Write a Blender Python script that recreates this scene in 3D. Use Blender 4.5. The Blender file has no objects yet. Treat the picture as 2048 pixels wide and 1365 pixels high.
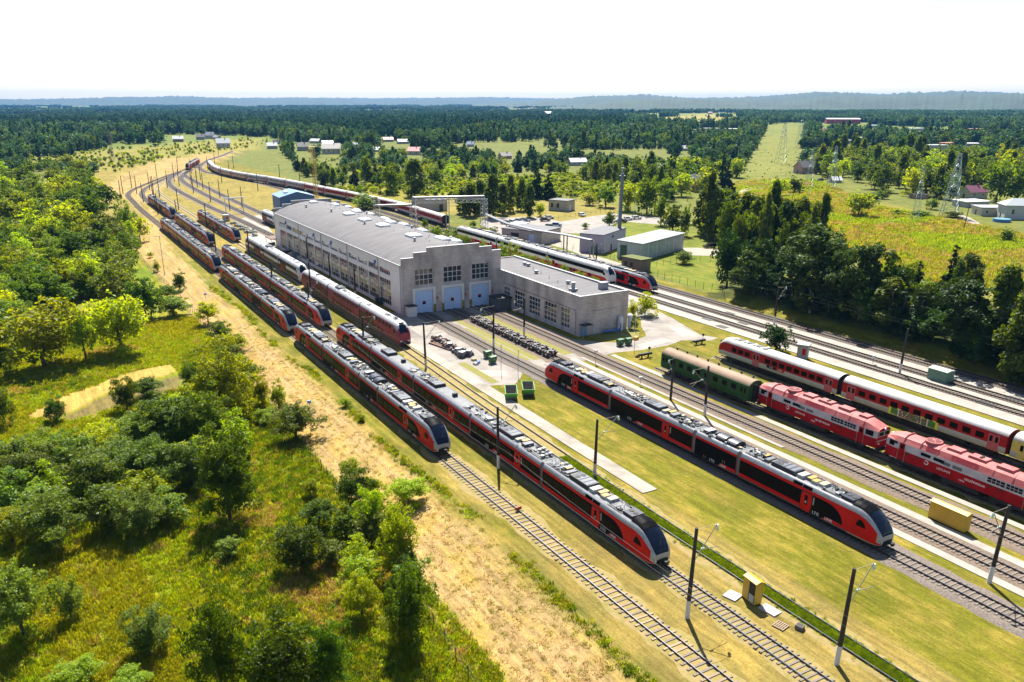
import bpy, math, random
import numpy as np
from mathutils import Vector, Matrix
RND = random.Random(7)
R = math.radians
scene = bpy.context.scene
COL = scene.collection

# ------------------------------------------------------------------ camera
F_PX, CX, CY, PITCH, YAW, CAM_H = 1619.2, 977.5, 802.1, R(20.33), R(29.12), 45.0
cd = bpy.data.cameras.new('camera'); cam = bpy.data.objects.new('camera', cd); COL.objects.link(cam)
cam.location = (0, 0, CAM_H)
cam.rotation_euler = (R(90) - PITCH, 0, -YAW)
cd.sensor_width = 36; cd.lens = F_PX * 36 / 2048
cd.shift_x = (1024 - CX) / 2048; cd.shift_y = (CY - 682.5) / 2048
cd.clip_start = 0.5; cd.clip_end = 60000
scene.camera = cam

# ------------------------------------------------------------------ sky, sun, exposure
SUN_EL, SUN_AZ = R(53), R(27.8)          # azimuth from +Y towards +X
w = bpy.data.worlds.new('World'); scene.world = w; w.use_nodes = True
nt = w.node_tree; nt.nodes.clear()
sky = nt.nodes.new('ShaderNodeTexSky'); sky.sky_type = 'NISHITA'; sky.sun_disc = False
sky.sun_elevation = SUN_EL; sky.sun_rotation = SUN_AZ; sky.altitude = 100; sky.air_density = 1.0; sky.dust_density = 0.7; sky.ozone_density = 1.0
bg = nt.nodes.new('ShaderNodeBackground'); bg.inputs[1].default_value = 0.06
wo = nt.nodes.new('ShaderNodeOutputWorld')
nt.links.new(sky.outputs[0], bg.inputs[0]); nt.links.new(bg.outputs[0], wo.inputs[0])
sl = bpy.data.lights.new('sun', 'SUN'); sl.energy = 5.0; sl.angle = R(0.5); sl.color = (1, .95, .86)
sun = bpy.data.objects.new('sun', sl); COL.objects.link(sun)
sd = Vector((math.sin(SUN_AZ) * math.cos(SUN_EL), math.cos(SUN_AZ) * math.cos(SUN_EL), math.sin(SUN_EL)))
sun.rotation_euler = sd.to_track_quat('Z', 'Y').to_euler(); sun.location = (0, 0, 200)
vs = scene.view_settings; vs.view_transform = 'Standard'; vs.look = 'None'; vs.gamma = 1; vs.use_curve_mapping = False
vs.exposure = 1.5
scene.cycles.max_bounces = 6; scene.cycles.diffuse_bounces = 2; scene.cycles.glossy_bounces = 2
scene.cycles.transmission_bounces = 3; scene.cycles.transparent_max_bounces = 6; scene.cycles.volume_bounces = 0
scene.cycles.use_denoising = True

# ------------------------------------------------------------------ survey: pixel of the photo -> point on level ground z
_cy, _sy, _cp, _sp = math.cos(YAW), math.sin(YAW), math.cos(PITCH), math.sin(PITCH)
_F = np.array([_sy * _cp, _cy * _cp, -_sp]); _R = np.array([_cy, -_sy, 0.]); _U = np.cross(_R, _F)
def ray(x, y): return _F + _R * (x - CX) / F_PX - _U * (y - CY) / F_PX
def g(x, y, z=0.):
    d = ray(x, y); t = (z - CAM_H) / d[2]
    return (float(d[0] * t), float(d[1] * t))
def ppm(X, Y, z=0.):                      # pixels per metre at a point
    return F_PX / float(np.dot(np.array([X, Y, z - CAM_H]), _F))
def px(X, Y, Z=0.):
    q = np.array([X, Y, Z - CAM_H]); d = float(q @ _F)
    return CX + F_PX * float(q @ _R) / d, CY - F_PX * float(q @ _U) / d
def inpoly(p, poly):
    x, y = p; c = False; j = len(poly) - 1
    for i in range(len(poly)):
        xi, yi = poly[i]; xj, yj = poly[j]
        if (yi > y) != (yj > y) and x < (xj - xi) * (y - yi) / (yj - yi) + xi: c = not c
        j = i
    return c
def sstep(a, b, x): t = np.clip((x - a) / (b - a), 0, 1); return t * t * (3 - 2 * t)
def hz(X, Y):                             # ground height
    X = np.asarray(X, float); Y = np.asarray(Y, float)
    z = -1.6 * (1 - sstep(28.5, 38.5, X)) * (1 - sstep(250, 330, Y))
    z = z + .22 * (1 - sstep(24, 30, X)) * np.sin(X * .23 + 1) * np.cos(Y * .19) * (1 - sstep(250, 330, Y))
    z = z + 2.4 * sstep(141.2, 147.5, X) * (1 - sstep(140, 152, Y + .25 * (X - 141)))
    return z
def hzf(X, Y): return float(hz(X, Y))

# ------------------------------------------------------------------ materials
MATS = {}
def nodes_of(name):
    m = bpy.data.materials.new(name); m.use_nodes = True; t = m.node_tree
    return m, t, t.nodes['Principled BSDF']
def mat(name, c, rough=.6, metal=0., var=.25, scale=3., c2=None, bump=0., bscale=None, spec=.4, coat=0., stretch=None, streak=0.):
    if name in MATS: return MATS[name]
    m, t, b = nodes_of(name); N = t.nodes; L = t.links
    b.inputs['Roughness'].default_value = rough; b.inputs['Metallic'].default_value = metal
    b.inputs['Specular IOR Level'].default_value = spec
    if coat: b.inputs['Coat Weight'].default_value = coat; b.inputs['Coat Roughness'].default_value = .08
    tc = N.new('ShaderNodeTexCoord'); co = tc.outputs['Object']
    if stretch:
        mp = N.new('ShaderNodeMapping'); mp.inputs['Scale'].default_value = stretch; L.new(co, mp.inputs[0]); co = mp.outputs[0]
    nz = N.new('ShaderNodeTexNoise'); nz.inputs['Scale'].default_value = scale; nz.inputs['Detail'].default_value = 6; nz.inputs['Roughness'].default_value = .65
    L.new(co, nz.inputs['Vector'])
    cr = N.new('ShaderNodeValToRGB'); e = cr.color_ramp.elements
    c2 = c2 or tuple(x * (1 - var) for x in c)
    e[0].position = .32; e[1].position = .68
    e[0].color = (*c2, 1); e[1].color = (*c, 1)
    L.new(nz.outputs[0], cr.inputs[0]); L.new(cr.outputs[0], b.inputs['Base Color'])
    if bump:
        n2 = N.new('ShaderNodeTexNoise'); n2.inputs['Scale'].default_value = bscale or scale * 4; n2.inputs['Detail'].default_value = 4
        L.new(co, n2.inputs['Vector'])
        bp = N.new('ShaderNodeBump'); bp.inputs['Strength'].default_value = bump; bp.inputs['Distance'].default_value = .05
        L.new(n2.outputs[0], bp.inputs['Height']); L.new(bp.outputs[0], b.inputs['Normal'])
    MATS[name] = m; return m
def brick_mat(name, c1, c2, cm, sx, sz, rough=.85, axis='xz', stain=.35):
    if name in MATS: return MATS[name]
    m, t, b = nodes_of(name); N = t.nodes; L = t.links; b.inputs['Roughness'].default_value = rough; b.inputs['Specular IOR Level'].default_value = .2
    tc = N.new('ShaderNodeTexCoord'); sp = N.new('ShaderNodeSeparateXYZ'); L.new(tc.outputs['Object'], sp.inputs[0])
    ad = N.new('ShaderNodeMath'); ad.operation = 'ADD'; L.new(sp.outputs[0], ad.inputs[0]); L.new(sp.outputs[1], ad.inputs[1])
    cb = N.new('ShaderNodeCombineXYZ'); L.new(ad.outputs[0], cb.inputs[0]); L.new(sp.outputs[2], cb.inputs[1])
    br = N.new('ShaderNodeTexBrick'); br.inputs['Color1'].default_value = (*c1, 1); br.inputs['Color2'].default_value = (*c2, 1); br.inputs['Mortar'].default_value = (*cm, 1)
    br.inputs['Scale'].default_value = 1; br.inputs['Brick Width'].default_value = sx; br.inputs['Row Height'].default_value = sz; br.inputs['Mortar Size'].default_value = .022; br.inputs['Bias'].default_value = -.1
    L.new(cb.outputs[0], br.inputs[0])
    nz = N.new('ShaderNodeTexNoise'); nz.inputs['Scale'].default_value = .35; nz.inputs['Detail'].default_value = 7
    mp = N.new('ShaderNodeMapping'); mp.inputs['Scale'].default_value = (1, 1, .35); L.new(tc.outputs['Object'], mp.inputs[0]); L.new(mp.outputs[0], nz.inputs['Vector'])
    cr = N.new('ShaderNodeValToRGB'); cr.color_ramp.elements[0].position = .3; cr.color_ramp.elements[0].color = (1 - stain,) * 3 + (1,); cr.color_ramp.elements[1].position = .6; cr.color_ramp.elements[1].color = (1, 1, 1, 1)
    L.new(nz.outputs[0], cr.inputs[0])
    mx = N.new('ShaderNodeMixRGB'); mx.blend_type = 'MULTIPLY'; mx.inputs[0].default_value = 1
    L.new(br.outputs[0], mx.inputs[1]); L.new(cr.outputs[0], mx.inputs[2]); L.new(mx.outputs[0], b.inputs['Base Color'])
    MATS[name] = m; return m
def leaf_mat(name, c, c2, trans=.45, scale=.5):
    if name in MATS: return MATS[name]
    m, t, b = nodes_of(name); N = t.nodes; L = t.links
    tc = N.new('ShaderNodeTexCoord'); nz = N.new('ShaderNodeTexNoise'); nz.inputs['Scale'].default_value = scale * 1.8; nz.inputs['Detail'].default_value = 6; nz.inputs['Roughness'].default_value = .7
    L.new(tc.outputs['Object'], nz.inputs['Vector'])
    cr = N.new('ShaderNodeValToRGB'); cr.color_ramp.elements[0].position = .35; cr.color_ramp.elements[1].position = .7
    cr.color_ramp.elements[0].color = (*c2, 1); cr.color_ramp.elements[1].color = (*c, 1); L.new(nz.outputs[0], cr.inputs[0])
    oi = N.new('ShaderNodeObjectInfo'); mr = N.new('ShaderNodeMapRange'); mr.inputs[3].default_value = .7; mr.inputs[4].default_value = 1.3; L.new(oi.outputs['Random'], mr.inputs[0])
    hs = N.new('ShaderNodeHueSaturation'); L.new(cr.outputs[0], hs.inputs['Color']); L.new(mr.outputs[0], hs.inputs['Value'])
    mh = N.new('ShaderNodeMapRange'); mh.inputs[3].default_value = .48; mh.inputs[4].default_value = .52
    fr = N.new('ShaderNodeMath'); fr.operation = 'FRACT'; ml = N.new('ShaderNodeMath'); ml.operation = 'MULTIPLY'; ml.inputs[1].default_value = 7.3
    L.new(oi.outputs['Random'], ml.inputs[0]); L.new(ml.outputs[0], fr.inputs[0]); L.new(fr.outputs[0], mh.inputs[0]); L.new(mh.outputs[0], hs.inputs['Hue'])
    N.remove(b)
    df = N.new('ShaderNodeBsdfDiffuse'); tr = N.new('ShaderNodeBsdfTranslucent'); gl = N.new('ShaderNodeBsdfGlossy'); gl.inputs['Roughness'].default_value = .45
    hs2 = N.new('ShaderNodeHueSaturation'); hs2.inputs['Saturation'].default_value = 1.2; hs2.inputs['Value'].default_value = 1.7; hs2.inputs['Hue'].default_value = .478
    L.new(hs.outputs[0], df.inputs[0]); L.new(hs.outputs[0], hs2.inputs['Color']); L.new(hs2.outputs[0], tr.inputs[0])
    ms = N.new('ShaderNodeMixShader'); ms.inputs[0].default_value = trans; L.new(df.outputs[0], ms.inputs[1]); L.new(tr.outputs[0], ms.inputs[2])
    m2 = N.new('ShaderNodeMixShader'); m2.inputs[0].default_value = .012; gl.inputs['Color'].default_value = (.8, .85, .9, 1)
    L.new(ms.outputs[0], m2.inputs[1]); L.new(gl.outputs[0], m2.inputs[2]); L.new(m2.outputs[0], N['Material Output'].inputs[0])
    MATS[name] = m; return m

# ------------------------------------------------------------------ mesh builder
class MB:
    def __init__(s): s.v = []; s.f = []; s.m = []; s.sm = []
    def add(s, verts, faces, m=0, smooth=False, M=None):
        o = len(s.v)
        if M is not None: verts = [tuple(M @ Vector(v)) for v in verts]
        s.v += [tuple(v) for v in verts]
        for i, f in enumerate(faces):
            s.f.append(tuple(o + k for k in f)); s.m.append(m[i] if isinstance(m, (list, tuple)) else m); s.sm.append(smooth)
        return s
    def bx(s, x0, x1, y0, y1, z0, z1, m=0, M=None, mt=None, taper=0.):
        t = taper
        v = [(x0, y0, z0), (x1, y0, z0), (x1, y1, z0), (x0, y1, z0), (x0 + t, y0 + t, z1), (x1 - t, y0 + t, z1), (x1 - t, y1 - t, z1), (x0 + t, y1 - t, z1)]
        f = [(0, 3, 2, 1), (4, 5, 6, 7), (0, 1, 5, 4), (1, 2, 6, 5), (2, 3, 7, 6), (3, 0, 4, 7)]
        return s.add(v, f, [m, m if mt is None else mt, m, m, m, m], M=M)
    def box(s, c, d, m=0, rz=0., M=None, mt=None, taper=0.):
        T = Matrix.Translation(Vector(c)) @ Matrix.Rotation(rz, 4, 'Z')
        if M is not None: T = M @ T
        return s.bx(-d[0] / 2, d[0] / 2, -d[1] / 2, d[1] / 2, -d[2] / 2, d[2] / 2, m, T, mt, taper)
    def cyl(s, p0, p1, r0, r1=None, n=8, m=0, cap=True, smooth=True):
        r1 = r0 if r1 is None else r1; p0 = Vector(p0); p1 = Vector(p1); d = (p1 - p0)
        if d.length < 1e-6: return s
        q = d.to_track_quat('Z', 'Y').to_matrix(); v = []
        for p, r in ((p0, r0), (p1, r1)):
            for i in range(n):
                a = 2 * math.pi * (i + .5) / n; v.append(tuple(p + q @ Vector((r * math.cos(a), r * math.sin(a), 0))))
        f = [(i, (i + 1) % n, n + (i + 1) % n, n + i) for i in range(n)]
        s.add(v, f, m, smooth and n > 5)
        if cap: s.add(v, [tuple(range(n - 1, -1, -1)), tuple(range(n, 2 * n))], m)
        return s
    def tube(s, pts, r, n=5, m=0):
        for a, b in zip(pts[:-1], pts[1:]): s.cyl(a, b, r, r, n, m, cap=False)
        return s
    def prism(s, poly, axis, a, b, m=0, M=None):       # poly in the two other axes
        def p(u, v, t): return (t, u, v) if axis == 'x' else (u, t, v) if axis == 'y' else (u, v, t)
        n = len(poly); v = [p(u, w_, a) for u, w_ in poly] + [p(u, w_, b) for u, w_ in poly]
        f = [tuple(range(n - 1, -1, -1)), tuple(range(n, 2 * n))] + [(i, (i + 1) % n, n + (i + 1) % n, n + i) for i in range(n)]
        return s.add(v, f, m, M=M)
    def sheet(s, poly, z, m=0): return s.add([(x, y, z) for x, y in poly], [tuple(range(len(poly)))], m)
    def mesh(s, name, mats):
        me = bpy.data.meshes.new(name); me.from_pydata(s.v, [], s.f)
        for k in mats: me.materials.append(k)
        me.polygons.foreach_set('material_index', s.m); me.polygons.foreach_set('use_smooth', s.sm); me.update(); return me
    def build(s, name, mats, parent=None, loc=None, label=None):
        return put(name, s.mesh(name, mats if isinstance(mats, (list, tuple)) else [mats]), parent, loc, label=label)
def put(name, me, parent=None, loc=None, rz=0., label=None):
    o = bpy.data.objects.new(name, me); COL.objects.link(o)
    if parent: o.parent = parent
    if loc: o.location = loc
    if rz: o.rotation_euler = (0, 0, rz)
    if label: o['label'] = label
    return o
def tag(o, label, cat, group=None):
    o['label'] = label; o['category'] = cat
    if group: o['group'] = group
    return o
def thing(name, label, cat, loc=(0, 0, 0), rz=0., group=None):
    o = bpy.data.objects.new(name, None); COL.objects.link(o); o.location = loc; o.rotation_euler = (0, 0, rz); o.empty_display_size = .5
    return tag(o, label, cat, group)
def struct(o, kind='structure'): o['kind'] = kind; return o
def copy_tree(o, parent=None):
    c = o.copy(); COL.objects.link(c); c.parent = parent
    for ch in o.children: copy_tree(ch, c)
    return c
_TX = {}
def text_geo(t):
    if t in _TX: return _TX[t]
    cu = bpy.data.curves.new('lettering', 'FONT'); cu.body = t; cu.size = 1; cu.align_x = 'CENTER'; cu.align_y = 'CENTER'; cu.resolution_u = 2
    o = bpy.data.objects.new('lettering', cu); COL.objects.link(o); dg = bpy.context.evaluated_depsgraph_get(); dg.update()
    me = bpy.data.meshes.new_from_object(o.evaluated_get(dg)); r = ([tuple(v.co) for v in me.vertices], [tuple(p.vertices) for p in me.polygons])
    bpy.data.objects.remove(o); bpy.data.curves.remove(cu); bpy.data.meshes.remove(me); _TX[t] = r; return r
def add_text(mb, t, M, m=0):
    v, f = text_geo(t); mb.add(v, f, m, M=M)
def side_M(x, y, z, size, side=-1, sl=0.):   # lettering on a side wall: side -1 = seen from -X, +1 = seen from +X
    if side < 0: Rm = Matrix(((0, 0, -1, x), (-1, 0, 0, y), (0, 1, 0, z), (0, 0, 0, 1)))
    else: Rm = Matrix(((0, 0, 1, x), (1, 0, 0, y), (0, 1, 0, z), (0, 0, 0, 1)))
    return Rm @ Matrix.Scale(size, 4)
def catmull(P, step=4.):
    P = [np.array(p, float) for p in P]; P = [2 * P[0] - P[1]] + P + [2 * P[-1] - P[-2]]; out = []
    for i in range(1, len(P) - 2):
        n = max(1, int(np.linalg.norm(P[i + 1] - P[i]) / step))
        for k in range(n):
            t = k / n; a, b, c, d = P[i - 1], P[i], P[i + 1], P[i + 2]
            out.append(.5 * ((2 * b) + (c - a) * t + (2 * a - 5 * b + 4 * c - d) * t * t + (3 * b - a - 3 * c + d) * t ** 3))
    out.append(P[-2]); return [tuple(map(float, q)) for q in out]
# ================================================================== GROUND
def axis_vals(a, b, step, lo, hi, gr=1.085):
    v = list(np.arange(a, b + .01, step)); s = step; x = a; l = []
    while x > lo: s *= gr; x -= s; l.append(x)
    s = step; x = b; h = []
    while x < hi: s *= gr; x += s; h.append(x)
    return np.array(l[::-1] + v + h)
XS = axis_vals(-60, 215, 1.25, -12500, 13000); YS = axis_vals(22, 330, 1.25, -600, 13000)
GX, GY = np.meshgrid(XS, YS); GZ = hz(GX, GY)
def np_px(X, Y, Z):
    q = np.stack([X, Y, Z - CAM_H], -1); d = q @ _F; d = np.where(np.abs(d) < 1e-3, 1e-3, d)
    u = CX + F_PX * (q @ _R) / d; v = CY - F_PX * (q @ _U) / d
    return np.where(d > 1, u, -9999), np.where(d > 1, v, 9999)
PU, PV = np_px(GX, GY, GZ)
def np_in(U, V, poly):
    c = np.zeros(U.shape, bool); j = len(poly) - 1
    for i in range(len(poly)):
        xi, yi = poly[i]; xj, yj = poly[j]
        c ^= ((yi > V) != (yj > V)) & (U < (xj - xi) * (V - yi) / ((yj - yi) or 1e-9) + xi); j = i
    return c
_rs = np.random.RandomState(3)
def vnoise(X, Y, s, seed):
    rs = np.random.RandomState(seed); T = rs.rand(256, 256); x = X / s; y = Y / s
    xi = np.floor(x).astype(int); yi = np.floor(y).astype(int); fx = x - xi; fy = y - yi; fx = fx * fx * (3 - 2 * fx); fy = fy * fy * (3 - 2 * fy)
    t = lambda a, b: T[a % 256, b % 256]
    return (t(xi, yi) * (1 - fx) + t(xi + 1, yi) * fx) * (1 - fy) + (t(xi, yi + 1) * (1 - fx) + t(xi + 1, yi + 1) * fx) * fy
C = np.zeros(GX.shape + (4,)); C[..., :] = (.11, .145, .026, .15)           # far: wooded country
def paint(mask, col, a=.3):
    mask = np.asarray(mask, float)[..., None]; C[...] = C * (1 - mask) + np.array([*col, a]) * mask
n1 = vnoise(GX, GY, 14, 1); n2 = vnoise(GX, GY, 5, 2); n3 = vnoise(GX, GY, 40, 4)
GRASS = (.128, .122, .009); STRAW = (.355, .240, .108); LUSH = (.135, .185, .006); OLIVE = (.185, .195, .006)
near = (GY < 900) & (np.abs(GX) < 900)
paint(near * .8, (.10, .12, .022), .35)
paint((GX > 36) & (GX < 145) & (GY < 700) & (PV > 300), GRASS, .5)
paint(((GX > 20) & (GX < 130) & (GY > 255) & (GY < 700) & (PV > 325)) * .65, (.25, .19, .05), .5)
# far yard and embankment on the left
PB = [(0, 2000), (255, 560), (262, 512), (200, 385), (240, 355), (420, 285), (520, 300), (460, 420), (880, 930), (1500, 1500)]
bank = sstep(28.2, 29.6, GX + (n2 - .5) * 1.2) * (1 - sstep(36.2, 38.6, GX + (n2 - .5) * 2)) * (GY < 300)
paint(bank, STRAW, .95)
paint(np_in(PU, PV, [(268, 500), (300, 410), (200, 385), (240, 352), (330, 318), (420, 290), (520, 282), (470, 310), (360, 350), (300, 400), (330, 480), (440, 600), (380, 600)]) * .8, STRAW, .6)
left = (1 - sstep(27.8, 29.2, GX + (n2 - .5) * 1.0)) * (GY < 300)
paint(left, OLIVE, .3)
paint(left * sstep(.45, .75, n1), LUSH, .15)
paint(left * sstep(.6, .85, vnoise(GX, GY, 9, 9)) * .45, (.30, .22, .03), .4)
paint(left * sstep(24, 26.5, GX + (n1 - .5) * 2) * np_in(PU, PV, [(480, 700), (700, 900), (640, 1080), (520, 1110), (470, 900)]) * .9, LUSH, .1)
near_dry = (GX > 38) & (GX < 61) & (GY < 130)
paint(near_dry * (.75 * (1 - sstep(60, 105, GY + (GX - 45) * 1.2)) * sstep(.15, .6, n2 * .5 + n1 * .6)), (.225, .16, .055), .6)
ditch = np.exp(-((GX - 38.6 - .5 * np.sin(GY * .11)) / .9) ** 2) * (GY < 290) * sstep(.25, .5, n2 * .6 + n1 * .5)
paint(ditch * .8, (.115, .13, .014), .15)
for poly, col, k, a in [
    ([(55, 822), (130, 790), (270, 742), (330, 728), (348, 745), (300, 762), (230, 778), (130, 828), (70, 858)], (.42, .27, .07), 1, .2),
    ([(130, 832), (235, 782), (305, 764), (365, 752), (365, 775), (250, 805), (150, 845)], (.12, .085, .045), .8, .2),
    ([(30, 770), (200, 735), (330, 690), (370, 690), (345, 722), (130, 785), (40, 825)], (.16, .16, .015), 1, .2),
    ([(0, 730), (60, 740), (40, 800), (0, 830)], (.28, .18, .07), .8, .3)]:
    paint(np_in(PU, PV, poly) * k, col, a)
# meadow right
paint(np_in(PU, PV, [(1400, 600), (1440, 570), (1600, 560), (1800, 570), (2100, 640), (2200, 900), (2048, 770), (1900, 700), (1700, 650), (1560, 618), (1480, 600)]) * .9, (.045, .055, .012), .1)  # forest floor, with the tree line's black shade painted into its colour
mead = [(1390, 372), (1500, 352), (1640, 356), (1740, 402), (1850, 420), (2048, 462), (2300, 520), (2300, 900), (2048, 560), (1800, 552), (1660, 470), (1600, 420), (1500, 405), (1400, 415)]
M = np_in(PU, PV, mead).astype(float)
paint(M, (.128, .135, .012), .3); paint(M * sstep(.52, .75, vnoise(GX, GY * .6, 22, 12)) * .45, (.21, .165, .045), .35); paint(M * sstep(.55, .8, vnoise(GX * .8, GY, 7, 19)) * .65, (.065, .10, .010), .1); paint(M * sstep(.5, .75, vnoise(GX, GY, 16, 15)) * .7, (.10, .15, .006), .12)
for poly, col, k in [
    ([(640, 395), (1010, 350), (1300, 345), (1330, 400), (1180, 430), (1000, 440), (760, 410)], (.12, .14, .015), .9),
    ([(690, 372), (860, 372), (1000, 395), (1000, 415), (880, 408), (700, 392)], (.20, .19, .018), .8),
    ([(740, 415), (860, 395), (1000, 402), (1180, 400), (1240, 415), (1230, 432), (1090, 448), (900, 430)], (.22, .18, .045), .9),
    ([(1120, 445), (1300, 440), (1420, 470), (1440, 590), (1300, 545), (1180, 500)], (.12, .155, .010), .8),
    ([(100, 315), (210, 300), (420, 282), (520, 275), (520, 300), (330, 318), (200, 345), (180, 330)], (.20, .185, .035), .9),
    ([(20, 318), (90, 312), (180, 330), (60, 330)], (.22, .22, .04), .8),
    ([(1470, 345), (1540, 250), (1610, 245), (1600, 300), (1570, 365)], (.14, .16, .03), .9),
    ([(1325, 235), (1400, 228), (1480, 228), (1480, 242), (1440, 252), (1340, 250)], (.25, .22, .06), 1),
    ([(1150, 238), (1210, 230), (1260, 238), (1180, 244)], (.25, .22, .07), 1),
    ([(60, 219), (180, 216), (200, 219), (90, 222)], (.30, .28, .14), 1), ([(430, 212), (560, 211), (600, 213), (450, 215)], (.28, .27, .12), 1), ([(980, 213), (1080, 211), (1130, 214), (1000, 216)], (.28, .26, .10), 1), ([(1180, 222), (1330, 219), (1340, 223), (1200, 226)], (.28, .27, .10), 1), ([(700, 222), (800, 220), (820, 223), (720, 225)], (.14, .17, .05), 1),
    ([(1290, 232), (1330, 232), (1350, 252), (1300, 248)], (.25, .25, .06), .8)]:
    paint(np_in(PU, PV, poly) * k, col, .4)
nr, nc = GX.shape; idx = np.arange(nr * nc).reshape(nr, nc)
faces = np.stack([idx[:-1, :-1], idx[:-1, 1:], idx[1:, 1:], idx[1:, :-1]], -1).reshape(-1, 4)
me = bpy.data.meshes.new('ground'); me.vertices.add(nr * nc); me.vertices.foreach_set('co', np.stack([GX, GY, GZ], -1).ravel())
me.loops.add(faces.size); me.loops.foreach_set('vertex_index', faces.ravel().astype(np.int32)); me.polygons.add(len(faces)); me.polygons.foreach_set('loop_start', np.arange(0, faces.size, 4, dtype=np.int32)); me.update(calc_edges=True)
me.polygons.foreach_set('use_smooth', [True] * len(faces))
at = me.color_attributes.new('soil', 'FLOAT_COLOR', 'POINT'); at.data.foreach_set('color', C.ravel())
def ground_mat():
    m, t, b = nodes_of('ground_cover'); N = t.nodes; L = t.links; b.inputs['Roughness'].default_value = .95; b.inputs['Specular IOR Level'].default_value = .1
    ca = N.new('ShaderNodeVertexColor'); ca.layer_name = 'soil'; tc = N.new('ShaderNodeTexCoord'); ob = tc.outputs['Object']
    def noise(sc, det=5, ro=.6, st=None):
        n = N.new('ShaderNodeTexNoise'); n.inputs['Scale'].default_value = sc; n.inputs['Detail'].default_value = det; n.inputs['Roughness'].default_value = ro
        if st: mp = N.new('ShaderNodeMapping'); mp.inputs['Scale'].default_value = st; L.new(ob, mp.inputs[0]); L.new(mp.outputs[0], n.inputs['Vector'])
        else: L.new(ob, n.inputs['Vector'])
        return n.outputs[0]
    def ramp(v, a, b_, ca_, cb_):
        c = N.new('ShaderNodeValToRGB'); e = c.color_ramp.elements; e[0].position = a; e[1].position = b_; e[0].color = (*ca_, 1); e[1].color = (*cb_, 1); L.new(v, c.inputs[0]); return c.outputs[0]
    def mix(f, a, c, mode='MIX'):
        x = N.new('ShaderNodeMixRGB'); x.blend_type = mode
        if isinstance(f, float): x.inputs[0].default_value = f
        else: L.new(f, x.inputs[0])
        L.new(a, x.inputs[1])
        if isinstance(c, tuple): x.inputs[2].default_value = (*c, 1)
        else: L.new(c, x.inputs[2])
        return x.outputs[0]
    c = ca.outputs[0]
    dry = ramp(noise(.35, 8, .7, (1, .45, 1)), .46, .64, (0, 0, 0), (1, 1, 1))
    md = N.new('ShaderNodeMath'); md.operation = 'MULTIPLY'; L.new(dry, md.inputs[0]); L.new(ca.outputs[1], md.inputs[1])
    c = mix(md.outputs[0], c, (.36, .245, .060))
    gr = ramp(noise(.22, 6, .65), .5, .7, (0, 0, 0), (1, 1, 1)); mg = N.new('ShaderNodeMath'); mg.operation = 'MULTIPLY'; L.new(gr, mg.inputs[0]); iv = N.new('ShaderNodeMapRange'); iv.inputs[1].default_value = .35; iv.inputs[2].default_value = .9; iv.inputs[3].default_value = .45; iv.inputs[4].default_value = .06; L.new(ca.outputs[1], iv.inputs[0]); L.new(iv.outputs[0], mg.inputs[1])
    c = mix(mg.outputs[0], c, (.10, .125, .015))
    c = mix(1.0, c, ramp(noise(1.6, 7, .8, (1, .55, 1)), .3, .68, (.72, .72, .68), (1.20, 1.19, 1.17)), 'MULTIPLY')
    c = mix(1.0, c, ramp(noise(1.5, 5, .7, (1, .06, 1)), .32, .66, (.66, .66, .63), (1.24, 1.24, 1.22)), 'MULTIPLY')
    c = mix(1.0, c, ramp(noise(7, 4, .7, (1, .5, 1)), .3, .7, (.62, .62, .6), (1.2, 1.2, 1.2)), 'MULTIPLY')
    c = mix(1.0, c, ramp(noise(.06, 3, .5), .3, .7, (.82, .85, .8), (1.12, 1.1, 1.1)), 'MULTIPLY')
    L.new(c, b.inputs['Base Color'])
    bp = N.new('ShaderNodeBump'); bp.inputs['Strength'].default_value = .6; bp.inputs['Distance'].default_value = .08; L.new(noise(3.2, 6, .75, (1, .7, 1)), bp.inputs['Height']); L.new(bp.outputs[0], b.inputs['Normal'])
    return m
me.materials.append(ground_mat())
ground = put('ground', me); struct(ground)

ASPH = mat('worn_asphalt', (.265, .235, .205), .9, var=.42, scale=.28, bump=.3, bscale=9)
CONC = mat('pale_concrete', (.31, .275, .235), .85, var=.3, scale=.5, bump=.2, bscale=6)
SLABM = brick_mat('concrete_slabs', (.32, .285, .24), (.27, .24, .20), (.13, .11, .085), 1.9, 3.0)
DIRTR = mat('gravel_road', (.31, .265, .21), .95, var=.3, scale=.3, bump=.4, bscale=5)
def flat(name, poly, z, m, edge=0.):
    mb = MB()
    if edge: mb.prism(poly, 'z', -.05, z, 0)
    else: mb.sheet(poly, z)
    return struct(mb.build(name, m))
YARD = [(60.2, 112.2), (63.4, 112.4), (66.8, 110.9), (69.6, 113.6), (71.6, 116.2), (76.8, 114.2), (84, 116), (90, 117), (93, 117.5), (99, 116.3), (105, 116.3), (110, 117.8), (115, 114.9), (117.5, 115.5), (116, 119), (117.5, 124), (120, 132), (124, 150), (122, 153), (118.2, 146), (113.5, 135), (109.5, 130), (107, 125.6), (105.5, 123.5), (99, 122), (95, 124.5), (91.2, 129), (91.2, 163), (69, 163), (69, 167), (61.6, 167), (61.2, 150), (61, 125)]
flat('asphalt_yard', YARD, .006, ASPH)
DARKP = mat('asphalt_repair', (.17, .155, .14), .9, var=.35, scale=.5); PALEP = mat('asphalt_dust', (.36, .315, .26), .92, var=.3, scale=.6)
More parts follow.
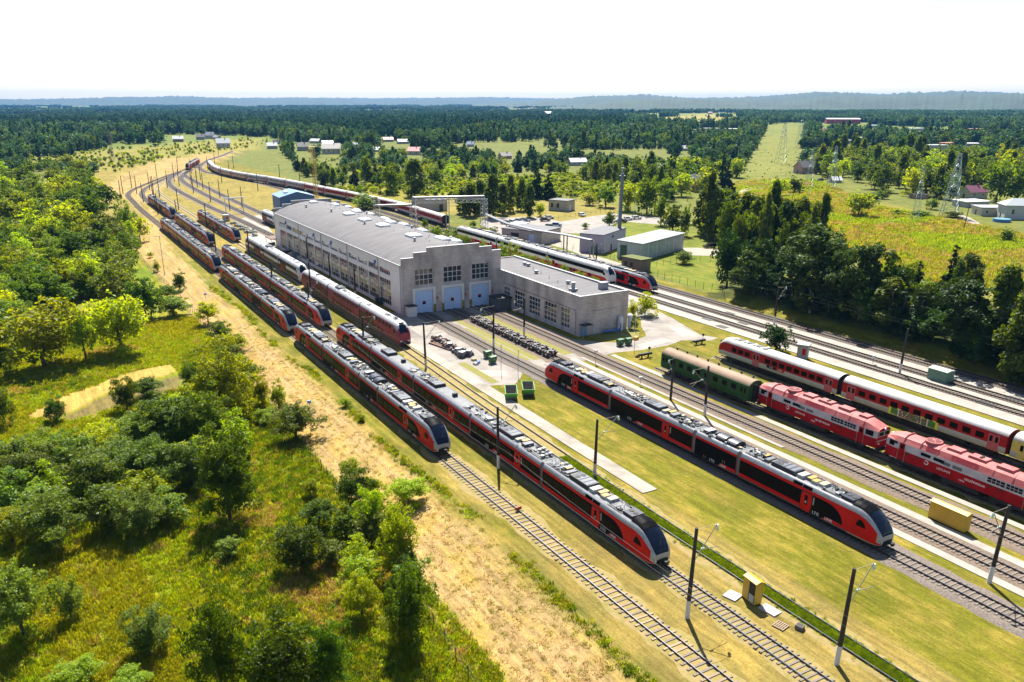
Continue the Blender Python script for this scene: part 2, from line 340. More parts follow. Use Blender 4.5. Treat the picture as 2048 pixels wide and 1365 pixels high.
for P_, m_ in [([(64.5, 128), (67.0, 127.2), (68.2, 133), (66, 134.5)], DARKP), ([(62.6, 146), (65.5, 145), (66.2, 155), (63.2, 157)], DARKP), ([(77, 114.6), (84, 116.3), (83.5, 118), (77.5, 116.8)], DARKP), ([(99, 117), (108, 118.4), (107, 120.6), (100, 119.6)], PALEP), ([(112, 120), (115.5, 119), (117, 126), (114.5, 127)], PALEP), ([(113.5, 131), (116.2, 130), (120, 142), (117.8, 143)], DARKP), ([(64, 117), (68, 115.5), (69.5, 118), (65, 121)], PALEP)]: flat('asphalt_patch', P_, .010, m_)
flat('front_lawn', [(76.9, 121), (79.0, 121), (79.0, 155), (76.9, 155)], .012, mat('mown_grass', (.115, .135, .010), .95, var=.45, scale=1.2, c2=(.20, .155, .04), bump=.7, bscale=4))
GM = MATS['mown_grass']
for i, (x0, x1, y0, y1) in enumerate([(83.6, 86.2, 121, 156), (63.6, 65.2, 113.2, 126), (75.4, 76.6, 121.5, 147)]): flat('lawn_strip', [(x0, y0), (x1, y0), (x1, y1), (x0, y1)], .012, GM)
flat('lawn_island', [(96.5, 125), (100, 123.4), (104.5, 124.6), (106.6, 126.8), (107.6, 130), (105.8, 131.6), (105.5, 129.9), (95.5, 129.9)], .012, GM)
# concrete strips and platforms
flat('concrete_path', [(59.6, 68.4), (61.9, 68.4), (62.6, 112), (63, 165), (63, 262), (61, 262), (61, 165), (60.2, 112)], .10, SLABM, 1)
flat('concrete_path', [(77.3, 60), (78.4, 60), (78.6, 118), (77.3, 118)], .09, CONC, 1)
for x0, x1, y0, y1 in [(77.6, 78.8, 26, 60), (82.9, 84.2, 26, 118), (91.0, 92.1, 26, 116.5), (85.3, 85.9, 70, 118)]:
    flat('concrete_strip', [(x0, y0), (x1, y0), (x1, y1), (x0, y1)], .07, CONC, 1)
for x0, x1, y0, y1 in [(128.9, 130.6, 50, 240), (133.8, 136.2, 50, 240), (122.6, 125.9, 40, 240)]:
    flat('platform_slab', [(x0, y0), (x1, y0), (x1, y1), (x0, y1)], .12, CONC, 1)
# car park, lane and far paths
def gpoly(pts, z=0.): return [g(x, y, z) for x, y in pts]
flat('car_park', gpoly([(968, 436), (1085, 434), (1120, 444), (1180, 434), (1225, 428), (1320, 436), (1390, 447), (1330, 451), (1240, 443), (1215, 455), (1200, 470), (1120, 466), (1070, 462), (985, 462), (960, 450)]), .03, ASPH)
flat('yard_road', gpoly([(985, 462), (1070, 462), (1140, 470), (1165, 478), (1160, 500), (1190, 512), (1245, 528), (1225, 534), (1130, 498), (1060, 480), (960, 466)]), .02, DIRTR)
flat('yard_road', gpoly([(1366, 496), (1400, 496), (1443, 500), (1442, 512), (1400, 512), (1370, 510)]), .02, DIRTR)
flat('country_lane', gpoly([(1925, 430), (1940, 436), (1958, 446), (1962, 455), (1950, 460), (1905, 463), (1893, 460), (1930, 456), (1942, 450), (1932, 440), (1915, 432)]), .03, DIRTR)
flat('country_lane', gpoly([(1440, 400), (1462, 388), (1490, 378), (1512, 373), (1512, 377), (1495, 383), (1470, 394), (1452, 404)]), .03, DIRTR)
flat('concrete_yard', gpoly([(470, 440), (520, 430), (548, 470), (552, 490), (600, 500), (640, 560), (560, 520), (490, 462)]), .012, CONC)
# ================================================================== TRACKS
RAILM = mat('rail_steel', (.055, .045, .04), .45, .6, var=.4, scale=2, c2=(.09, .05, .03))
RAILTOP = mat('polished_rail', (.30, .30, .31), .25, .9, var=.2)
WOODS = [mat('pale_new_wood', (.31, .22, .135), .8, var=.3, scale=6), mat('grey_old_wood', (.20, .16, .13), .9, var=.4, scale=6), mat('brown_old_wood', (.27, .20, .14), .9, var=.4, scale=6)]
CSLEEP = mat('concrete_sleeper', (.20, .165, .13), .9, var=.4, scale=5)
BAL = {'brown': mat('brown_ballast', (.19, .14, .10), .95, c2=(.075, .055, .04), scale=5, bump=1, bscale=9),
       'grey': mat('grey_ballast', (.19, .155, .125), .95, c2=(.07, .055, .045), scale=5, bump=1, bscale=9),
       'dark': mat('dark_ballast', (.13, .10, .08), .95, c2=(.045, .035, .03), scale=4, bump=1, bscale=8),
       'dirt': mat('dirt_ballast', (.27, .19, .085), .95, c2=(.16, .14, .02), scale=.9, bump=.8, bscale=8),
       'grass': mat('grassy_ballast', (.115, .165, .006), .95, c2=(.15, .15, .015), scale=1.2, bump=1, bscale=6)}
def offset(P, d):
    out = []
    for i, p in enumerate(P):
        a = P[max(0, i - 1)]; b = P[min(len(P) - 1, i + 1)]; tx, ty = b[0] - a[0], b[1] - a[1]; l = math.hypot(tx, ty) or 1
        out.append((p[0] + ty / l * d, p[1] - tx / l * d))
    return out
def ribbon(mb, P, prof, m=0, smooth=False):           # prof: list of (offset, z); mats per band
    rows = [[(x, y, z) for x, y in offset(P, d)] for d, z in prof]; n = len(P)
    for k in range(len(prof) - 1):
        v = rows[k] + rows[k + 1]; mm = m[k] if isinstance(m, list) else m
        mb.add(v, [(i, i + 1, n + i + 1, n + i) for i in range(n - 1)], mm, smooth)
def track(label, P, bal='grey', sleepers='concrete', single=0, gap=.62, curved=False, z=.0, spread=1.75):
    if curved: P = catmull(P, 5)
    t = thing('railway_track', label, 'railway track', (P[0][0], P[0][1], z)); ox, oy = P[0]; P = [(x - ox, y - oy) for x, y in P]
    Q = [P[0]]
    for a, b in zip(P[:-1], P[1:]):
        n = max(1, int(math.hypot(b[0] - a[0], b[1] - a[1]) / 1.3)) if a[1] + oy < 175 else 1
        Q += [(a[0] + (b[0] - a[0]) * (k + 1) / n, a[1] + (b[1] - a[1]) * (k + 1) / n) for k in range(n)]
    mb = MB(); rj = random.Random(len(label)); tops = offset(Q, 0); n = len(Q); lo = 1.15 if bal == 'dirt' else spread
    for s in (-1, 1):
        e0 = [(x, y, .10) for x, y in Q]; e1 = []; e2 = []
        A_, B_, C_ = offset(Q, s * (lo - .1)), offset(Q, s * (lo + .05)), offset(Q, s * (lo + .62)); w0 = 0
        for k in range(n):
            w0 = .6 * w0 + rj.uniform(-.4, .4); j = max(-.5, min(.75, w0)) if bal != 'dirt' else rj.uniform(-.75, .75) + w0
            e1.append((A_[k][0], A_[k][1], .10)); f = max(.05, 1 + j); e2.append((B_[k][0] + (C_[k][0] - B_[k][0]) * f, B_[k][1] + (C_[k][1] - B_[k][1]) * f, .008))
        for a, b in ((e0, e1), (e1, e2)): mb.add(a + b, [(i, i + 1, n + i + 1, n + i) if s > 0 else (n + i, n + i + 1, i + 1, i) for i in range(n - 1)])
    mb.build('ballast_bed', BAL[bal], t)
    for s in (-.785, .785):
        mb = MB(); ribbon(mb, P, [(s - .07, .14), (s - .07, .16), (s - .02, .19), (s - .036, .27), (s - .036, .31), (s + .036, .31), (s + .036, .27), (s + .02, .19), (s + .07, .16), (s + .07, .14)], [0, 0, 0, 0, 1, 0, 0, 0, 0])
        mb.build('rail', [RAILM, RAILTOP], t)
    if not sleepers: return t
    # sleepers
    rs = random.Random(len(label)); base = {}
    def smesh(k):
        if k not in base:
            m = MB()
            if k == 'c': m.bx(-1.35, 1.35, -.13, .13, .04, .165, taper=.03); base[k] = m.mesh('sleeper', [CSLEEP])
            else: m.bx(-1.36, 1.36, -.115, .115, .04, .165, taper=.008); base[k] = m.mesh('sleeper', [WOODS[k]])
        return base[k]
    acc = 0; cnt = 0; rest = MB()
    for (ax, ay), (bx_, by_) in zip(P[:-1], P[1:]):
        L_ = math.hypot(bx_ - ax, by_ - ay); a = math.atan2(-(bx_ - ax), by_ - ay)
        while acc < L_:
            u = acc / L_; x, y = ax + (bx_ - ax) * u, ay + (by_ - ay) * u
            if sleepers == 'wood': k = rs.choices([0, 1, 2], [.34, .36, .30])[0]
            else: k = 'c'
            an = a + rs.uniform(-.02, .02); dx = rs.uniform(-.05, .05)
            if cnt < single:
                o = put('sleeper', smesh(k), t, (x + dx, y, 0), an)
            else: rest.bx(-1.35, 1.35, -.12, .12, .04, .165, 0, Matrix.Translation((x + dx, y, 0)) @ Matrix.Rotation(an, 4, 'Z'), taper=.02)
            cnt += 1; acc += gap * rs.uniform(.96, 1.04) * (1.25 if sleepers == 'wood' else 1)
        acc -= L_
    if rest.v: struct(rest.build('sleepers', CSLEEP if sleepers != 'wood' else WOODS[2], t), 'stuff')
    return t
T1, T2, T4, M0, M1 = 43.2, 50.3, 73.5, 80.8, 88.1
def gl(pts): return [g(x, y) for x, y in pts]
def zl(pts): return [g(230 + x / 4, 280 + y / 4) for x, y in pts]
track('leftmost track on pale wooden sleepers in front of the left train', [(T1, 26), (T1, 120), (T1, 300)] + zl([(230, 580), (130, 480), (103, 445), (125, 415), (180, 385), (300, 335), (420, 288), (510, 258), (600, 225), (680, 196)]), 'dirt', 'wood', 95, curved=True)
track('track under the front EMU with earth between its rusty rails', [(T2, 26), (T2, 300), (T2, 430)] + zl([(230, 405), (330, 345), (430, 300), (520, 258)]), 'dirt', 'concrete', 60, curved=True)
track('overgrown track with bright green grass between its rails beside the yellow cabinet', [(56.5, 26), (56.6, 60), (57.6, 100), (59.4, 160), (59.8, 290), (60, 365)] + zl([(360, 430), (345, 380), (400, 330), (470, 285)]), 'dirt', None, 0, curved=True, spread=1.2)
track('grey ballast track carrying the train right of the lawn, ending at the depot doors', [(T4, 26), (T4, 108), (73.2, 130), (73.8, 165)], 'grey', 'concrete', 70, curved=True)
track('track between the yellow cabinet and the concrete strip leading to the middle depot door', [(M0, 26), (M0, 120), (81, 165)], 'brown', 'concrete', 40, curved=True)
track('brown ballast track with clear sleepers passing the green coach and the annex windows', [(M1, 26), (M1, 165)], 'brown', 'concrete', 100)
track('track under the red and white locomotives and the green coach', [(94.9, 24), (94.6, 70), (93.9, 106)], 'dirt', 'concrete')
track('track under the white roofed railcar set', [(108.4, 24), (108.2, 106)], 'dirt', 'concrete')
track('platform track nearest the depot annex, running under the white double decker', [(127.4, 24), (127.4, 300), (128, 340)], 'dark', 'concrete', spread=1.4)
track('middle platform track running under the red train at the wood', [(132.2, 24), (132.4, 300), (133, 340)], 'dark', 'concrete', spread=1.4)
track('outer main track along the foot of the tree line', [(138.4, 24), (138.4, 320), (137.6, 380)] + zl([(1600, 428), (1300, 362), (1060, 310), (860, 265), (790, 228), (757, 190), (752, 170)]), 'dark', 'concrete', curved=True)
track('far yard track beside the white gate frame', zl([(1380, 830), (1280, 780), (920, 610), (760, 540), (600, 460), (480, 395), (432, 345), (445, 305), (520, 260)]), 'brown', 'concrete', curved=True)
track('far yard track ending at the white train behind the depot', zl([(1230, 690), (1000, 575), (780, 470), (620, 385), (545, 335), (530, 300), (560, 268), (620, 235)]), 'brown', 'concrete', curved=True)
track('far yard track passing left of the blue shed', zl([(1220, 610), (1000, 512), (850, 440), (700, 365), (600, 312), (556, 280), (590, 250)]), 'brown', 'concrete', curved=True)
track('far yard track sweeping past the coaches behind the blue shed', zl([(1500, 460), (1320, 392), (1000, 312), (760, 268), (690, 240), (676, 215), (700, 195)]), 'brown', 'concrete', curved=True)
track('single line climbing away past the house on the left horizon', zl([(640, 225), (760, 160), (850, 130), (940, 92)]), 'brown', 'concrete', curved=True)
# ================================================================== TRAINS
RED = mat('train_red', (.60, .007, .009), .42, var=.22, scale=1.1, spec=.14)
SILV = mat('train_silver', (.36, .37, .40), .38, .25, var=.3, scale=1.6, c2=(.26, .26, .27))
DECK = mat('roof_deck_grey', (.125, .13, .145), .6, var=.5, scale=1.2)
BLK = mat('gloss_black', (.006, .006, .007), .45, var=.3, spec=.02)
GLASS = mat('train_glass', (.010, .0075, .005), .2, var=.5, scale=.5, spec=.04)
SKIRT = mat('train_skirt', (.14, .15, .165), .5, var=.3)
BEIGE = mat('train_beige', (.40, .36, .29), .5, var=.15)
DARK = mat('underframe_dark', (.022, .020, .019), .7, var=.5, scale=3)
NAVY = mat('unit_navy', (.018, .022, .038), .4, var=.3, scale=2)
GREYB = mat('unit_grey', (.10, .11, .13), .45, var=.25, scale=2)
WHITE = mat('unit_white', (.36, .36, .36), .5, var=.15, scale=2)
CREAM = mat('unit_cream', (.36, .30, .17), .5, var=.15, scale=2)
YEL = mat('unit_yellow', (.38, .22, .025), .5, var=.15)
PIPE = mat('unit_pipe', (.035, .04, .045), .5, .3, var=.4)
LAMP = mat('lamp_lens', (.75, .77, .78), .15, var=.05, spec=.8)
WTXT = mat('lettering_white', (.85, .85, .85), .5, var=.05)
FRONTG = mat('windscreen_glass', (.008, .013, .030), .06, var=.5, scale=.4, spec=.30)
PROF = [(1.05, .42), (1.33, .50), (1.39, .70), (1.41, 1.25), (1.41, 2.1), (1.40, 2.9), (1.36, 3.25), (1.24, 3.60), (1.10, 3.80), (.75, 3.81), (.35, 3.81), (0, 3.81)]
BANDS = [1, 1, 0, 0, 0, 0, 2, 2, 3, 3, 3]            # 0 red 1 skirt 2 silver 3 deck
def loft(mb, rings, bandm, close0=None, close1=None, smooth=True):
    n = len(rings[0])
    for i in range(len(rings) - 1):
        mm = bandm(i) if callable(bandm) else bandm
        v = rings[i] + rings[i + 1]
        mb.add(v, [(k, k + 1, n + k + 1, n + k) for k in range(n - 1)], mm, smooth)
    if close0 is not None: mb.add(rings[0], [tuple(range(n))], close0)
    if close1 is not None: mb.add(rings[-1], [tuple(range(n - 1, -1, -1))], close1)
def full(half, y): return [(-x, y, z) for x, z in half] + [(x, y, z) for x, z in half[::-1][1:]]
def interp(t, T):
    for (a, va), (b, vb) in zip(T[:-1], T[1:]):
        if t <= b: u = (t - a) / (b - a); return va + (vb - va) * u
    return T[-1][1]
def nose_half(d, prof, ZT, SX, ZB, top, crown=0.):
    zt = interp(d, ZT); sx = interp(d, SX); zb = interp(d, ZB); z0 = prof[0][1]; out = []
    for x, z in prof:
        zz = zb + (z - z0) * (zt - zb) / (top - z0); xx = x * sx
        out.append((xx, zz))
    n = len(out); k0 = n - 4
    for k in range(k0, n):
        out[k] = (out[k][0], out[k][1] + crown * (1 - (out[k][0] / (out[k0][0] + 1e-6)) ** 2))
    return out
# ---- red articulated unit -------------------------------------------------
ZT = [(0, 1.50), (.06, 1.68), (.2, 1.95), (.45, 2.30), (.9, 2.78), (1.4, 3.20), (2.0, 3.58), (2.7, 3.78), (3.3, 3.83), (4.4, 3.81)]
SX = [(0, .66), (.06, .74), (.2, .82), (.45, .88), (.9, .925), (1.4, .955), (2.2, .985), (3.2, 1), (9, 1)]
ZB = [(0, .80), (.06, .72), (.3, .60), (1.2, .46), (3, .42), (9, .42)]
def swoosh(s):     # window band outline (y, z) of a cab car between the nose sweep and the door
    top = [(8.8, 2.88), (6.9, 2.88)] + [(6.9 - 2.3 * math.sin(a), 1.15 + 1.73 * math.cos(a)) for a in [x * math.pi / 2 / 8 for x in range(1, 8)]]
    return top + ([(4.5, 1.12), (6.6, 1.12), (7.5, .60), (8.8, .60)] if s < 0 else [(4.5, .95), (4.6, .60), (6.9, .60), (7.4, .88), (6.9, 1.14), (8.8, 1.14)])
def bands_of(kind, L, s=-1):
    if kind == 'cab': return [swoosh(s), [(10.35, 1.18), (L - .12, 1.18), (L - .12, 2.88), (10.35, 2.88)]], [9.6]
    if kind in ('mid', 'flat'):
        d = L * .30
        return [[(.12, 1.16), (d - .75, 1.16), (d - .75, 2.88), (.12, 2.88)], [(d + .75, 1.16), (L * .64, 1.16), (L * .66, .88), (L * .70, .60), (L - .12, .60), (L - .12, 2.88), (d + .75, 2.88)]], [d]
    return [[(.12, 1.16), (2.5, 1.16), (3.2, .60), (L - .12, .60), (L - .12, 2.95), (.12, 2.95)]], []
def roofbox(x0, x1, y0, y1, h, m, mt=None, fans=0, z=3.8, t=.05):
    mb = MB(); mb.bx(x0, x1, y0, y1, z, z + h, m, mt=mt, taper=t)
    for k in range(fans):
        yy = y0 + (y1 - y0) * (k + .7) / (fans + .4) if fans > 1 else (y0 + y1) / 2
        mb.cyl(((x0 + x1) / 2, yy, z + h), ((x0 + x1) / 2, yy, z + h + .05), .30, .27, 12, 3)
    return mb
RM = [NAVY, GREYB, WHITE, DARK, CREAM, YEL, PIPE, SILV]
def ac_unit(y0, y1, dark=0):
    mb = MB(); mb.bx(-.93, .93, y0, y1, 3.8, 4.28, dark, taper=.10)
    for k in range(2): mb.cyl((-.38 + .76 * k, y1 - 1.1, 4.28), (-.38 + .76 * k, y1 - 1.1, 4.33), .33, .30, 12, 3)
    for k in range(3): mb.bx(-.75, .75, y0 + .3 + k * .8, y0 + .85 + k * .8, 4.28, 4.30, 1)
    mb.bx(-.5, .5, y1 - .02, y1 + .25, 3.85, 4.1, 4); return mb
def clutter(y0, y1, rs, dense=1.):
    mb = MB()
    for k in range(int((y1 - y0) * 3.2 * dense)):
        x = rs.uniform(-.95, .95); y = rs.uniform(y0, y1); c = rs.choice([2, 3, 1, 6, 0, 3, 3, 4, 6])
        mb.box((x, y, 3.8 + .09), (rs.uniform(.12, .5), rs.uniform(.12, .6), rs.uniform(.14, .36)), c)
    for k in range(int((y1 - y0) * 2.2 * dense)):
        x = rs.uniform(-1, 1); y = rs.uniform(y0, y1); z = rs.uniform(4.0, 4.3)
        mb.tube([(x, y, 3.8), (x, y, z), (x + rs.uniform(-.6, .6), y + rs.uniform(-.9, .9), z)], .028, 4, rs.choice([2, 6, 6, 3]))
    for sx in (-1.0, 1.0):
        mb.tube([(sx * .96, y0, 3.87), (sx * .96, y1, 3.87)], .035, 4, 6); mb.tube([(sx * .7, y0, 3.85), (sx * .7, y1, 3.85)], .03, 4, 6)
    return mb
def frames(y0, y1, rs):
    mb = MB()
    for k in range(int((y1 - y0) / .8)):
        y = y0 + .4 + k * .8
        for x in (-.6, .05, .62):
            if rs.random() < .25: continue
            h = rs.uniform(.32, .5)
            for dx in (-.17, .17):
                for dy in (-.17, .17): mb.cyl((x + dx, y + dy, 3.8), (x + dx, y + dy, 3.8 + h), .022, None, 4, 2)
            mb.bx(x - .22, x + .22, y - .2, y + .2, 3.8 + h, 3.84 + h, rs.choice([2, 1, 1, 4, 0]))
    return mb
def join(a, b):
    o = len(a.v); a.v += b.v; a.f += [tuple(o + k for k in f) for f in b.f]; a.m += b.m; a.sm += b.sm; return a
_CAR = {}
def car_def(kind, L, flip_text=False, seed=0):
    key = (kind, L, seed)
    if key in _CAR: return _CAR[key]
    rs = random.Random(hash(kind) % 97 + seed * 13 if False else len(kind) * 7 + seed * 13 + int(L)); subs = []
    B = MB()
    if kind == 'cab':
        ds = [0, .06, .2, .45, .9, 1.4, 2.0, 2.7, 3.3, 4.2, 5.5]
        rings = [full(nose_half(d, PROF, ZT, SX, ZB, 3.81, interp(d, [(0, .02), (.45, .12), (2, .26), (3.3, .38), (3.95, .40), (4.2, 0), (9, 0)])), d) for d in ds[:-2]]
        rings += [full(nose_half(3.95, PROF, ZT, SX, ZB, 3.81, .40), 3.95), full(PROF, 4.0), full(PROF, L - .08)]
        def bm(i):
            b = BANDS[:]
            if i < 9: b = [4, 4] + b[2:8] + [5, 5, 5]
            if i < 1: b = [4, 4, 4, 2, 2, 2, 2, 2, 2, 2, 2]
            elif i < 3: b = [4, 4, 0, 2, 2, 2, 2, 2, 5, 5, 5]
            return b + b[::-1]
        loft(B, rings, bm, close0=4, close1=6)
        for s in (-1, 1):
            v = []                                            # windscreen: patch a few mm proud of the black cap
        W = MB(); wr = []
        for d in (.12, .2, .45, .9, 1.4, 1.9):
            h = nose_half(d, PROF, ZT, SX, ZB, 3.81, interp(d, [(0, .02), (.45, .12), (2, .26)]))
            k = [(x * .93, z + .02) for x, z in h[-4:]]; wr.append(full(k, d - .015))
        loft(W, wr, 0); subs.append(('windscreen', W, [FRONTG]))
        W = MB(); W.tube([(-.1, .35, 2.47), (.25, .75, 2.85), (.3, .9, 3.02)], .018, 4); subs.append(('wiper', W, [DARK]))
        for s in (-1, 1):
            W = MB(); zz = []
            poly = [(1.75, 1.95), (2.95, 1.95), (3.0, 2.15), (2.7, 2.72), (2.45, 2.78), (2.0, 2.45)]
            q = [((s * 1.422 * interp(y, SX)), y, z) for y, z in poly]
            W.add(q, [tuple(range(len(q)))], 0); W.add([(s * (abs(x) + .004), y * .8 + .49, z * .7 + .72) for x, y, z in q], [tuple(range(len(q)))], 1); subs.append(('cab_window', W, [BLK, GLASS]))
            W = MB(); W.box((s * .86, .16, 1.02), (.34, .30, .28), 0, taper=.02); W.box((s * .86, .02, 1.03), (.22, .06, .13), 1); subs.append(('headlight', W, [BLK, LAMP]))
        W = MB(); W.box((0, .02, .93), (1.5, .12, .34), 0); W.box((0, -.02, .92), (.95, .4, .42), 0, taper=.05); W.cyl((0, -.2, .95), (0, -.62, .95), .16, .14, 8, 0); W.box((0, -.66, .95), (.42, .2, .36), 0)
        for s in (-1, 1): W.cyl((s * .55, -.1, .78), (s * .55, -.42, .78), .11, .13, 8, 0)
        subs.append(('coupler', W, [DARK]))
        W = MB()
        for s in (-1, 1):
            W.bx(s * 1.40, s * 1.417, 3.30, 3.325, .62, 3.2, 0); W.bx(s * 1.40, s * 1.4155, 1.75, 3.3, 1.28, 1.30, 0); W.bx(s * 1.40, s * 1.417, 8.84, 8.86, .62, 3.2, 0)
        subs.append(('panel_seam', W, [mat('seam_dark_red', (.16, .008, .008), .6)]))
        boxes = [('roof_unit', roofbox(-.85, .85, 4.1, 5.7, .36, 0, fans=2)), ('roof_pipework', clutter(5.7, 8.2, rs)), ('roof_box', roofbox(-.55, .75, 8.2, 9.0, .34, 2, 4)), ('roof_box', roofbox(-.7, .3, 9.15, 9.9, .38, 2, 5)), ('roof_box', roofbox(-.5, .8, 10.0, 10.7, .36, 1, 5)), ('roof_box', roofbox(-.85, .6, 10.9, 11.8, .42, 2, 2)),
                 ('air_conditioner', ac_unit(12.0, 15.6)), ('roof_box', roofbox(-.8, .7, 16.1, 16.8, .34, 1)), ('roof_box', roofbox(-.2, .8, 17.0, 17.6, .40, 0, 5)), ('roof_pipework', join(clutter(15.9, L - .3, rs, .8), frames(17.2, L - .5, rs)))]
        for s in (-1, 1):
            W = MB(); a, b_ = Vector((s * 1.372, 0, 3.27)), Vector((s * 1.252, 0, 3.62)); o = Vector((s * .012, 0, .006))
            for y0, y1, m in ((9.0, 10.3, 0), (10.4, 11.7, 0), (6.6, 7.6, 1)):
                W.add([(a.x + o.x, y0, a.z), (a.x + o.x, y1, a.z), (b_.x + o.x, y1, b_.z), (b_.x + o.x, y0, b_.z)], [(0, 1, 2, 3)], m)
            subs.append(('fairing_panel', W, [BLK, WHITE]))
    else:
        rings = [full(PROF, .08), full(PROF, L / 2), full(PROF, L - .08)]
        loft(B, rings, BANDS + BANDS[::-1], close0=6, close1=6)
        if kind == 'mid': boxes = [('roof_pipework', join(clutter(.4, 4.6, rs, 1.2), frames(.5, 3.2, rs))), ('roof_box', roofbox(-.8, .6, 4.6, 5.5, .38, 1)), ('roof_box', roofbox(-.4, .8, 5.6, 6.3, .40, 0, 5)), ('roof_box', roofbox(-.8, .5, 6.5, 7.2, .36, 2, 4)), ('air_conditioner', ac_unit(7.6, 11.0)), ('roof_pipework', join(clutter(11.3, L - .4, rs, .9), frames(11.4, 14.2, rs))), ('roof_box', roofbox(-.5, .4, 14.6, 15.6, .34, 2))]
        elif kind == 'flat':
            boxes = [('air_conditioner', ac_unit(L * .62, L * .62 + 3.4)), ('roof_box', roofbox(-.3, .4, L * .36, L * .36 + .6, .55, 0)), ('roof_box', roofbox(.3, .8, L * .40, L * .40 + .5, .2, 5)), ('roof_pipework', clutter(.3, 2.6, rs, .8))]
            if seed % 2: boxes += [('roof_pipework', join(clutter(L - 5, L - .4, rs, 1.3), frames(L - 3.6, L - .6, rs)))]
        else:
            boxes = [('roof_pipework', clutter(.3, L - .3, rs, 1.0)), ('roof_box', roofbox(-.75, .75, L - 1.7, L - .7, .4, 1, 2))]
            for k in range(2):
                W = MB(); y0 = 1.0 + k * 1.9; pr = [(-.95, 3.8), (.95, 3.8)] + [(.95 * math.cos(a), 4.0 + .42 * math.sin(a)) for a in [i * math.pi / 8 for i in range(9)]]
                W.prism(pr, 'y', y0, y0 + 1.5, 0); boxes.append(('exhaust_hood', W))
    for nm, m_ in boxes: subs.append((nm, m_, RM))
    for s in (-1, 1):
        bnds, doors = bands_of(kind, L, s)
        for poly in bnds:
            W = MB(); W.prism(poly if s < 0 else poly[::-1], 'x', s * 1.36, s * 1.416, 0)
            y0 = min(p[0] for p in poly); y1 = max(p[0] for p in poly)
            if kind == 'cab' and y0 < 6: y0 = 5.2
            n = max(1, int((y1 - y0 - .3) / 1.75)); st = (y1 - y0 - .3) / n
            if kind != 'power':
                for k in range(n):
                    a = y0 + .25 + k * st; zt_ = 2.62; zb_ = 1.45
                    if kind == 'cab' and a < 6.2: zt_ = 2.25; a += .35
                    W.add([(s * 1.419, a, zb_), (s * 1.419, a + st - .32, zb_), (s * 1.419, a + st - .32, zt_), (s * 1.419, a, zt_)], [(0, 1, 2, 3) if s > 0 else (3, 2, 1, 0)], 1)
            else:
                for k in range(2): W.box((s * 1.42, 2.0 + k * .35, 1.5), (.03, .06, .4), 2); W.box((s * 1.42, L - 2.2 + k * .35, .95), (.03, .06, .35), 2)
            subs.append(('window_band', W, [BLK, GLASS, CREAM]))
        for dy in doors:
            W = MB(); W.bx(s * 1.385 - .02, s * 1.385 + .02, dy - .75, dy + .75, .5, 2.95, 2); W.bx(s * 1.405 - .022, s * 1.405 + .022, dy - .62, dy + .62, .58, 2.82, 0)
            W.prism([(dy - .2, 1.35), (dy + .2, 1.35), (dy + .22, 1.9), (dy + .2, 2.5), (dy, 2.58), (dy - .2, 2.5), (dy - .22, 1.9)], 'x', s * 1.40, s * 1.43, 1); W.bx(s * 1.41, s * 1.434, dy - .1, dy + .12, 1.55, 1.85, 3)
            subs.append(('door', W, [RED, BLK, DARK, WHITE]))
            W = MB(); W.bx(s * 1.41, s * 1.424, dy - 1.1, dy - .95, 1.75, 2.65, 0); subs.append(('door_notice', W, [WHITE]))
        W = MB(); x_ = s * 1.4215
        ya, yb_ = {'cab': (8.1, 6.35) if s < 0 else (6.2, 7.9), 'mid': (L * .735, L * .60), 'flat': (L * .735, L * .60), 'power': (4.2, 2.2)}[kind]
        add_text(W, 'LTG', side_M(x_, ya, .90, .52, s)); add_text(W, 'LINK', side_M(x_, yb_, .90, .50, s))
        subs.append(('lettering', W, [WTXT, RED, BLK]))
    for yb in ({'cab': [4.6], 'mid': [], 'flat': [], 'power': []}[kind] + [L - .05] * (kind != 'power')):
        W = MB()
        for s in (-1, 1):
            W.bx(s * 1.0 - .09, s * 1.0 + .09, yb - 1.7, yb + 1.7, .38, .72, 0)
            for dy in (-1.25, 1.25): W.cyl((s * .72, yb + dy, .72), (s * .86, yb + dy, .72), .41, None, 14, 1)
        W.bx(-.9, .9, yb - .4, yb + .4, .35, .75, 0); subs.append(('bogie', W, [DARK, PIPE]))
    r = (kind + '_car' if kind == 'cab' else {'mid': 'passenger_car', 'flat': 'passenger_car', 'power': 'power_car'}[kind], B.mesh('car_body', [RED, SKIRT, SILV, DECK, BEIGE, BLK, DARK]), [(n, m_.mesh(n, mm)) for n, m_, mm in subs])
    _CAR[key] = r; return r
GANG = None
def train(label, X, Y, secs, group, rz=0., path=None):
    """red articulated train, nose at (X, Y), running towards +Y; path: bends the train along points"""
    global GANG
    t = thing('articulated_train', label, 'train', (X, Y, .31 - .08), rz, group); y = 0
    if GANG is None:
        m = MB(); m.prism([(-1.32, .6), (1.32, .6), (1.34, 3.2), (1.1, 3.78), (-1.1, 3.78), (-1.34, 3.2)], 'y', -.42, .42, 0); GANG = m.mesh('gangway', [mat('gangway_grey', (.13, .135, .145), .7, var=.3)])
    def along(s):
        if not path: return (0, s, 0)
        d = s
        for (ax, ay), (bx_, by_) in zip(path[:-1], path[1:]):
            L_ = math.hypot(bx_ - ax, by_ - ay)
            if d <= L_ or (bx_, by_) == path[-1]: return (ax + (bx_ - ax) * d / L_, ay + (by_ - ay) * d / L_, math.atan2(-(bx_ - ax), by_ - ay))
            d -= L_
    for i, (kind, L, seed) in enumerate(secs):
        nm, body, subs = car_def(kind, L, seed=seed)
        last = i == len(secs) - 1
        x0, y0, a = along(y + (L if last else 0)); xm, ym, a = along(y + L / 2)
        c = put(nm, body, t, (x0, y0, 0), (math.pi if last else 0) + a)
        for n, m_ in subs: put(n, m_, c)
        y += L
        if not last:
            x1, y1, a = along(y + .2); put('gangway', GANG, t, (x1, y1, 0), a); y += .4
    return t
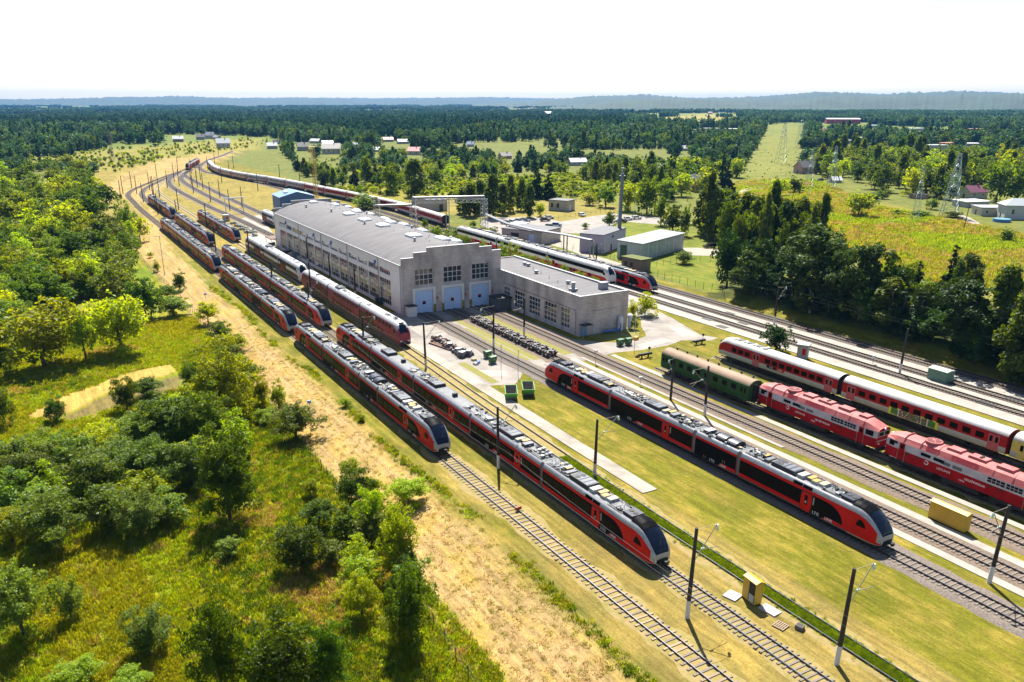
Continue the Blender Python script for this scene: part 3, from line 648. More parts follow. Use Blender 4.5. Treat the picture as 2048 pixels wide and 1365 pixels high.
BE = [('cab', 20, 0), ('power', 7.6, 0), ('mid', 18, 0), ('cab', 18.4, 0)]
EM = [('cab', 20.5, 1), ('mid', 18.2, 2), ('flat', 19, 1), ('flat', 18, 2), ('cab', 19.5, 1)]
EMd = [('cab', 20.5, 1), ('mid', 18.2, 2), ('mid', 18.6, 3), ('mid', 18.2, 4), ('cab', 19.5, 1)]
G = 'red and black articulated trains stabled in the yard'
train('red and black train nearest the dry bank, its nose above the bare pale sleepers', T1, 90.0, BE, G)
train('long red and black train with flat grey middle roofs, nose beside the lone front pole', T2, 54.0, EM, G)
train('red and black train alone on the lawn, its nose beside the long yellow cabinet', T4, 45.2, BE, G)
train('red and black train on the bank side, second in the leftmost row', T1, 159.6, BE, G)
train('red and black train at the far end of the leftmost row beside the bend', T1 + .2, 232.5, EMd, G)
train('long red and black train left of the white double decker', T2 + .2, 160, EMd, G)
train('red and black train with its nose between two far poles left of the rubble heaps', T2 + .3, 277, BE, G)
train('short red and black train standing beside the rubble heaps on the concrete', 60.0, 281.5, BE, G)
train('red and black train farthest back in the second row beside the curving track', T2 + .4, 352, BE, G)
train('red train standing on the platform track opposite the dark tree line', 132.4, 153, EMd, G)
fp = [g(375, 341), g(389, 332), g(402, 325), g(422, 317)]
fp = [(x - fp[0][0], y - fp[0][1]) for x, y in fp]
train('distant red train coming out of the curve at the far end of the yard', *g(375, 341), BE, G, path=fp)
# ================================================================== OTHER ROLLING STOCK
DDW = mat('double_deck_white', (.72, .72, .72), .45, var=.12, scale=.5, spec=.15)
DDR = mat('double_deck_red', (.50, .03, .03), .45, var=.2, spec=.12)
DDP = mat('double_deck_pink', (.27, .025, .050), .5, var=.5, scale=.4, c2=(.26, .09, .10), spec=.12)
DDART = mat('double_deck_artwork', (.15, .06, .03), .5, spec=.1, c2=(.05, .035, .02), scale=.45)
DDROOF = mat('double_deck_roof', (.42, .42, .42), .5, var=.25, scale=.5)
RUST = mat('rusty_iron', (.22, .09, .05), .8, c2=(.07, .05, .045), scale=3)
PD = [(1.0, .35), (1.36, .5), (1.40, 1.0), (1.41, 2.0), (1.41, 3.2), (1.36, 3.9), (1.10, 4.4), (.70, 4.6), (.35, 4.66), (0, 4.68)]
ZTD = [(0, 2.55), (.08, 2.75), (.3, 3.15), (.7, 3.7), (1.2, 4.2), (1.9, 4.55), (2.6, 4.68), (9, 4.68)]
SXD = [(0, .86), (.08, .90), (.3, .945), (.7, .97), (1.3, .99), (2.2, 1), (9, 1)]
def dd_train(label, X, Y, L, n, style, group, cab_far=True, name='double_deck_train'):
    t = thing(name, label, 'train', (X, Y, .25), 0, group)
    lower = {'white': DDR, 'pink': DDP, 'art': DDART}[style]; body = {'white': DDW, 'pink': DDP, 'art': DDW}[style]
    for i in range(n):
        cab = i == 0 or (i == n - 1 and cab_far); far = i == n - 1 and cab and i > 0; mats = [body, lower, DDROOF, BLK, DARK, SKIRT, DDART if style != 'white' else DDW, DDP if style == 'pink' else DDW]
        B = MB(); bnd = [4, 5, 1, 0, 0, 2, 2, 2, 2]
        if style == 'pink': bnd = [4, 5, 0, 0, 0, 2, 2, 2, 2]
        bn = bnd + bnd[::-1]
        def hh(d):
            z0 = PD[0][1]; zt = interp(d, ZTD); sx = interp(d, SXD); return [(x * sx, z0 + (z - z0) * (zt - z0) / (4.68 - z0)) for x, z in PD]
        ds = [0, .08, .3, .7, 1.2, 1.9, 2.8] if cab else [.1]
        rings = [full(hh(d) if cab else PD, d) for d in ds] + [full(PD, 6), full(PD, L * .6), full(PD, L - .25)]
        def bm(k):
            b = bnd[:]
            if cab and k < 3: b = [4, 5, 7, 7, 7, 7, 7, 7, 7]
            if k == len(rings) - 2 and style != 'white': b = [4, 5, 6, 6, 0, 2, 2, 2, 2] if i != 1 else bnd
            return b + b[::-1]
        loft(B, rings, bm, close0=7 if cab else 4, close1=4)
        o = put('double_deck_car', B.mesh('car_body', mats), t, (0, i * L + (L if far else 0), 0), math.pi if far else 0)
        a = 3.0 if cab else .5
        for s in (-1, 1):
            for zb_, zt_, nm in ((2.95, 3.62, 'upper_windows'), (1.25, 1.9, 'lower_windows')):
                W = MB(); b0 = a if zb_ > 2 else a + 4.2
                if style == 'white' and zb_ > 2 or style == 'art' and zb_ > 2: W.bx(s * 1.38, s * 1.419, b0 - (1.0 if cab else .2), L - .5, zb_ - .12, zt_ + .12, 0)
                k = b0 + .4
                while k < L - 5.2:
                    if not (style == 'white' and zb_ < 2 and int(k) % 3 == 0): W.bx(s * 1.39, s * 1.4235, k, k + 1.2, zb_, zt_, 1)
                    k += 1.75
                W.build(nm, [BLK, GLASS], o)
            W = MB(); W.bx(s * 1.395, s * 1.425, L - 4.2, L - 2.9, .55, 2.6, 0); W.bx(s * 1.40, s * 1.43, L - 3.9, L - 3.2, 1.5, 2.3, 1); W.build('door', [body if style == 'pink' else DDR, GLASS], o)
            W = MB()
            for yb in (3.2, L - 3.2):
                for dy in (-1.3, 1.3): W.cyl((s * .7, yb + dy, .46), (s * .95, yb + dy, .46), .44, None, 14, 0)
                W.bx(s * 1.0, s * 1.25, yb - 1.9, yb + 1.9, .3, .62, 0)
            W.build('bogie', [DARK], o)
        if cab:
            W = MB(); wr = []
            for d in (.1, .3, .7, 1.15): wr.append(full([(x * .84, z + .03) for x, z in hh(d)[-4:]], d - .03))
            loft(W, wr, 0); W.build('windscreen', [FRONTG], o)
            W = MB(); W.bx(-.45, .45, 1.45 - .2, 1.5 + .2, 4.34, 4.46, 0); W.build('destination_display', [BLK], o)
            for s in (-1, 1):
                W = MB(); W.box((s * .8, .03, 1.15), (.4, .12, .22), 0); W.build('headlight', [LAMP], o)
                W = MB(); W.bx(s * 1.36, s * 1.416, 1.4, 2.3, 2.5, 3.2, 0); W.build('cab_window', [GLASS], o)
            W = MB(); W.box((0, -.1, .75), (1.7, .35, .5), 0); W.cyl((0, -.1, .85), (0, -.65, .85), .17, None, 8, 0); W.build('coupler', [DARK], o)
            if style == 'pink':
                W = MB()
                for s in (-1, 1): W.tube([(s * 1.1, -.03, 1.35), (0, -.05, 1.75)], .06, 4, 0)
                W.build('nose_stripe', [DDR], o)
        rs = random.Random(i + len(label)); W = MB()
        for k in range(9): W.box((rs.uniform(-.3, .3), rs.uniform(2.8, L - 2), 4.70), (rs.uniform(.5, .9), rs.uniform(.6, 1.6), .12), rs.choice([0, 1, 1]))
        if i == 1: W.tube([(-.7, L - 7, 4.7), (-.6, L - 5, 5.15), (0, L - 6.5, 5.5), (.6, L - 5, 5.15), (.7, L - 7, 4.7)], .05, 5, 2); W.tube([(-.8, L - 6.5, 5.5), (.8, L - 6.5, 5.5)], .05, 5, 2); W.box((0, L - 5.5, 4.8), (1.6, 3, .2), 2)
        W.build('roof_unit', [DDROOF, GREYB, PIPE], o)
        if i < n - 1:
            W = MB(); W.bx(-1.2, 1.2, (i + 1) * L - .3, (i + 1) * L + .15, .6, 4.3, 0); W.build('gangway', [mat('gangway_grey', (.13, .135, .145))], t)
    return t
dd_train('faded pink double deck train whose nose faces the asphalt in front of the depot', 59.3, 139.8, 21.0, 3, 'pink', 'double deck trains')
dd_train('white double deck train with dark window band parked before the lean-to at the depot corner', 59.9, 206.8, 19.5, 3, 'art', 'double deck trains')
dd_train('white double deck train with red lower panels passing behind the depot bushes', 128.4, 165, 29.0, 3, 'white', 'double deck trains')
dd_train('reddish white railcar showing only its nose behind the depot far gable', 81.2, 309, 18, 1, 'art', 'double deck trains', cab_far=False, name='railcar')

# ---- railcar set with white roof
RR = mat('coach_red', (.40, .018, .018), .5, var=.2, scale=.8, spec=.12); RW = mat('coach_white', (.45, .47, .56), .6, spec=.06, var=.2, scale=.8)
ROOFW = mat('coach_roof_white', (.44, .435, .43), .5, var=.2, scale=.35, c2=(.30, .27, .245)); COR = mat('coach_door_pink', (.48, .10, .13), .5, var=.2)
CYEL = mat('coach_yellow', (.60, .48, .12), .5, var=.2)
PC = [(1.1, .95), (1.46, 1.05), (1.48, 1.9), (1.48, 2.9), (1.44, 3.45), (1.28, 3.75), (.9, 4.05), (.45, 4.2), (0, 4.25)]
def window_rows(o, s, ys, z0, z1, wd, frame=WHITE, nm='window', x=1.48):
    for y in ys:
        W = MB(); W.bx(s * (x - .03), s * (x + .012), y - wd / 2 - .07, y + wd / 2 + .07, z0 - .07, z1 + .07, 0); W.bx(s * (x - .02), s * (x + .02), y - wd / 2, y + wd / 2, z0, z1, 1); W.build(nm, [frame, GLASS], o)
def bogies(o, L, inset=3.4, z=.0):
    for yb in (inset, L - inset):
        W = MB()
        for s in (-1, 1):
            for dy in (-1.25, 1.25): W.cyl((s * .7, yb + dy, .47), (s * .86, yb + dy, .47), .46, None, 14, 0)
            W.bx(s * 1.0 - .1, s * 1.0 + .1, yb - 1.8, yb + 1.8, .42, .75, 0)
            for dy in (-.5, 0, .5): W.cyl((s * 1.0, yb + dy, .5), (s * 1.0, yb + dy, .95), .12, None, 8, 0)
        W.bx(-.9, .9, yb - .5, yb + .5, .5, .95, 0); W.build('bogie', [DARK], o)
def coach(name, label, X, Y, L, group, cols=(RR, RW, ROOFW), nose=False, doors=(1.6, -1.6), nwin=9, winw=1.15, doorm=COR, rz=0., text=True, graffiti=False, stripes=True, cat='railway coach'):
    o = thing(name, label, cat, (X, Y, .28), rz, group); B = MB()
    def half(d):
        zt = interp(d, [(0, 2.9), (.3, 3.5), (.9, 4.0), (1.7, 4.25), (9, 4.25)]) if nose else 4.25; sx = interp(d, [(0, .86), (.3, .93), (1, .99), (1.7, 1), (9, 1)]) if nose else 1
        return [(x * sx, .95 + (z - .95) * (zt - .95) / 3.3) for x, z in PC]
    ds = [0, .3, .9, 1.7] if nose else [0]
    rings = [full(half(d), d) for d in ds] + [full(PC, L / 2), full(PC, L - .02)]
    b = [3, 1, 0, 0, 2, 2, 2, 2]; loft(B, rings, b + b[::-1], close0=0, close1=3)
    B.build('body', [cols[0], cols[1], cols[2], DARK], o)
    W = MB(); W.bx(-1.1, 1.1, 4.8, L - 4.8, .45, 1.02, 0); W.bx(-.5, .5, -.35, L + .35, .8, 1.0, 0)
    for k in range(5): y = 5.4 + k * (L - 11.5) / 4.5; W.bx(-1.3, 1.3, y, y + 1.3, .5, .98, 0)
    W.build('underframe', [DARK], o); bogies(o, L)
    dl = [d if d > 0 else L + d for d in doors]
    a0, a1 = (min(dl) + 1.0, max(dl) - 1.0) if len(dl) > 1 else (1.2, L - 1.2)
    if nose: a0 = 3.2
    ys = [a0 + (a1 - a0) * (k + .5) / nwin for k in range(nwin)]
    ys = [y for y in ys if all(abs(y - d) > 1.2 for d in dl)]
    for s in (-1, 1):
        window_rows(o, s, ys, 2.2, 3.0, winw, cols[0] if stripes else WHITE)
        for d in dl:
            W = MB()
            for q in (-.38, .38): W.bx(s * 1.45, s * 1.50, d + q - .35, d + q + .35, 1.0, 3.25, 0); W.bx(s * 1.46, s * 1.506, d + q - .2, d + q + .2, 2.2, 3.0, 1)
            W.build('door', [doorm, GLASS], o)
        if text:
            W = MB(); y = L * .52; W.bx(s * 1.47, s * 1.49, y + .1, y + 1.9, 1.5, 2.0, 0); W.bx(s * 1.47, s * 1.49, y - 1.9, y + .1, 1.5, 2.0, 1)
            add_text(W, 'LTG', side_M(s * 1.494, y + (1.0 if s < 0 else -.9), 1.75, .45, s), 2); add_text(W, 'LINK', side_M(s * 1.494, y - (.9 if s < 0 else -1.0), 1.75, .45, s), 2); W.build('lettering', [BLK if s < 0 else RR, RR if s < 0 else BLK, WTXT], o)
        if graffiti and s < 0:
            W = MB(); y = L * .52; rs = random.Random(5)
            pr = [(y - 3.9 + k * .65 , 2.05 + rs.uniform(.0, .28)) for k in range(13)]; pl = [(y + 3.9 - k * .65, 1.05 + rs.uniform(0, .15)) for k in range(13)]
            W.add([(-1.492, a, c) for a, c in pr + pl], [tuple(range(26))], 3)
            pr = [(y - 3.5 + k * .58, 1.98 + rs.uniform(.0, .2)) for k in range(13)]; pl = [(y + 3.5 - k * .58, 1.1 + rs.uniform(0, .15)) for k in range(13)]
            W.add([(-1.494, a, c) for a, c in pr + pl], [tuple(range(26))], 0)
            for dz, sc, m, dx in ((0, 1.62, 1, .0), (.02, 1.45, 2, .004)): add_text(W, 'BASH', side_M(-1.497 - dx, y, 1.58 + dz, sc, -1) @ Matrix.Diagonal((1.3, 1, 1, 1)), m)
            W.build('graffiti', [mat('graffiti_green', (.06, .20, .05), .5), mat('graffiti_white', (.7, .68, .7), .5), mat('graffiti_crimson', (.42, .02, .10), .5, c2=(.05, .02, .03), scale=2), mat('graffiti_yellow', (.7, .72, .05), .5)], o)
    W = MB()
    if nose:
        for s in (-1, 1): W.prism([(s * .12, 3.02), (s * 1.12, 3.02), (s * 1.08, 3.42), (s * .12, 3.46)][::s], 'y', .12, .28, 0)
        W.build('windscreen', [FRONTG], o); W = MB()
        for k in range(6): W.box((.0, 3 + k * 1.1, 4.25), (1.1, .7, .14), k % 2)
        W.bx(-.75, .75, 9.6, 10.6, 4.15, 4.45, 0, taper=.2); W.build('roof_vent', [ROOFW, GREYB], o)
        W = MB(); W.cyl((0, .1, 1.75), (0, -.06, 1.75), .45, None, 14, 0); W.bx(-1, 1, -.12, .1, 1.05, 1.3, 1); W.build('headlight', [COR, DARK], o)
    else:
        W.bx(-.65, .65, -.18, .1, 1.1, 3.6, 0); W.bx(-.65, .65, L - .1, L + .18, 1.1, 3.6, 0); W.build('gangway', [DARK], o)
    return o
G = 'coaches of the white roofed railcar set'
coach('railcar', 'white roofed railcar with rounded cab at the far end and a logo on its side', 108.3, 104.8, 26.2, G, nose=True, doors=(9.2, -1.7), nwin=13, winw=1.15, rz=math.pi)
coach('railcar_coach', 'white roofed railcar coach with crimson and green graffiti sprayed along its lower side', 108.3, 52.2, 25.6, G, doors=(1.7, -1.7), nwin=11, text=False, graffiti=True)
coach('railcar_coach', 'pale grey coach with yellow doors cut by the edge of the photo', 108.3, 26.0, 25.6, G, cols=(CYEL, RW, ROOFW), doors=(1.7, -1.7), nwin=11, doorm=CYEL, text=False)
# green coach
GRN = mat('coach_green', (.036, .090, .020), .6, spec=.1, var=.45, scale=.6, c2=(.02, .07, .02)); GROOF = mat('coach_rust_roof', (.30, .19, .13), .8, c2=(.20, .145, .09), scale=.35)
o = coach('passenger_coach', 'old green coach with rusty pale roof and black roof pipes', 93.7, 83.2, 20.4, None, cols=(GRN, GRN, GROOF), doors=(1.1, -1.1), nwin=8, winw=1.05, doorm=GRN, text=False, stripes=True)
W = MB(); W.tube([(.55, .5, 4.55), (.55, 20, 4.55)], .06, 5, 0)
for k in range(8): W.box((.55, 1.2 + k * 2.5, 4.35), (.18, .25, .4), 0)
W.build('roof_pipe', [DARK], o)
W = MB()
for s in (-1, 1):
    for k in range(6): W.bx(s * 1.478, s * 1.492, .3, 20.1, 1.15 + k * .16, 1.19 + k * .16, 0)
    W.bx(s * 1.42, s * 1.50, .1, 20.3, 3.42, 3.5, 0)
W.build('body_ribs', [GRN], o)
# locomotives
LR = mat('loco_red', (.37, .010, .012), .65, spec=.05, var=.45, scale=.8); LW = mat('loco_white', (.50, .47, .49), .6, spec=.1, var=.3, scale=.9); LROOF = mat('loco_roof_red', (.46, .135, .125), .65, c2=(.34, .06, .055), scale=.5)
PL = [(1.2, .95), (1.47, 1.0), (1.48, 1.5), (1.48, 2.35), (1.47, 3.35), (1.10, 4.05), (.62, 4.33), (0, 4.36)]
def loco(label, X, Y, L, grp):
    o = thing('diesel_locomotive', label, 'locomotive', (X, Y, .28), 0, grp); B = MB()
    def half(d):
        sx = interp(d, [(0, .88), (.5, .96), (1.2, 1), (9, 1)]); zt = interp(d, [(0, 3.75), (1.8, 4.36), (9, 4.36)])
        return [(x * sx, z if z < 3.4 else 3.35 + (z - 3.35) * (zt - 3.35) / 1.01) for x, z in PL]
    ds = [-.12, 0, .5, 1.2, 1.9]
    fr = [full([(x * .9, z) for x, z in half(0)], -.12)]
    rings = [full([(x * .97, min(z, 2.4) if False else z) for x, z in half(max(0, d))], d + (0.0)) for d in ds]
    rings += [full(PL, L * .35), full(PL, L * .6), full([(x, z) for x, z in half(1.2)], L - 1.2), full(half(0), L), full([(x * .97, z) for x, z in half(0)], L + .1)]
    b = [3, 0, 0, 1, 2, 2, 2]; loft(B, rings, b + b[::-1], close0=0, close1=0, smooth=False); B.build('body', [LR, LW, LROOF, DARK], o)
    for e, y in ((-1, -.135), (1, L + .115)):
        W = MB(); W.bx(-1.1, 1.1, y - .01, y + .01, 2.55, 3.3, 1)
        for s in (-1, 1): W.bx(s * .56 - .47, s * .56 + .47, y - .025, y + .025, 2.65, 3.22, 0)
        W.build('windscreen', [GLASS, LW], o)
        W = MB(); W.bx(-1.35, 1.35, y - .02, y + .02, 1.9, 2.05, 0); W.build('nose_stripe', [LW], o)
        W = MB(); W.cyl((0, y, 3.6), (0, y + e * .12, 3.6), .18, None, 12, 0)
        for s in (-1, 1): W.cyl((s * .9, y, 1.6), (s * .9, y + e * .08, 1.6), .13, None, 10, 0)
        W.build('headlight', [LAMP], o)
        W = MB(); W.bx(-1.2, 1.2, y - .2, y + .2, .5, 1.0, 0); W.cyl((0, y, .85), (0, y + e * .6, .85), .15, None, 8, 0); W.build('coupler', [DARK], o)
    for s in (-1, 1):
        for ya, yb in ((.75, 1.35), (L - 1.35, L - .75)):
            W = MB(); W.bx(s * 1.40, s * 1.474, ya - .25, yb + .3, 2.55, 3.25, 0); W.build('cab_window', [GLASS], o)
        for y in (2.3, L - 2.3):
            W = MB(); W.bx(s * 1.46, s * 1.50, y - .38, y + .38, 1.1, 3.3, 0); W.bx(s * 1.47, s * 1.508, y - .22, y + .22, 2.55, 3.1, 1); W.tube([(s * 1.53, y - .5, .8), (s * 1.53, y - .5, 2.6)], .025, 4, 2); W.tube([(s * 1.53, y + .5, .8), (s * 1.53, y + .5, 2.6)], .025, 4, 2); W.build('door', [LR, GLASS, CREAM], o)
        for k, (ya, yb, z0, z1, m) in enumerate([(3.2, 5.0, 2.6, 3.2, 0), (5.2, 7.2, 2.6, 3.2, 0), (L - 8.0, L - 6.6, 2.65, 3.05, 1), (L - 6.2, L - 4.9, 2.65, 3.05, 1), (L * .5, L * .5 + 1.2, 2.55, 2.95, 2), (L * .5 + 1.5, L * .5 + 2.7, 2.55, 2.95, 2)]):
            W = MB(); W.bx(s * 1.46, s * 1.488, ya, yb, z0, z1, 0)
            if m == 0:
                for q in range(1, 4): W.bx(s * 1.47, s * 1.496, ya + (yb - ya) * q / 4 - .03, ya + (yb - ya) * q / 4 + .03, z0, z1, 1)
                W.bx(s * 1.47, s * 1.496, ya, yb, (z0 + z1) / 2 - .03, (z0 + z1) / 2 + .03, 1)
            W.build('side_grille' if m else 'side_window', [BLK if m < 2 else GREYB, LW], o)
        W = MB()
        for k, y in enumerate((5.2, 6.4, 15.9, 17.1)): W.bx(s * 1.47, s * 1.49, y, y + .55, 2.05, 2.25, 0)
        W.build('side_vent', [DARK], o)
        W = MB(); add_text(W, 'LIETUVOS', side_M(s * 1.487, L * .5 + (2.2 if s < 0 else -2.2), 1.80, .40, s)); add_text(W, 'GELE\u017dINKELIAI', side_M(s * 1.487, L * .5 - (1.75 if s < 0 else -1.75), 1.80, .38, s)); add_text(W, 'TEP70', side_M(s * 1.487, L * .5 - (.2 if s < 0 else -.2), 1.42, .28, s))
        yc = L * .5 + (4.5 if s < 0 else -4.6)
        for q in range(8):
            a0, a1 = R(40 + q * 40), R(40 + q * 40 + 32); W.add([(s * 1.487, yc + .3 * math.cos(a) * r, 1.95 + .3 * math.sin(a) * r) for a, r in ((a0, 1), (a1, 1), (a1, .65), (a0, .65))], [(0, 1, 2, 3)], 0)
        W.build('lettering', [WTXT], o)
    rs = random.Random(int(Y)); 
    W = MB()
    for k in range(1, 9):
        y = L * k / 9; W.prism([(x + .02, z + .02) for x, z in PL[4:]] + [(-x - .02, z + .02) for x, z in PL[4:-1][::-1]], 'y', y - .04, y + .04, 0)
    W.build('roof_ribs', [LROOF], o)
    for ya, w_, h, m in ((2.2, 1.4, .2, 0), (5.0, 2.0, .25, 0), (8.2, 2.2, .22, 1), (11.3, 1.8, .22, 0)):
        W = MB(); W.bx(-.7, .7, ya, ya + w_, 4.3, 4.36 + h, 0, taper=.08)
        if m:
            for q in range(2): W.cyl((-.2 + .45 * q, ya + .9, 4.36 + h), (-.2 + .45 * q, ya + .9, 4.5 + h), .2, .17, 10, 1)
        W.build('roof_hatch', [LROOF, DARK], o)
    for ya in (L - 5.4,):
        W = MB(); W.cyl((0, ya, 4.3), (0, ya, 4.52), 1.0, 1.0, 24, 0); W.cyl((0, ya, 4.52), (0, ya, 4.53), .85, .85, 24, 1)
        for q in range(8): a = q * math.pi / 4; W.bx(-.03, .03, 0, .9, 4.53, 4.57, 0, Matrix.Translation((0, ya, 0)) @ Matrix.Rotation(a, 4, 'Z'))
        W.cyl((0, ya, 4.5), (0, ya, 4.6), .2, .2, 12, 0); W.build('roof_fan', [LROOF, mat('fan_dark', (.10, .02, .02), .6)], o)
    for s in (-1, 1):
        for y0, y1 in ((L * .42, L * .58), (L * .66, L * .74)):
            W = MB(); a, c = PL[4], PL[5]; W.add([(s * (a[0] + .0 - .05), y0, a[1] + .12), (s * (a[0] - .05), y1, a[1] + .12), (s * (c[0] + .05), y1, c[1] - .02), (s * (c[0] + .05), y0, c[1] - .02)], [(0, 1, 2, 3)], 0); W.build('roof_panel', [mat('loco_roof_dark', (.33, .02, .03), .6)], o)
    W = MB(); W.bx(-1.3, 1.3, 8.0, L - 8.0, .35, 1.05, 0, taper=.1); W.build('fuel_tank', [DARK], o)
    for yb in (4.2, L - 4.2):
        W = MB()
        for s in (-1, 1):
            for dy in (-1.85, 0, 1.85): W.cyl((s * .7, yb + dy, .53), (s * .9, yb + dy, .53), .52, None, 14, 0)
            W.bx(s * 1.05 - .12, s * 1.05 + .12, yb - 2.6, yb + 2.6, .45, .85, 0)
        W.build('bogie', [DARK], o)
    return o
G = 'red and white diesel locomotives coupled in a row'
loco('red and white diesel locomotive coupled behind the old green coach', 95.1, 61.9, 20.6, G)
loco('red and white diesel locomotive with a round roof fan, running out of the photo', 94.9, 39.6, 20.6, G)
# distant passenger coaches
G = 'passenger coaches lined up behind the depot'
CGR = mat('coach_graffiti_blue', (.40, .50, .58), .5, c2=(.30, .12, .14), scale=.5); CPALE = mat('coach_pale', (.55, .52, .50), .5, var=.25, scale=.6, c2=(.38, .16, .16))
line = catmull([g(419, 333), g(432, 346), g(457, 354), g(495, 362), g(532, 367.5), g(567, 374), g(608, 382), g(650, 391.5), g(710, 404), g(745, 412), g(790, 422), g(893, 455)], 3)
cum = [0]
for a, b in zip(line[:-1], line[1:]): cum.append(cum[-1] + math.hypot(b[0] - a[0], b[1] - a[1]))
def at(s):
    for i in range(len(line) - 1):
        if s <= cum[i + 1]:
            u = (s - cum[i]) / (cum[i + 1] - cum[i]); return line[i][0] + (line[i + 1][0] - line[i][0]) * u, line[i][1] + (line[i + 1][1] - line[i][1]) * u
    return line[-1]
nco = int(cum[-1] / 25.4)
wordlist = ['white coach at the far end of the line, beside the distant red train', 'white coach second from the far end of the curved line', 'pale coach in the curved line behind the far poles', 'dirty pale coach in the curved line before the blue graffiti cars',
 'light blue graffiti covered carriage with roof gear, first of the blue cars', 'light blue graffiti covered carriage in the middle of the blue cars', 'light blue graffiti covered carriage nearest the red and white coaches']
for k in range(nco):
    s0 = cum[-1] - (k + 1) * 25.4; a = at(s0); b = at(s0 + 24.6); rz = math.atan2(-(b[0] - a[0]), b[1] - a[1]) 
    f = (nco - 1 - k) / max(1, nco - 1); vx = px(*a)[0]
    cols = (CPALE, CPALE, ROOFW) if vx < 495 else (CGR, CGR, ROOFW) if vx < 600 else (RR, RW, ROOFW)
    lab = 'white coach in the curved line of carriages far behind the poles' if vx < 495 else 'light blue graffiti covered carriage beyond the blue shed' if vx < 600 else 'red and white coach standing beyond the yellow lattice mast' if vx < 760 else 'red and white coach with its dark end showing under the pipe bridge'
    coach('passenger_coach', lab, a[0], a[1], 24.6, G, cols=cols, doors=(1.4, -1.4), nwin=10, rz=rz, text=False)
# spare bogies in a row and in the shade
BM_ = mat('bogie_black', (.025, .025, .03), .55, c2=(.10, .075, .055), scale=2); BTOP = mat('bogie_top_grey', (.10, .105, .125), .5, var=.5, scale=2)
def bogie_mesh(seed):
    rs = random.Random(seed); W = MB()
    for s in (-1, 1):
        for dy in (-.68, .68): W.cyl((s * .72, dy, .47), (s * .86, dy, .47), .46, None, 14, 0); W.cyl((s * .86, dy, .47), (s * 1.1, dy, .47), .16, None, 8, 1)
        W.bx(s * 1.0 - .13, s * 1.0 + .13, -1.15, 1.15, .55, .85, 0, mt=1)
        for dy in (-.4, .4): W.cyl((s * 1.0, dy, .85), (s * 1.0, dy, 1.05), .15, None, 8, 1)
    W.bx(-1.0, 1.0, -.3, .3, .5, .82, 0, mt=1); W.cyl((0, 0, .82), (0, 0, .92), .32, None, 12, 1)
    for dy in (-.68, .68): W.cyl((-.8, dy, .47), (.8, dy, .47), .10, None, 6, 2)
    for k in range(6): W.box((rs.uniform(-.8, .8), rs.uniform(-1, 1), rs.uniform(.8, 1.0)), (rs.uniform(.2, .8), rs.uniform(.1, .4), .14), rs.choice([0, 1, 1, 2]), rs.uniform(0, 3))
    return W
BMS = [bogie_mesh(k).mesh('spare_bogie', [BM_, BTOP, RUST]) for k in range(4)]
for k in range(12):
    o = put('spare_bogie', BMS[k % 4], None, (80.8, 121.6 + k * 2.62, .27), RND.uniform(-.04, .04)); tag(o, 'black spare bogie lined up on the track in front of the depot doors' if 0 < k < 11 else ('black spare bogie at the open end of the row, nearest the crossing' if k == 0 else 'black spare bogie in the shade nearest the middle depot door'), 'bogie', 'spare bogies on the depot track')
# ================================================================== DEPOT
BRICK = brick_mat('grey_brick', (.55, .465, .42), (.42, .35, .315), (.60, .53, .49), .8, .26, stain=.45)
RENDER = mat('cream_render', (.74, .68, .62), .85, var=.12, scale=.4)
ROOFB = mat('roof_felt', (.125, .118, .125), .85, var=.38, scale=.5, stretch=(.25, 1, 1), bump=.1, bscale=4)
COPE = mat('coping_metal', (.33, .335, .34), .45, .2, var=.2); FRAME = mat('window_frame_white', (.72, .72, .72), .5, var=.1)
WGLASS = mat('hall_glass', (.03, .032, .035), .05, var=.5, spec=.9, coat=.3, scale=.3); BLUEM = mat('blue_metal', (.05, .16, .42), .4, var=.2)
DOORW = mat('gate_white_blue', (.50, .63, .86), .5, var=.1, scale=.5); DOWN = mat('grey_metal', (.33, .34, .36), .5, .2, var=.3)
BOARD_REFL = mat('board_reflection', (.50, .36, .21), .8, var=.25, scale=.7)  # one colour for wood boards and painted golden reflections of the trains
def grid_window(name, parent, axis, at_, sgn, a0, a1, z0, z1, na, nz, bar=.09, sill=None, glass=None, board_refl=0., seed=0):
    """axis 'x': window in the plane x=at_, spanning y; sgn = outward direction"""
    def b(mb, u0, u1, z0_, z1_, d0, d1, m):
        lo, hi = sorted((at_ + sgn * d0, at_ + sgn * d1))
        if axis == 'x': mb.bx(lo, hi, u0, u1, z0_, z1_, m)
        else: mb.bx(u0, u1, lo, hi, z0_, z1_, m)
    f = MB()
    for k in range(na + 1): u = a0 + (a1 - a0) * k / na; b(f, u - bar / 2, u + bar / 2, z0, z1, -.10, .035, 0)
    for k in range(nz + 1): z = z0 + (z1 - z0) * k / nz; b(f, a0 - bar / 2, a1 + bar / 2, z - bar / 2, z + bar / 2, -.10, .031, 0)
    o = f.build(name, FRAME, parent)
    p = MB(); b(p, a0, a1, z0, z1, -.08, .008, 0); p.build('pane', glass or WGLASS, o)
    if board_refl:
        rs = random.Random(seed); q = MB()
        for i in range(na):
            for j in range(nz):
                if 0 < j < nz - 1 and rs.random() < board_refl * 1.7: b(q, a0 + (a1 - a0) * (i + .06) / na, a0 + (a1 - a0) * (i + .94) / na, z0 + (z1 - z0) * (j + .03) / nz, z0 + (z1 - z0) * (j + rs.uniform(.8, .97)) / nz, .0, .012, 0)
        if q.v: q.build('board_reflection_pane', BOARD_REFL, o)
    if sill is not None: s_ = MB(); b(s_, a0 - .15, a1 + .15, z0 - .22, z0 - .06, -.05, .12, 0); s_.build('sill', sill, o)
    return o
X0, X1, Y0, Y1, EZ = 69.0, 94.0, 163.0, 267.0, 11.0
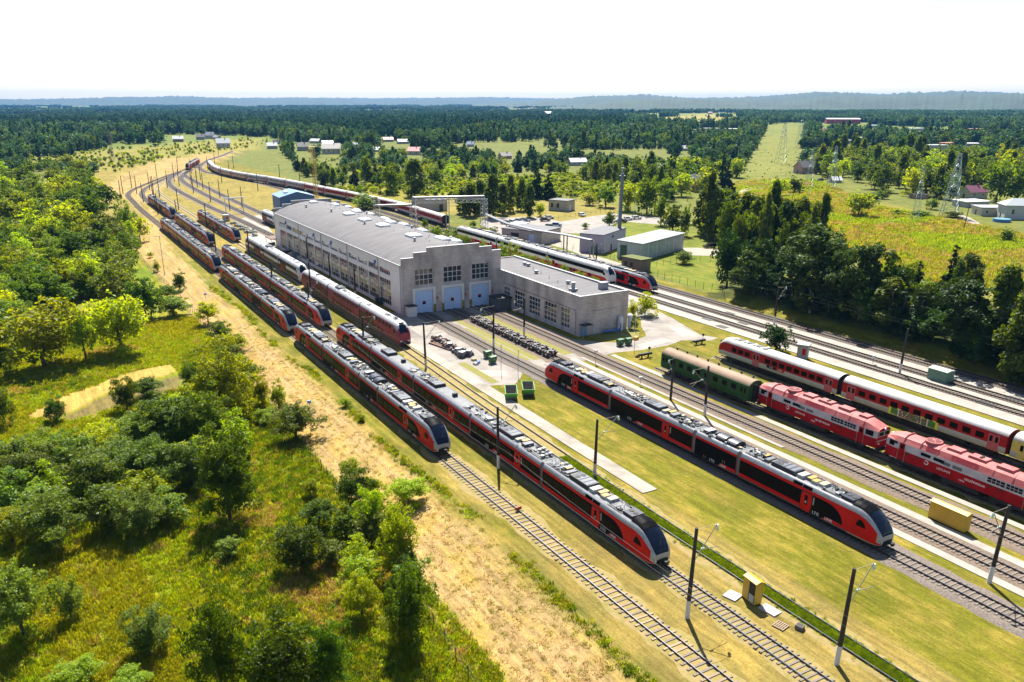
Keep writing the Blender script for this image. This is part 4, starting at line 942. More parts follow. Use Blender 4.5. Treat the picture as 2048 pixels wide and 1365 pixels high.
hall = thing('depot_hall', 'long depot hall with curved grey roof, glazed side wall and three white gates', 'train depot', (X0, Y0, 0))
W = lambda x: x - X0
D_ = [(3.0, 7.4), (10.1, 14.6), (17.2, 21.7)]; DH = 5.3; WW = [(3.1, 7.5), (10.2, 14.7), (17.4, 21.8)]; WZ = (6.5, 9.95)
# front wall with openings (built of butted blocks), stepped parapet
m = MB(); xs = [0] + [v for d in D_ for v in d] + [25.0]
def wallblock(x0, x1, z0, z1): m.bx(x0, x1, 0, .45, z0, z1, 0)
for i in range(0, len(xs), 2): wallblock(xs[i], xs[i + 1], 0, DH)
wallblock(0, 25, DH, WZ[0]); xw = [0] + [v for d in WW for v in d] + [25.0]
for i in range(0, len(xw), 2): wallblock(xw[i], xw[i + 1], WZ[0], WZ[1])
wallblock(0, 25, WZ[1], 12.6); wallblock(3.0, 22.6, 12.6, 13.65); wallblock(6.2, 19.3, 13.65, 14.55)
m.build('front_wall', BRICK, hall)
m = MB()
for x0, x1, z in ((-.08, 3.0, 12.6), (3.0, 6.2, 13.65), (6.2, 19.3, 14.55), (19.3, 22.6, 13.65), (22.6, 25.08, 12.6)): m.bx(x0 - .06, x1 + .06, -.1, .55, z, z + .14, 0)
m.build('parapet_coping', COPE, hall)
for i, ((a, b), (c, d)) in enumerate(zip(D_, WW)):
    q = MB(); q.bx(a, b, .18, .28, 0, DH, 0)
    for z in (.9, 1.8, 2.7, 3.6, 4.5): q.bx(a, b, .172, .18, z, z + .03, 1)
    gt = q.build('gate', [DOORW, mat('gate_seam', (.38, .48, .62), .5)], hall)
    q = MB(); q.bx(a + 1.85, a + 2.65, .165, .172, 2.0, 2.75, 0); q.bx(a + 1.95, a + 2.55, .158, .165, 2.45, 2.68, 1); q.build('gate_notice', [BLK, RED], gt)
    if i == 1: q = MB(); q.bx(a + 1.5, a + 2.5, .160, .17, .05, 2.0, 0); q.bx(a + 1.58, a + 2.42, .155, .16, .1, 1.94, 1); q.build('wicket_door', [DOWN, DOORW], gt)
    q = MB(); q.bx(a - .62, a, -.22, 0, 0, DH, 0); q.bx(b, b + .62, -.22, 0, 0, DH, 0); q.bx(a - .62, b + .62, -.22, 0, DH, DH + .55, 0); q.build('gate_surround', RENDER, hall)
    if True:
        q = MB(); HZ = mat('hazard_black', (.02, .02, .02), .6); HY = mat('hazard_yellow', (.55, .38, .03), .6)
        for xx in (a - .62, b):
            q.bx(xx, xx + .62, -.235, -.22, 0, 1.9, 0)
            for k in range(4): q.add([(xx, -.24, .1 + k * .45), (xx + .62, -.24, .45 + k * .45), (xx + .62, -.24, .67 + k * .45), (xx, -.24, .32 + k * .45)], [(0, 1, 2, 3)], 1)
        q.build('hazard_stripes', [HZ, HY], hall)
    grid_window('front_window', hall, 'y', .25, -1, c, d, WZ[0], WZ[1], 4, 3, .10, DOWN)
# side wall, left
LX = 0.0; m = MB(); bays = []
ZL, ZL1, ZU, ZU1 = .7, 6.6, 7.75, 9.0; ya, yb = 6.8, 98.0
m.bx(0, .4, .45, ya, 0, EZ, 0); m.bx(0, .4, yb, 104, 0, EZ, 0); m.bx(0, .4, ya, yb, 0, ZL, 0); m.bx(0, .4, ya, yb, ZL1, ZU, 0); m.bx(0, .4, ya, yb, ZU1, EZ, 0)
nb = 13; bw = (yb - ya) / nb
for k in range(nb + 1):
    y = ya + k * bw
    if 0 < k < nb: m.bx(0, .4, y - .22, y + .22, ZL, ZL1, 0); m.bx(0, .4, y - .45, y + .45, ZU, ZU1, 0)
m.bx(24.6, 25, .45, 104, 0, EZ, 0); m.build('side_wall', RENDER, hall)
for k in range(nb):
    y = ya + k * bw
    gw = grid_window('side_window', hall, 'x', .2, -1, y + .25, y + bw - .25, ZL, ZL1, 5, 5, .09, None, None, .42, k)
    grid_window('clerestory_window', hall, 'x', .2, -1, y + .5, y + bw - .5, ZU, ZU1, 6, 1, .08)
    if k in (2, 6, 9, 11): q = MB(); q.bx(.10, .13, y + .1, y + 1.25, 3.0, 4.8, 0); q.bx(.09, .10, y + .45, y + .95, 3.6, 4.3, 1); q.build('vent_panel', [FRAME, DOWN], gw)
for y in [.8] + [ya + k * bw for k in range(1, nb, 3)]: MB().cyl((-.12, y, .2), (-.12, y, EZ - .2), .08, None, 6, 0).build('downpipe', DOWN, hall)
m = MB(); m.bx(-.35, -.02, .3, 104, EZ - .02, EZ + .22, 0)
m.build('eave_gutter', DOWN, hall)
m = MB()
for k in range(86): y = 1.5 + k * 1.19; m.cyl((.35, y, EZ + .2), (.30, y, EZ + .85), .018, None, 4, 0)
m.tube([(.33, 1.4, EZ + .45), (.33, 103, EZ + .45)], .012, 4, 0); m.build('snow_guard', DOWN, hall)
for y in (15.5, 47, 62, 90): q = MB(); q.box((-.2, y, 9.6), (.36, .45, .8), 0); q.cyl((-.4, y, 9.3), (-.7, y, 9.1), .1, .16, 8, 0); q.build('floodlight', BLUEM, hall)
# back gable, roof
m = MB(); m.bx(0, 25, 103.6, 104, 0, 12.4, 0); m.bx(3, 22.5, 103.6, 104, 12.4, 13.5, 0); m.bx(6, 19.5, 103.6, 104, 13.5, 14.5, 0); m.build('back_wall', BRICK, hall)
m = MB()
for x0, x1, z in ((0, 3.0, 12.4), (3.0, 6.0, 13.5), (6.0, 19.5, 14.5), (19.5, 22.5, 13.5), (22.5, 25, 12.4)): m.bx(x0 - .05, x1 + .05, 103.5, 104.1, z, z + .12, 0)
m.build('parapet_coping', COPE, hall)
def rz_(x): u = (x - 12.5) / 12.6; return EZ + .25 + 2.95 * (1 - u * u)
m = MB(); n = 26; xs = [-.25 + 25.5 * k / n for k in range(n + 1)]; rows = [.45, 26, 52, 78, 103.6]
v = [(x, y, rz_(x)) for y in rows for x in xs]; m.add(v, [(r * (n + 1) + k, r * (n + 1) + k + 1, (r + 1) * (n + 1) + k + 1, (r + 1) * (n + 1) + k) for r in range(4) for k in range(n)], 0, True)
m.build('roof', ROOFB, hall)
m = MB()
for k in range(1, 18): y = k * 5.78; m.add([(x, y + dy, rz_(x) + .012) for dy in (-.05, .05) for x in xs], [(i, i + 1, n + 2 + i, n + 1 + i) for i in range(n)], 0)
m.build('roof_seam', mat('roof_seam_felt', (.16, .155, .165), .9), hall)
SKY = mat('skylight_white', (.62, .64, .66), .35, var=.08); 
def sky_px(x, y, hx=13.6): X, Y = g(x, y, hx); return X - X0, Y - Y0
lights = [(447 / 4 - 0, 0)]
for (zx, zy, w_, l_) in [(430, 198, 2.6, 3.4), (605, 210, 2, 4.6), (705, 212, 1.6, 4), (775, 240, 1.6, 4), (775, 265, 2.2, 5.0), (880, 270, 1.8, 5), (712, 295, 3.0, 4.2), (1000, 310, 1.8, 5), (840, 340, 3.2, 4.4), (1045, 352, 2.2, 5), (985, 387, 3.2, 4.4), (1150, 352, 1.8, 5), (1300, 402, 1.8, 5), (1230, 470, 3.4, 4.6), (1460, 487, 2.6, 5.4), (1560, 487, 2, 5)]:
    w_ *= .9; l_ *= .86; x, y = sky_px(520 + zx / 4, 360 + zy / 4); z = rz_(x); q = MB()
    q.bx(x - w_ / 2, x + w_ / 2, y - l_ / 2, y + l_ / 2, z - .3, z + .35, 0); 
    for k in range(2):
        a, b = y - l_ / 2 + k * l_ / 2 + .06, y - l_ / 2 + (k + 1) * l_ / 2 - .06; q.bx(x - w_ / 2 + .05, x + w_ / 2 - .05, a, b, z + .35, z + .6, 1, taper=.3)
    q.build('skylight', [FRAME, SKY], hall)
for zx, zy in [(370, 222), (572, 268), (855, 278), (838, 365), (1215, 390), (1238, 503), (1525, 478)]:
    x, y = sky_px(520 + zx / 4, 360 + zy / 4); z = rz_(x); q = MB(); q.cyl((x, y, z - .2), (x, y, z + .55), .22, None, 8, 0); q.cyl((x, y, z + .55), (x, y, z + .8), .5, .42, 10, 0); q.build('roof_ventilator', DOWN, hall)
m = MB()
for k in range(34): x = 11.3 + RND.uniform(-.5, 4.5); y = 4 + k * 2.9; z = rz_(x); m.cyl((x, y, z - .1), (x, y, z + .5), .05, None, 5, 0)
m.build('vent_pipes', DOWN, hall)
q = MB(); q.bx(.55, 2.5, -1.9, -.01, 0, 2.3, 0, mt=1); q.bx(.35, 2.7, -2.05, -.0, 2.3, 2.42, 1); q.build('porch', [RENDER, mat('porch_roof', (.05, .045, .045), .8)], hall)
for x, z in ((8.6, 4.0), (15.9, 4.2), (22.9, 4.6)): q = MB(); q.tube([(x, 0, z + .25), (x, -.6, z + .3)], .04, 5, 0); q.box((x, -.75, z + .25), (.32, .55, .16), 1); q.build('wall_lamp', [DOWN, WHITE], hall)
m = MB()
for x in (7.9, 15.1, 22.2): m.box((x + .55, -.06, 3.2), (.25, .12, .7), 0)
m.build('warning_light', RED, hall)
# ---- annex
AX0, AX1, AY0, AY1, AZ = 93.3, 105.6, 130.0, 176.0, 8.2
ann = thing('annex_building', 'flat roofed grey brick annex with tall white framed windows beside the depot', 'building', (AX0, AY0, 0)); L_ = AY1 - AY0; Wd = AX1 - AX0
wins = [(3.4, 6.5, .9, 4.85), (8.3, 13.0, .9, 4.85), (14.7, 19.2, .9, 4.75), (21.1, 25.5, .9, 4.75), (27.4, 30.3, 2.9, 4.75)]
m = MB(); prev = 0.
for a, b, z0, z1 in wins: m.bx(0, .4, prev, a, 0, AZ, 0); m.bx(0, .4, a, b, 0, z0, 0); m.bx(0, .4, a, b, z1, AZ, 0); prev = b
m.bx(0, .4, prev, 33.0, 0, AZ, 0); m.bx(.4, Wd - .4, 0, .4, 0, AZ, 0); m.bx(Wd - .4, Wd, 0, L_, 0, AZ, 0); m.bx(.75, Wd - .4, L_ - .4, L_, 0, AZ, 0); m.build('wall', BRICK, ann)
for i, (a, b, z0, z1) in enumerate(wins): grid_window('window', ann, 'x', .2, -1, a, b, z0, z1, 4 if i else 3, 4 if z0 < 2 else 2, .10, DOWN, None, 0)
m = MB(); m.bx(.4, Wd - .4, .4, L_ - .4, AZ - .5, AZ - .25, 0); m.build('roof', ROOFB, ann)
m = MB(); m.bx(-.08, .45, -.08, 33, AZ, AZ + .12, 0); m.bx(.45, Wd + .08, -.08, .45, AZ, AZ + .12, 0); m.bx(Wd - .45, Wd + .08, .45, L_, AZ, AZ + .12, 0); m.build('parapet_coping', COPE, ann)
for zx, zy, k in [(985, 565, 1), (945, 510, 0), (690, 427, 0), (598, 360, 0), (627, 370, 0), (1225, 550, 2)]:
    x, y = g(900 + zx / 4, 440 + zy / 4, AZ - .2); x -= AX0; y -= AY0; q = MB(); z = AZ - .3
    if k == 1: q.bx(x - .7, x + .7, y - .7, y + .7, z, z + .5, 0); q.cyl((x, y, z + .5), (x, y, z + 1.7), .42, None, 12, 1); q.cyl((x, y, z + 1.7), (x, y, z + 1.85), .6, .5, 12, 1)
    elif k == 2: q.bx(x - .9, x + .9, y - .6, y + .6, z, z + 1.5, 0)
    else: q.cyl((x, y, z), (x, y, z + .4), .3, None, 8, 0); q.cyl((x, y, z + .4), (x, y, z + .75), .62, .5, 10, 0)
    q.build('roof_ventilator', [DOWN, COPE], ann)
m = MB()
for k in range(6): m.cyl((3 + k * 1.1, 9 + k * 5.1, AZ - .3), (3 + k * 1.1, 9 + k * 5.1, AZ + .5), .06, None, 5, 0)
m.build('vent_pipes', DOWN, ann)
q = MB(); q.bx(.4, 2.0, -.06, -.003, 0, 2.2, 0); q.build('door', mat('door_blue', (.18, .30, .42), .5), ann)
q = MB(); q.bx(.1, 2.5, -1.5, -.01, 2.45, 2.6, 0); q.cyl((.2, -1.4, 0), (.2, -1.4, 2.45), .06, None, 6, 1); q.cyl((2.4, -1.4, 0), (2.4, -1.4, 2.45), .06, None, 6, 1); q.build('canopy', [mat('porch_roof', (.05, .045, .045)), DOWN], ann)
m = MB(); m.tube([(-.03, 31, 5.6), (-.03, 24, 5.4), (-.03, 10, 5.3), (-.03, 1.2, 5.2), (-.03, 1.0, .2)], .045, 5, 0); m.tube([(3, -.03, 5.0), (9.5, -.03, 5.0)], .03, 4, 0); m.build('cable', PIPE, ann)
# black roofed shelter between hall and annex
t = thing('shelter', 'small black roofed shelter in the corner between depot and annex', 'shelter', (90.9, 158.4, 0)); q = MB(); q.bx(-1.6, 2.3, -2.2, 2.0, 2.7, 2.95, 0); q.build('roof', mat('porch_roof', (.05, .045, .045)), t); q = MB(); q.bx(-1.3, 2.1, -1.8, 1.8, 0, 2.7, 0); q.build('wall', mat('shelter_grey', (.12, .12, .13), .7), t)
# ================================================================== YARD FURNITURE
POLE = mat('pole_dark', (.040, .032, .030), .8, var=.5, scale=2); PWHITE = mat('pole_white_paint', (.62, .60, .58), .7, var=.25, scale=4); STEEL = mat('galvanised_steel', (.34, .37, .39), .45, .4, var=.3); ARM = mat('cantilever_steel', (.30, .25, .20), .6, .2, var=.4); INS = mat('insulator_glass', (.55, .72, .66), .2, var=.2)
_P = {}
def pole_parts(h, arm, white):
    k = (h, arm, white)
    if k not in _P:
        r = []; m = MB(); m.cyl((0, 0, 1.9 if white else 0), (0, 0, h), .21, .15, 10, 0); r.append(('shaft', m.mesh('shaft', [POLE])))
        if white: m = MB(); m.cyl((0, 0, 0), (0, 0, 1.9), .225, .212, 10, 0); r.append(('painted_foot', m.mesh('painted_foot', [PWHITE])))
        if arm:
            s = 1; m = MB(); m.tube([(0, 0, h * .62), (arm * .95, 0, h * .98)], .045, 5, 0); m.tube([(0, 0, h - .15), (arm * .95, 0, h * .98)], .02, 4, 0); m.tube([(arm * .35, 0, h * .745), (arm * 1.15, 0, h * .72)], .03, 5, 0); m.tube([(arm * .7, 0, h * .73), (arm * 1.0, .0, h * .66)], .018, 4, 0); r.append(('cantilever', m.mesh('cantilever', [ARM])))
            m = MB(); m.cyl((arm * .95, 0, h * .97), (arm * 1.0, 0, h * .91), .13, .13, 8, 0); m.cyl((arm * .30, 0, h * .755), (arm * .45, 0, h * .75), .08, None, 8, 0); r.append(('insulator', m.mesh('insulator', [INS])))
        _P[k] = r
    return _P[k]
def pole(x, y, h, arm, label, rz=0., white=True, lean=0., group='catenary poles of the yard'):
    t = thing('catenary_pole', label, 'pole', (x, y, hzf(x, y)), rz, group); t.rotation_euler = (0, lean, rz)
    for n, m in pole_parts(h, arm, white): put(n, m, t)
    return t
for (u, v), h, arm, lab, rz, ln in [
    ((1374, 1236), 9.4, 2.6, 'dark catenary pole with white foot standing alone before the nose of the middle front train', 0, 0.01),
    ((1673, 1329), 9.4, 2.6, 'dark catenary pole near the bottom edge, left of the lawn train nose', 0, .01),
    ((1978, 1166), 8.6, -2.6, 'dark catenary pole with white foot on the strip right of the yellow cabinet', 0, 0.02),
    ((997, 937), 8.6, 2.8, 'dark catenary pole between the two left trains, above the bare sleepers', 0, -.02),
    ((1189, 954), 7.9, 3.4, 'catenary pole on the lawn edge beside the concrete path end', 0, 0),
    ((1409, 832), 8.0, -3.0, 'catenary pole with white foot standing before the green coach', 0, -.02),
    ((1341, 800), 7.0, -1.0, 'catenary pole without white foot behind the lawn train, left of the green coach', 0, 0),
    ((852, 738), 8.6, 3.2, 'catenary pole on the grass verge left of the scrap heap', 0, -.03),
    ((1799, 748), 8.2, 0, 'slim dark pole with white foot on the platform near the green box', 0, .01),
    ((1548, 650), 8.2, 2.4, 'catenary pole at the foot of the dark wood behind the small tree', 0, 0),
    ((987, 696), 8.4, -2.8, 'catenary pole with white foot between the bogie row and the scrap heap', 0, 0),
    ((1048, 672), 7.8, -2.4, 'catenary pole with white foot in front of the annex windows', 0, 0),
    ((1192, 530), 6.2, 1.6, 'pole between the white double decker and the red platform train', 0, 0),
    ((729, 718), 8.0, 2.4, 'catenary pole rising behind the second train of the leftmost pair', 0, 0),
    ((620, 635), 8.0, 2.2, 'catenary pole between the long red train and the pink double decker', 0, 0)]:
    x, y = g(u, v); pole(x, y, h, arm, lab, rz, white=arm != -1.0, lean=ln)
for i, (zx, zy) in enumerate([(1568, 1240), (1268, 1230), (1725, 1165), (1545, 1000), (1925, 1270), (1075, 920), (808, 895)]):
    pole(*zl([(zx, zy)])[0], 8.0, 2.2, ['catenary pole before the depot glazing, beside the white double decker nose', 'catenary pole above the roof of the long red train, left of the pink double decker', 'slim pole at the foot of the depot glazing, second from the lean-to', 'slim pole at the foot of the depot glazing close to the lean-to', 'slim pole at the foot of the depot glazing, nearest the porch', 'catenary pole between the two trains left of the lean-to', 'catenary pole in front of the short red train at the rubble heaps'][i], white=i in (0, 2, 3, 4))
for i, (zx, zy) in enumerate([(48, 475), (65, 432), (135, 388), (175, 435), (345, 600), (310, 435), (278, 400), (302, 440), (358, 462), (337, 310), (420, 385), (475, 335), (470, 300), (503, 248), (515, 370), (610, 270), (612, 360), (630, 425), (660, 380), (655, 340), (705, 400), (685, 320), (765, 495), (855, 345), (840, 465), (915, 285), (950, 230), (920, 565), (1018, 540), (1145, 410), (1320, 320), (1480, 360), (1605, 420), (1915, 415), (745, 245), (800, 210), (830, 125), (510, 560), (735, 700), (228, 500), (330, 570), (505, 670)]):
    pole(*zl([(zx, zy)])[0], 9.0, 2.0 if i % 3 else 0, 'dark catenary pole standing among the curving tracks of the far yard', RND.uniform(-.3, .3), white=False, lean=RND.uniform(-.02, .02))
# overhead wires
def wire(label, pts, sag=.35, r=.009):
    m = MB(); o = pts[0]
    for a, b in zip(pts[:-1], pts[1:]):
        P = []
        for k in range(9): t = k / 8; P.append((a[0] + (b[0] - a[0]) * t - o[0], a[1] + (b[1] - a[1]) * t - o[1], a[2] + (b[2] - a[2]) * t - sag * 4 * t * (1 - t) - o[2]))
        m.tube(P, r, 4)
    return tag(m.build('overhead_wire', mat('wire_grey', (.09, .09, .09), .5, .3), None, o), label, 'wire', 'overhead wires of the yard')
for x, lab in ((T1 - .4, 'thin overhead wire along the leftmost train'), (T2 + .2, 'thin overhead wire above the long train of the second row'), (T4, 'thin overhead wire above the lawn train'), (M1, 'thin overhead wire in front of the green coach'), (138.2, 'thin overhead wire along the dark wood')):
    for z, s in ((6.3, .03), (7.6, .7)): wire(lab, [(x, 24 + k * 48, z) for k in range(7)], s)
# yellow cabinets
YC = mat('cabinet_yellow', (.56, .34, .012), .55, var=.2, scale=.8, c2=(.44, .27, .02)); YT = mat('cabinet_yellow_top', (.40, .27, .004), .5, var=.15)
def cabinet(label, x, y, w_, d_, h, rz, mats, open_=False, n=3):
    t = thing('cabinet', label, 'cabinet', (x, y, .01), rz); m = MB(); m.bx(-w_ / 2, w_ / 2, -d_ / 2, d_ / 2, .12, h, 0); m.bx(-w_ / 2 + .05, w_ / 2 - .05, -d_ / 2 + .05, d_ / 2 - .05, 0, .12, 2); m.build('body', mats, t)
    m = MB(); m.prism([(-d_ / 2 - .07, h), (d_ / 2 + .07, h), (d_ / 2 + .07, h + .06), (0, h + .26), (-d_ / 2 - .07, h + .06)], 'x', -w_ / 2 - .07, w_ / 2 + .07, 1); m.build('roof', mats, t)
    for k in range(n):
        a, b = -w_ / 2 + .04 + k * (w_ - .08) / n, -w_ / 2 + .04 + (k + 1) * (w_ - .08) / n; 
        m = MB(); op = open_ and k == n - 1
        m.bx(a + .01, b - .01, -d_ / 2 - .02, -d_ / 2 - .002, .2, h - .06, 2 if op else 0)
        if op: m.bx(a + .12, b - .06, -d_ / 2 - .05, -d_ / 2 - .021, .25, h * .45, 3)
        m.build('door', mats, t)
    return t
YM = [YC, YT, DARK, mat('cabinet_inner_grey', (.42, .42, .45), .5)]
cabinet('yellow cabinet with one open dark door beside white slabs on the grass', 54.25, 45.6, 1.75, .9, 2.35, R(-96) + math.pi * 0, YM, True, 2)
cabinet('long yellow equipment cabinet between the tracks near the lawn train nose', 84.95, 45.6, 4.3, 1.0, 2.1, R(-90), YM, False, 4)
cabinet('green equipment box standing on the platform below the dark wood', 131.1 + .4, 77.2, 3.4, 2.1, 2.0, R(-90), [mat('box_green', (.13, .24, .17), .6, var=.3), mat('box_green_top', (.34, .42, .35), .6, var=.2), DARK, GREYB], False, 2)
# small yard things
SL = mat('white_slab', (.38, .35, .33), .8, var=.2)
def simple(name, label, cat, mb, mats, loc, rz=0., group=None):
    o = mb.build(name, mats, None, loc); o.rotation_euler = (0, 0, rz); return tag(o, label, cat, group)
simple('concrete_slab', 'white slab lying on the grass left of the yellow cabinet', 'slab', MB().bx(-.75, .75, -.7, .7, 0, .14, taper=.02), SL, (*g(1465, 1193), 0), .25)
simple('concrete_slab', 'white slab lying on the grass right of the yellow cabinet', 'slab', MB().bx(-.6, .6, -.9, .9, 0, .14, taper=.02), SL, (*g(1540, 1222), 0), .1)
t = thing('pallet', 'bare wooden pallet lying on the grass near the yellow cabinet', 'pallet', (*g(1561, 1253), 0), .2)
for k in range(6): MB().bx(-.6, .6, -.55 + k * .2, -.45 + k * .2, .10, .13).build('deck_board', WOODS[0], t)
for k in (-.5, 0, .5): MB().bx(k - .05, k + .05, -.55, .55, 0, .10).build('bearer', WOODS[1], t)
m = MB(); m.bx(-.3, .3, -.35, .35, 0, .42, 0); m.bx(-.24, .24, -.29, .29, .42, .425, 1); simple('crate', 'small open wooden crate beside the pallet on the grass', 'crate', m, [WOODS[1], DARK], (*g(1599, 1258), 0), .3)
m = MB(); m.prism([(-1.0, 0), (1.0, 0), (1.0, .5), (-.6, .62)], 'x', -.12, .12); simple('rail_stop', 'rusty red chock clamped over the pale sleepers track', 'rail stop', MB().bx(-.5, .35, -.16, .16, 0, .35, taper=.05), [mat('chock_rust', (.36, .07, .03), .7, var=.4)], (T1 + .85, g(1035, 1024)[1], .3), .2)
def skip(label, x, y, rz, grp):
    t = thing('skip', label, 'skip', (x, y, 0), rz, grp); L1, L0, w_, h = 2.15, 1.3, .95, 1.35; G_ = mat('skip_green', (.10, .42, .05), .5, var=.2); GI = mat('skip_inside', (.26, .22, .18), .8, var=.5, scale=3); GL = mat('skip_lower', (.20, .22, .21), .7, var=.4)
    def quad(mb, pts, m): mb.add(pts, [(0, 1, 2, 3)], m)
    m = MB(); w0 = .8
    for s in (-1, 1):
        mid = .62; lm = L0 + (L1 - L0) * .45; wm = w0 + (w_ - w0) * .45
        quad(m, [(-L0, s * w0, .08), (L0, s * w0, .08), (lm, s * wm, mid), (-lm, s * wm, mid)], 1); quad(m, [(-lm, s * wm, mid), (lm, s * wm, mid), (L1, s * w_, h), (-L1, s * w_, h)], 0)
        quad(m, [(s * L0, -w0, .08), (s * L0, w0, .08), (s * lm, wm, mid), (s * lm, -wm, mid)], 1); quad(m, [(s * lm, -wm, mid), (s * lm, wm, mid), (s * L1, w_, h), (s * L1, -w_, h)], 0)
    quad(m, [(-L0, -w0, .08), (L0, -w0, .08), (L0, w0, .08), (-L0, w0, .08)], 1); m.build('shell', [G_, GL], t)
    m = MB(); e = .05
    for s in (-1, 1): quad(m, [(-L0, s * (w0 - e), .14), (L0, s * (w0 - e), .14), (L1 - e, s * (w_ - e), h), (-L1 + e, s * (w_ - e), h)], 0); quad(m, [(s * (L0 - e), -w0, .14), (s * (L0 - e), w0, .14), (s * (L1 - e), w_ - e, h), (s * (L1 - e), -w_ + e, h)], 0)
    quad(m, [(-L0, -w0, .15), (L0, -w0, .15), (L0, w0, .15), (-L0, w0, .15)], 0); m.build('lining', GI, t)
    m = MB(); m.tube([(-L1, -w_, h), (L1, -w_, h), (L1, w_, h), (-L1, w_, h), (-L1, -w_, h)], .05, 4); m.build('rim', G_, t)
    m = MB()
    for s in (-1, 1):
        for x_ in (-.7, .7): m.cyl((x_, s * .93, .7), (x_, s * 1.02, .7), .06, None, 6)
    m.build('lifting_lug', GL, t); return t
skip('green open skip lying left of its twin beside the head of the lawn train', *g(1022, 795), R(62), 'green skips on the lawn'); skip('green open skip lying right of its twin beside the head of the lawn train', *g(1056, 787), R(62), 'green skips on the lawn')
def wheelie(label, x, y, rz, col, grp):
    t = thing('waste_bin', label, 'waste bin', (x, y, .01), rz, grp); c = mat('bin_' + col, {'green': (.035, .13, .03), 'dark': (.03, .06, .05)}[col], .5, var=.3)
    m = MB(); v = [(-.55, -.42, .15), (.55, -.42, .15), (.55, .42, .15), (-.55, .42, .15), (-.66, -.54, 1.15), (.66, -.54, 1.15), (.66, .54, 1.15), (-.66, .54, 1.15)]; m.add(v, [(0, 3, 2, 1), (4, 5, 6, 7), (0, 1, 5, 4), (1, 2, 6, 5), (2, 3, 7, 6), (3, 0, 4, 7)]); m.build('body', c, t)
    m = MB(); m.prism([(-.6, 1.15), (.6, 1.15), (.5, 1.33), (0, 1.42), (-.5, 1.33)], 'x', -.7, .7); m.build('lid', c, t)
    m = MB()
    for a in (-.5, .5):
        for b in (-.38, .38): m.cyl((a - .03, b, .08), (a + .03, b, .08), .085, None, 8)
    m.build('wheel', DARK, t)
    MB().bx(-.15, .15, -.56, -.535, .7, .95).build('notice', WHITE, t)
B_ = 'green waste bins in the yard'
wheelie('green waste bin on the lawn island, the one nearer the annex corner', *g(1240, 692), .1, 'green', B_); wheelie('green waste bin on the lawn island, the one nearer the bend of the road', *g(1256, 690), .1, 'green', B_)
wheelie('green waste bin at the open end of the scrap heap', *g(985, 727), .2, 'green', B_); wheelie('green waste bin second from the end of the scrap heap', *g(975, 716), .2, 'green', B_)
for u, v in ((757, 607), (764, 610)): wheelie('dark waste bin against the depot wall behind the pink train', *g(u, v), 0, 'dark', B_)
m = MB(); m.bx(-.3, .3, -.3, .3, 0, .8, 0, taper=.05); simple('grit_box', 'small yellow box beside the depot wall pole', 'box', m, YC, (*g(779, 630), 0))
# scrap heap
rs = random.Random(11); G = 'machine parts in the scrap heap on the asphalt'
SM = [BM_, GREYB, RUST, BTOP, mat('scrap_white', (.5, .48, .45), .7, var=.3)]
for k in range(26):
    u = k / 25; x = 66.6 + rs.uniform(-1.1, 1.6) + .6 * u; y = 142.5 - u * 14 + rs.uniform(-.8, .8); c = rs.choice([0, 0, 1, 2, 3, 3]); m = MB(); s = rs.uniform(.45, .85)
    m.bx(-s, s, -s * .6, s * .6, 0, s * .9, c, taper=.08); m.cyl((-s * .8, 0, s * .9), (s * .8, 0, s * .95), s * .32, None, 10, rs.choice([0, 2, 3])); m.box((s * .4, s * .3, s * .9), (s * .5, s * .5, s * .5), rs.choice([0, 3, 4]), rs.uniform(0, 3))
    m.cyl((0, s * .65, s * .4), (0, s * .8, s * .4), s * .3, None, 12, 0)
    simple('scrap_part', 'dark machine part piled in the scrap heap beside the depot track', 'scrap', m, SM, (x, y, .0), rs.uniform(0, 3), G)
for k in range(9): m = MB(); m.bx(-.10, .10, -3.2, 3.2, 0, .14); simple('rusty_beam', 'rusty long beam in the stack beside the scrap heap', 'beam', m, RUST, (65.3 + (k % 5) * .28, 137.2 + rs.uniform(-.3, .3), .0 + (k // 5) * .15), .18 + rs.uniform(-.05, .05), 'rusty beams beside the scrap heap')
for k, (u, v) in enumerate([(917, 708), (925, 715), (938, 712), (900, 697)]): m = MB(); m.bx(-.65, .65, -.45, .45, 0, 1.15, 0, mt=1); m.bx(-.5, .5, -.47, -.45, .2, 1.0, 1); simple('metal_locker', ['grey metal locker at the near side of the scrap heap', 'grey metal locker tipped in front of the scrap heap', 'dark grey metal locker in the middle of the scrap heap', 'grey metal locker behind the rusty beams'][k], 'locker', m, [GREYB, WHITE], (*g(u, v), 0), .2 + k * .3)
for k, (u, v) in enumerate([(948, 722), (956, 727), (951, 730)]): m = MB(); m.bx(-.5, .5, -.4, .4, 0, .4, 0, taper=.15); simple('cardboard', ['crumpled brown cardboard beside the waste bins', 'blue sheeting lying by the waste bins', 'flat pale cardboard at the foot of the waste bins'][k], 'litter', m, mat('card_%d' % k, [(.42, .28, .14), (.10, .2, .45), (.6, .5, .38)][k], .8), (*g(u, v), 0), k * .8)
for lab, (u, v) in [('black buffer stop on the grass above the green coach', (1290, 716)), ('black buffer stop at the end of the white roofed railcar track', (1398, 689))]:
    t = thing('buffer_stop', lab, 'buffer stop', (*g(u, v), 0), 0, 'buffer stops'); m = MB(); m.bx(-1.5, 1.5, -.22, .22, .55, .95); m.build('beam', DARK, t); m = MB()
    for s in (-.75, .75): m.tube([(s, .1, .9), (s, 1.6, 0)], .1, 4); m.bx(s - .1, s + .1, -.1, .1, 0, .6)
    m.build('brace', DARK, t); m = MB(); m.cyl((.9, 0, .95), (.9, 0, 1.7), .04, None, 5); m.cyl((.9, -.05, 1.8), (.9, .05, 1.8), .28, None, 10); m.build('signal_disc', DARK, t)
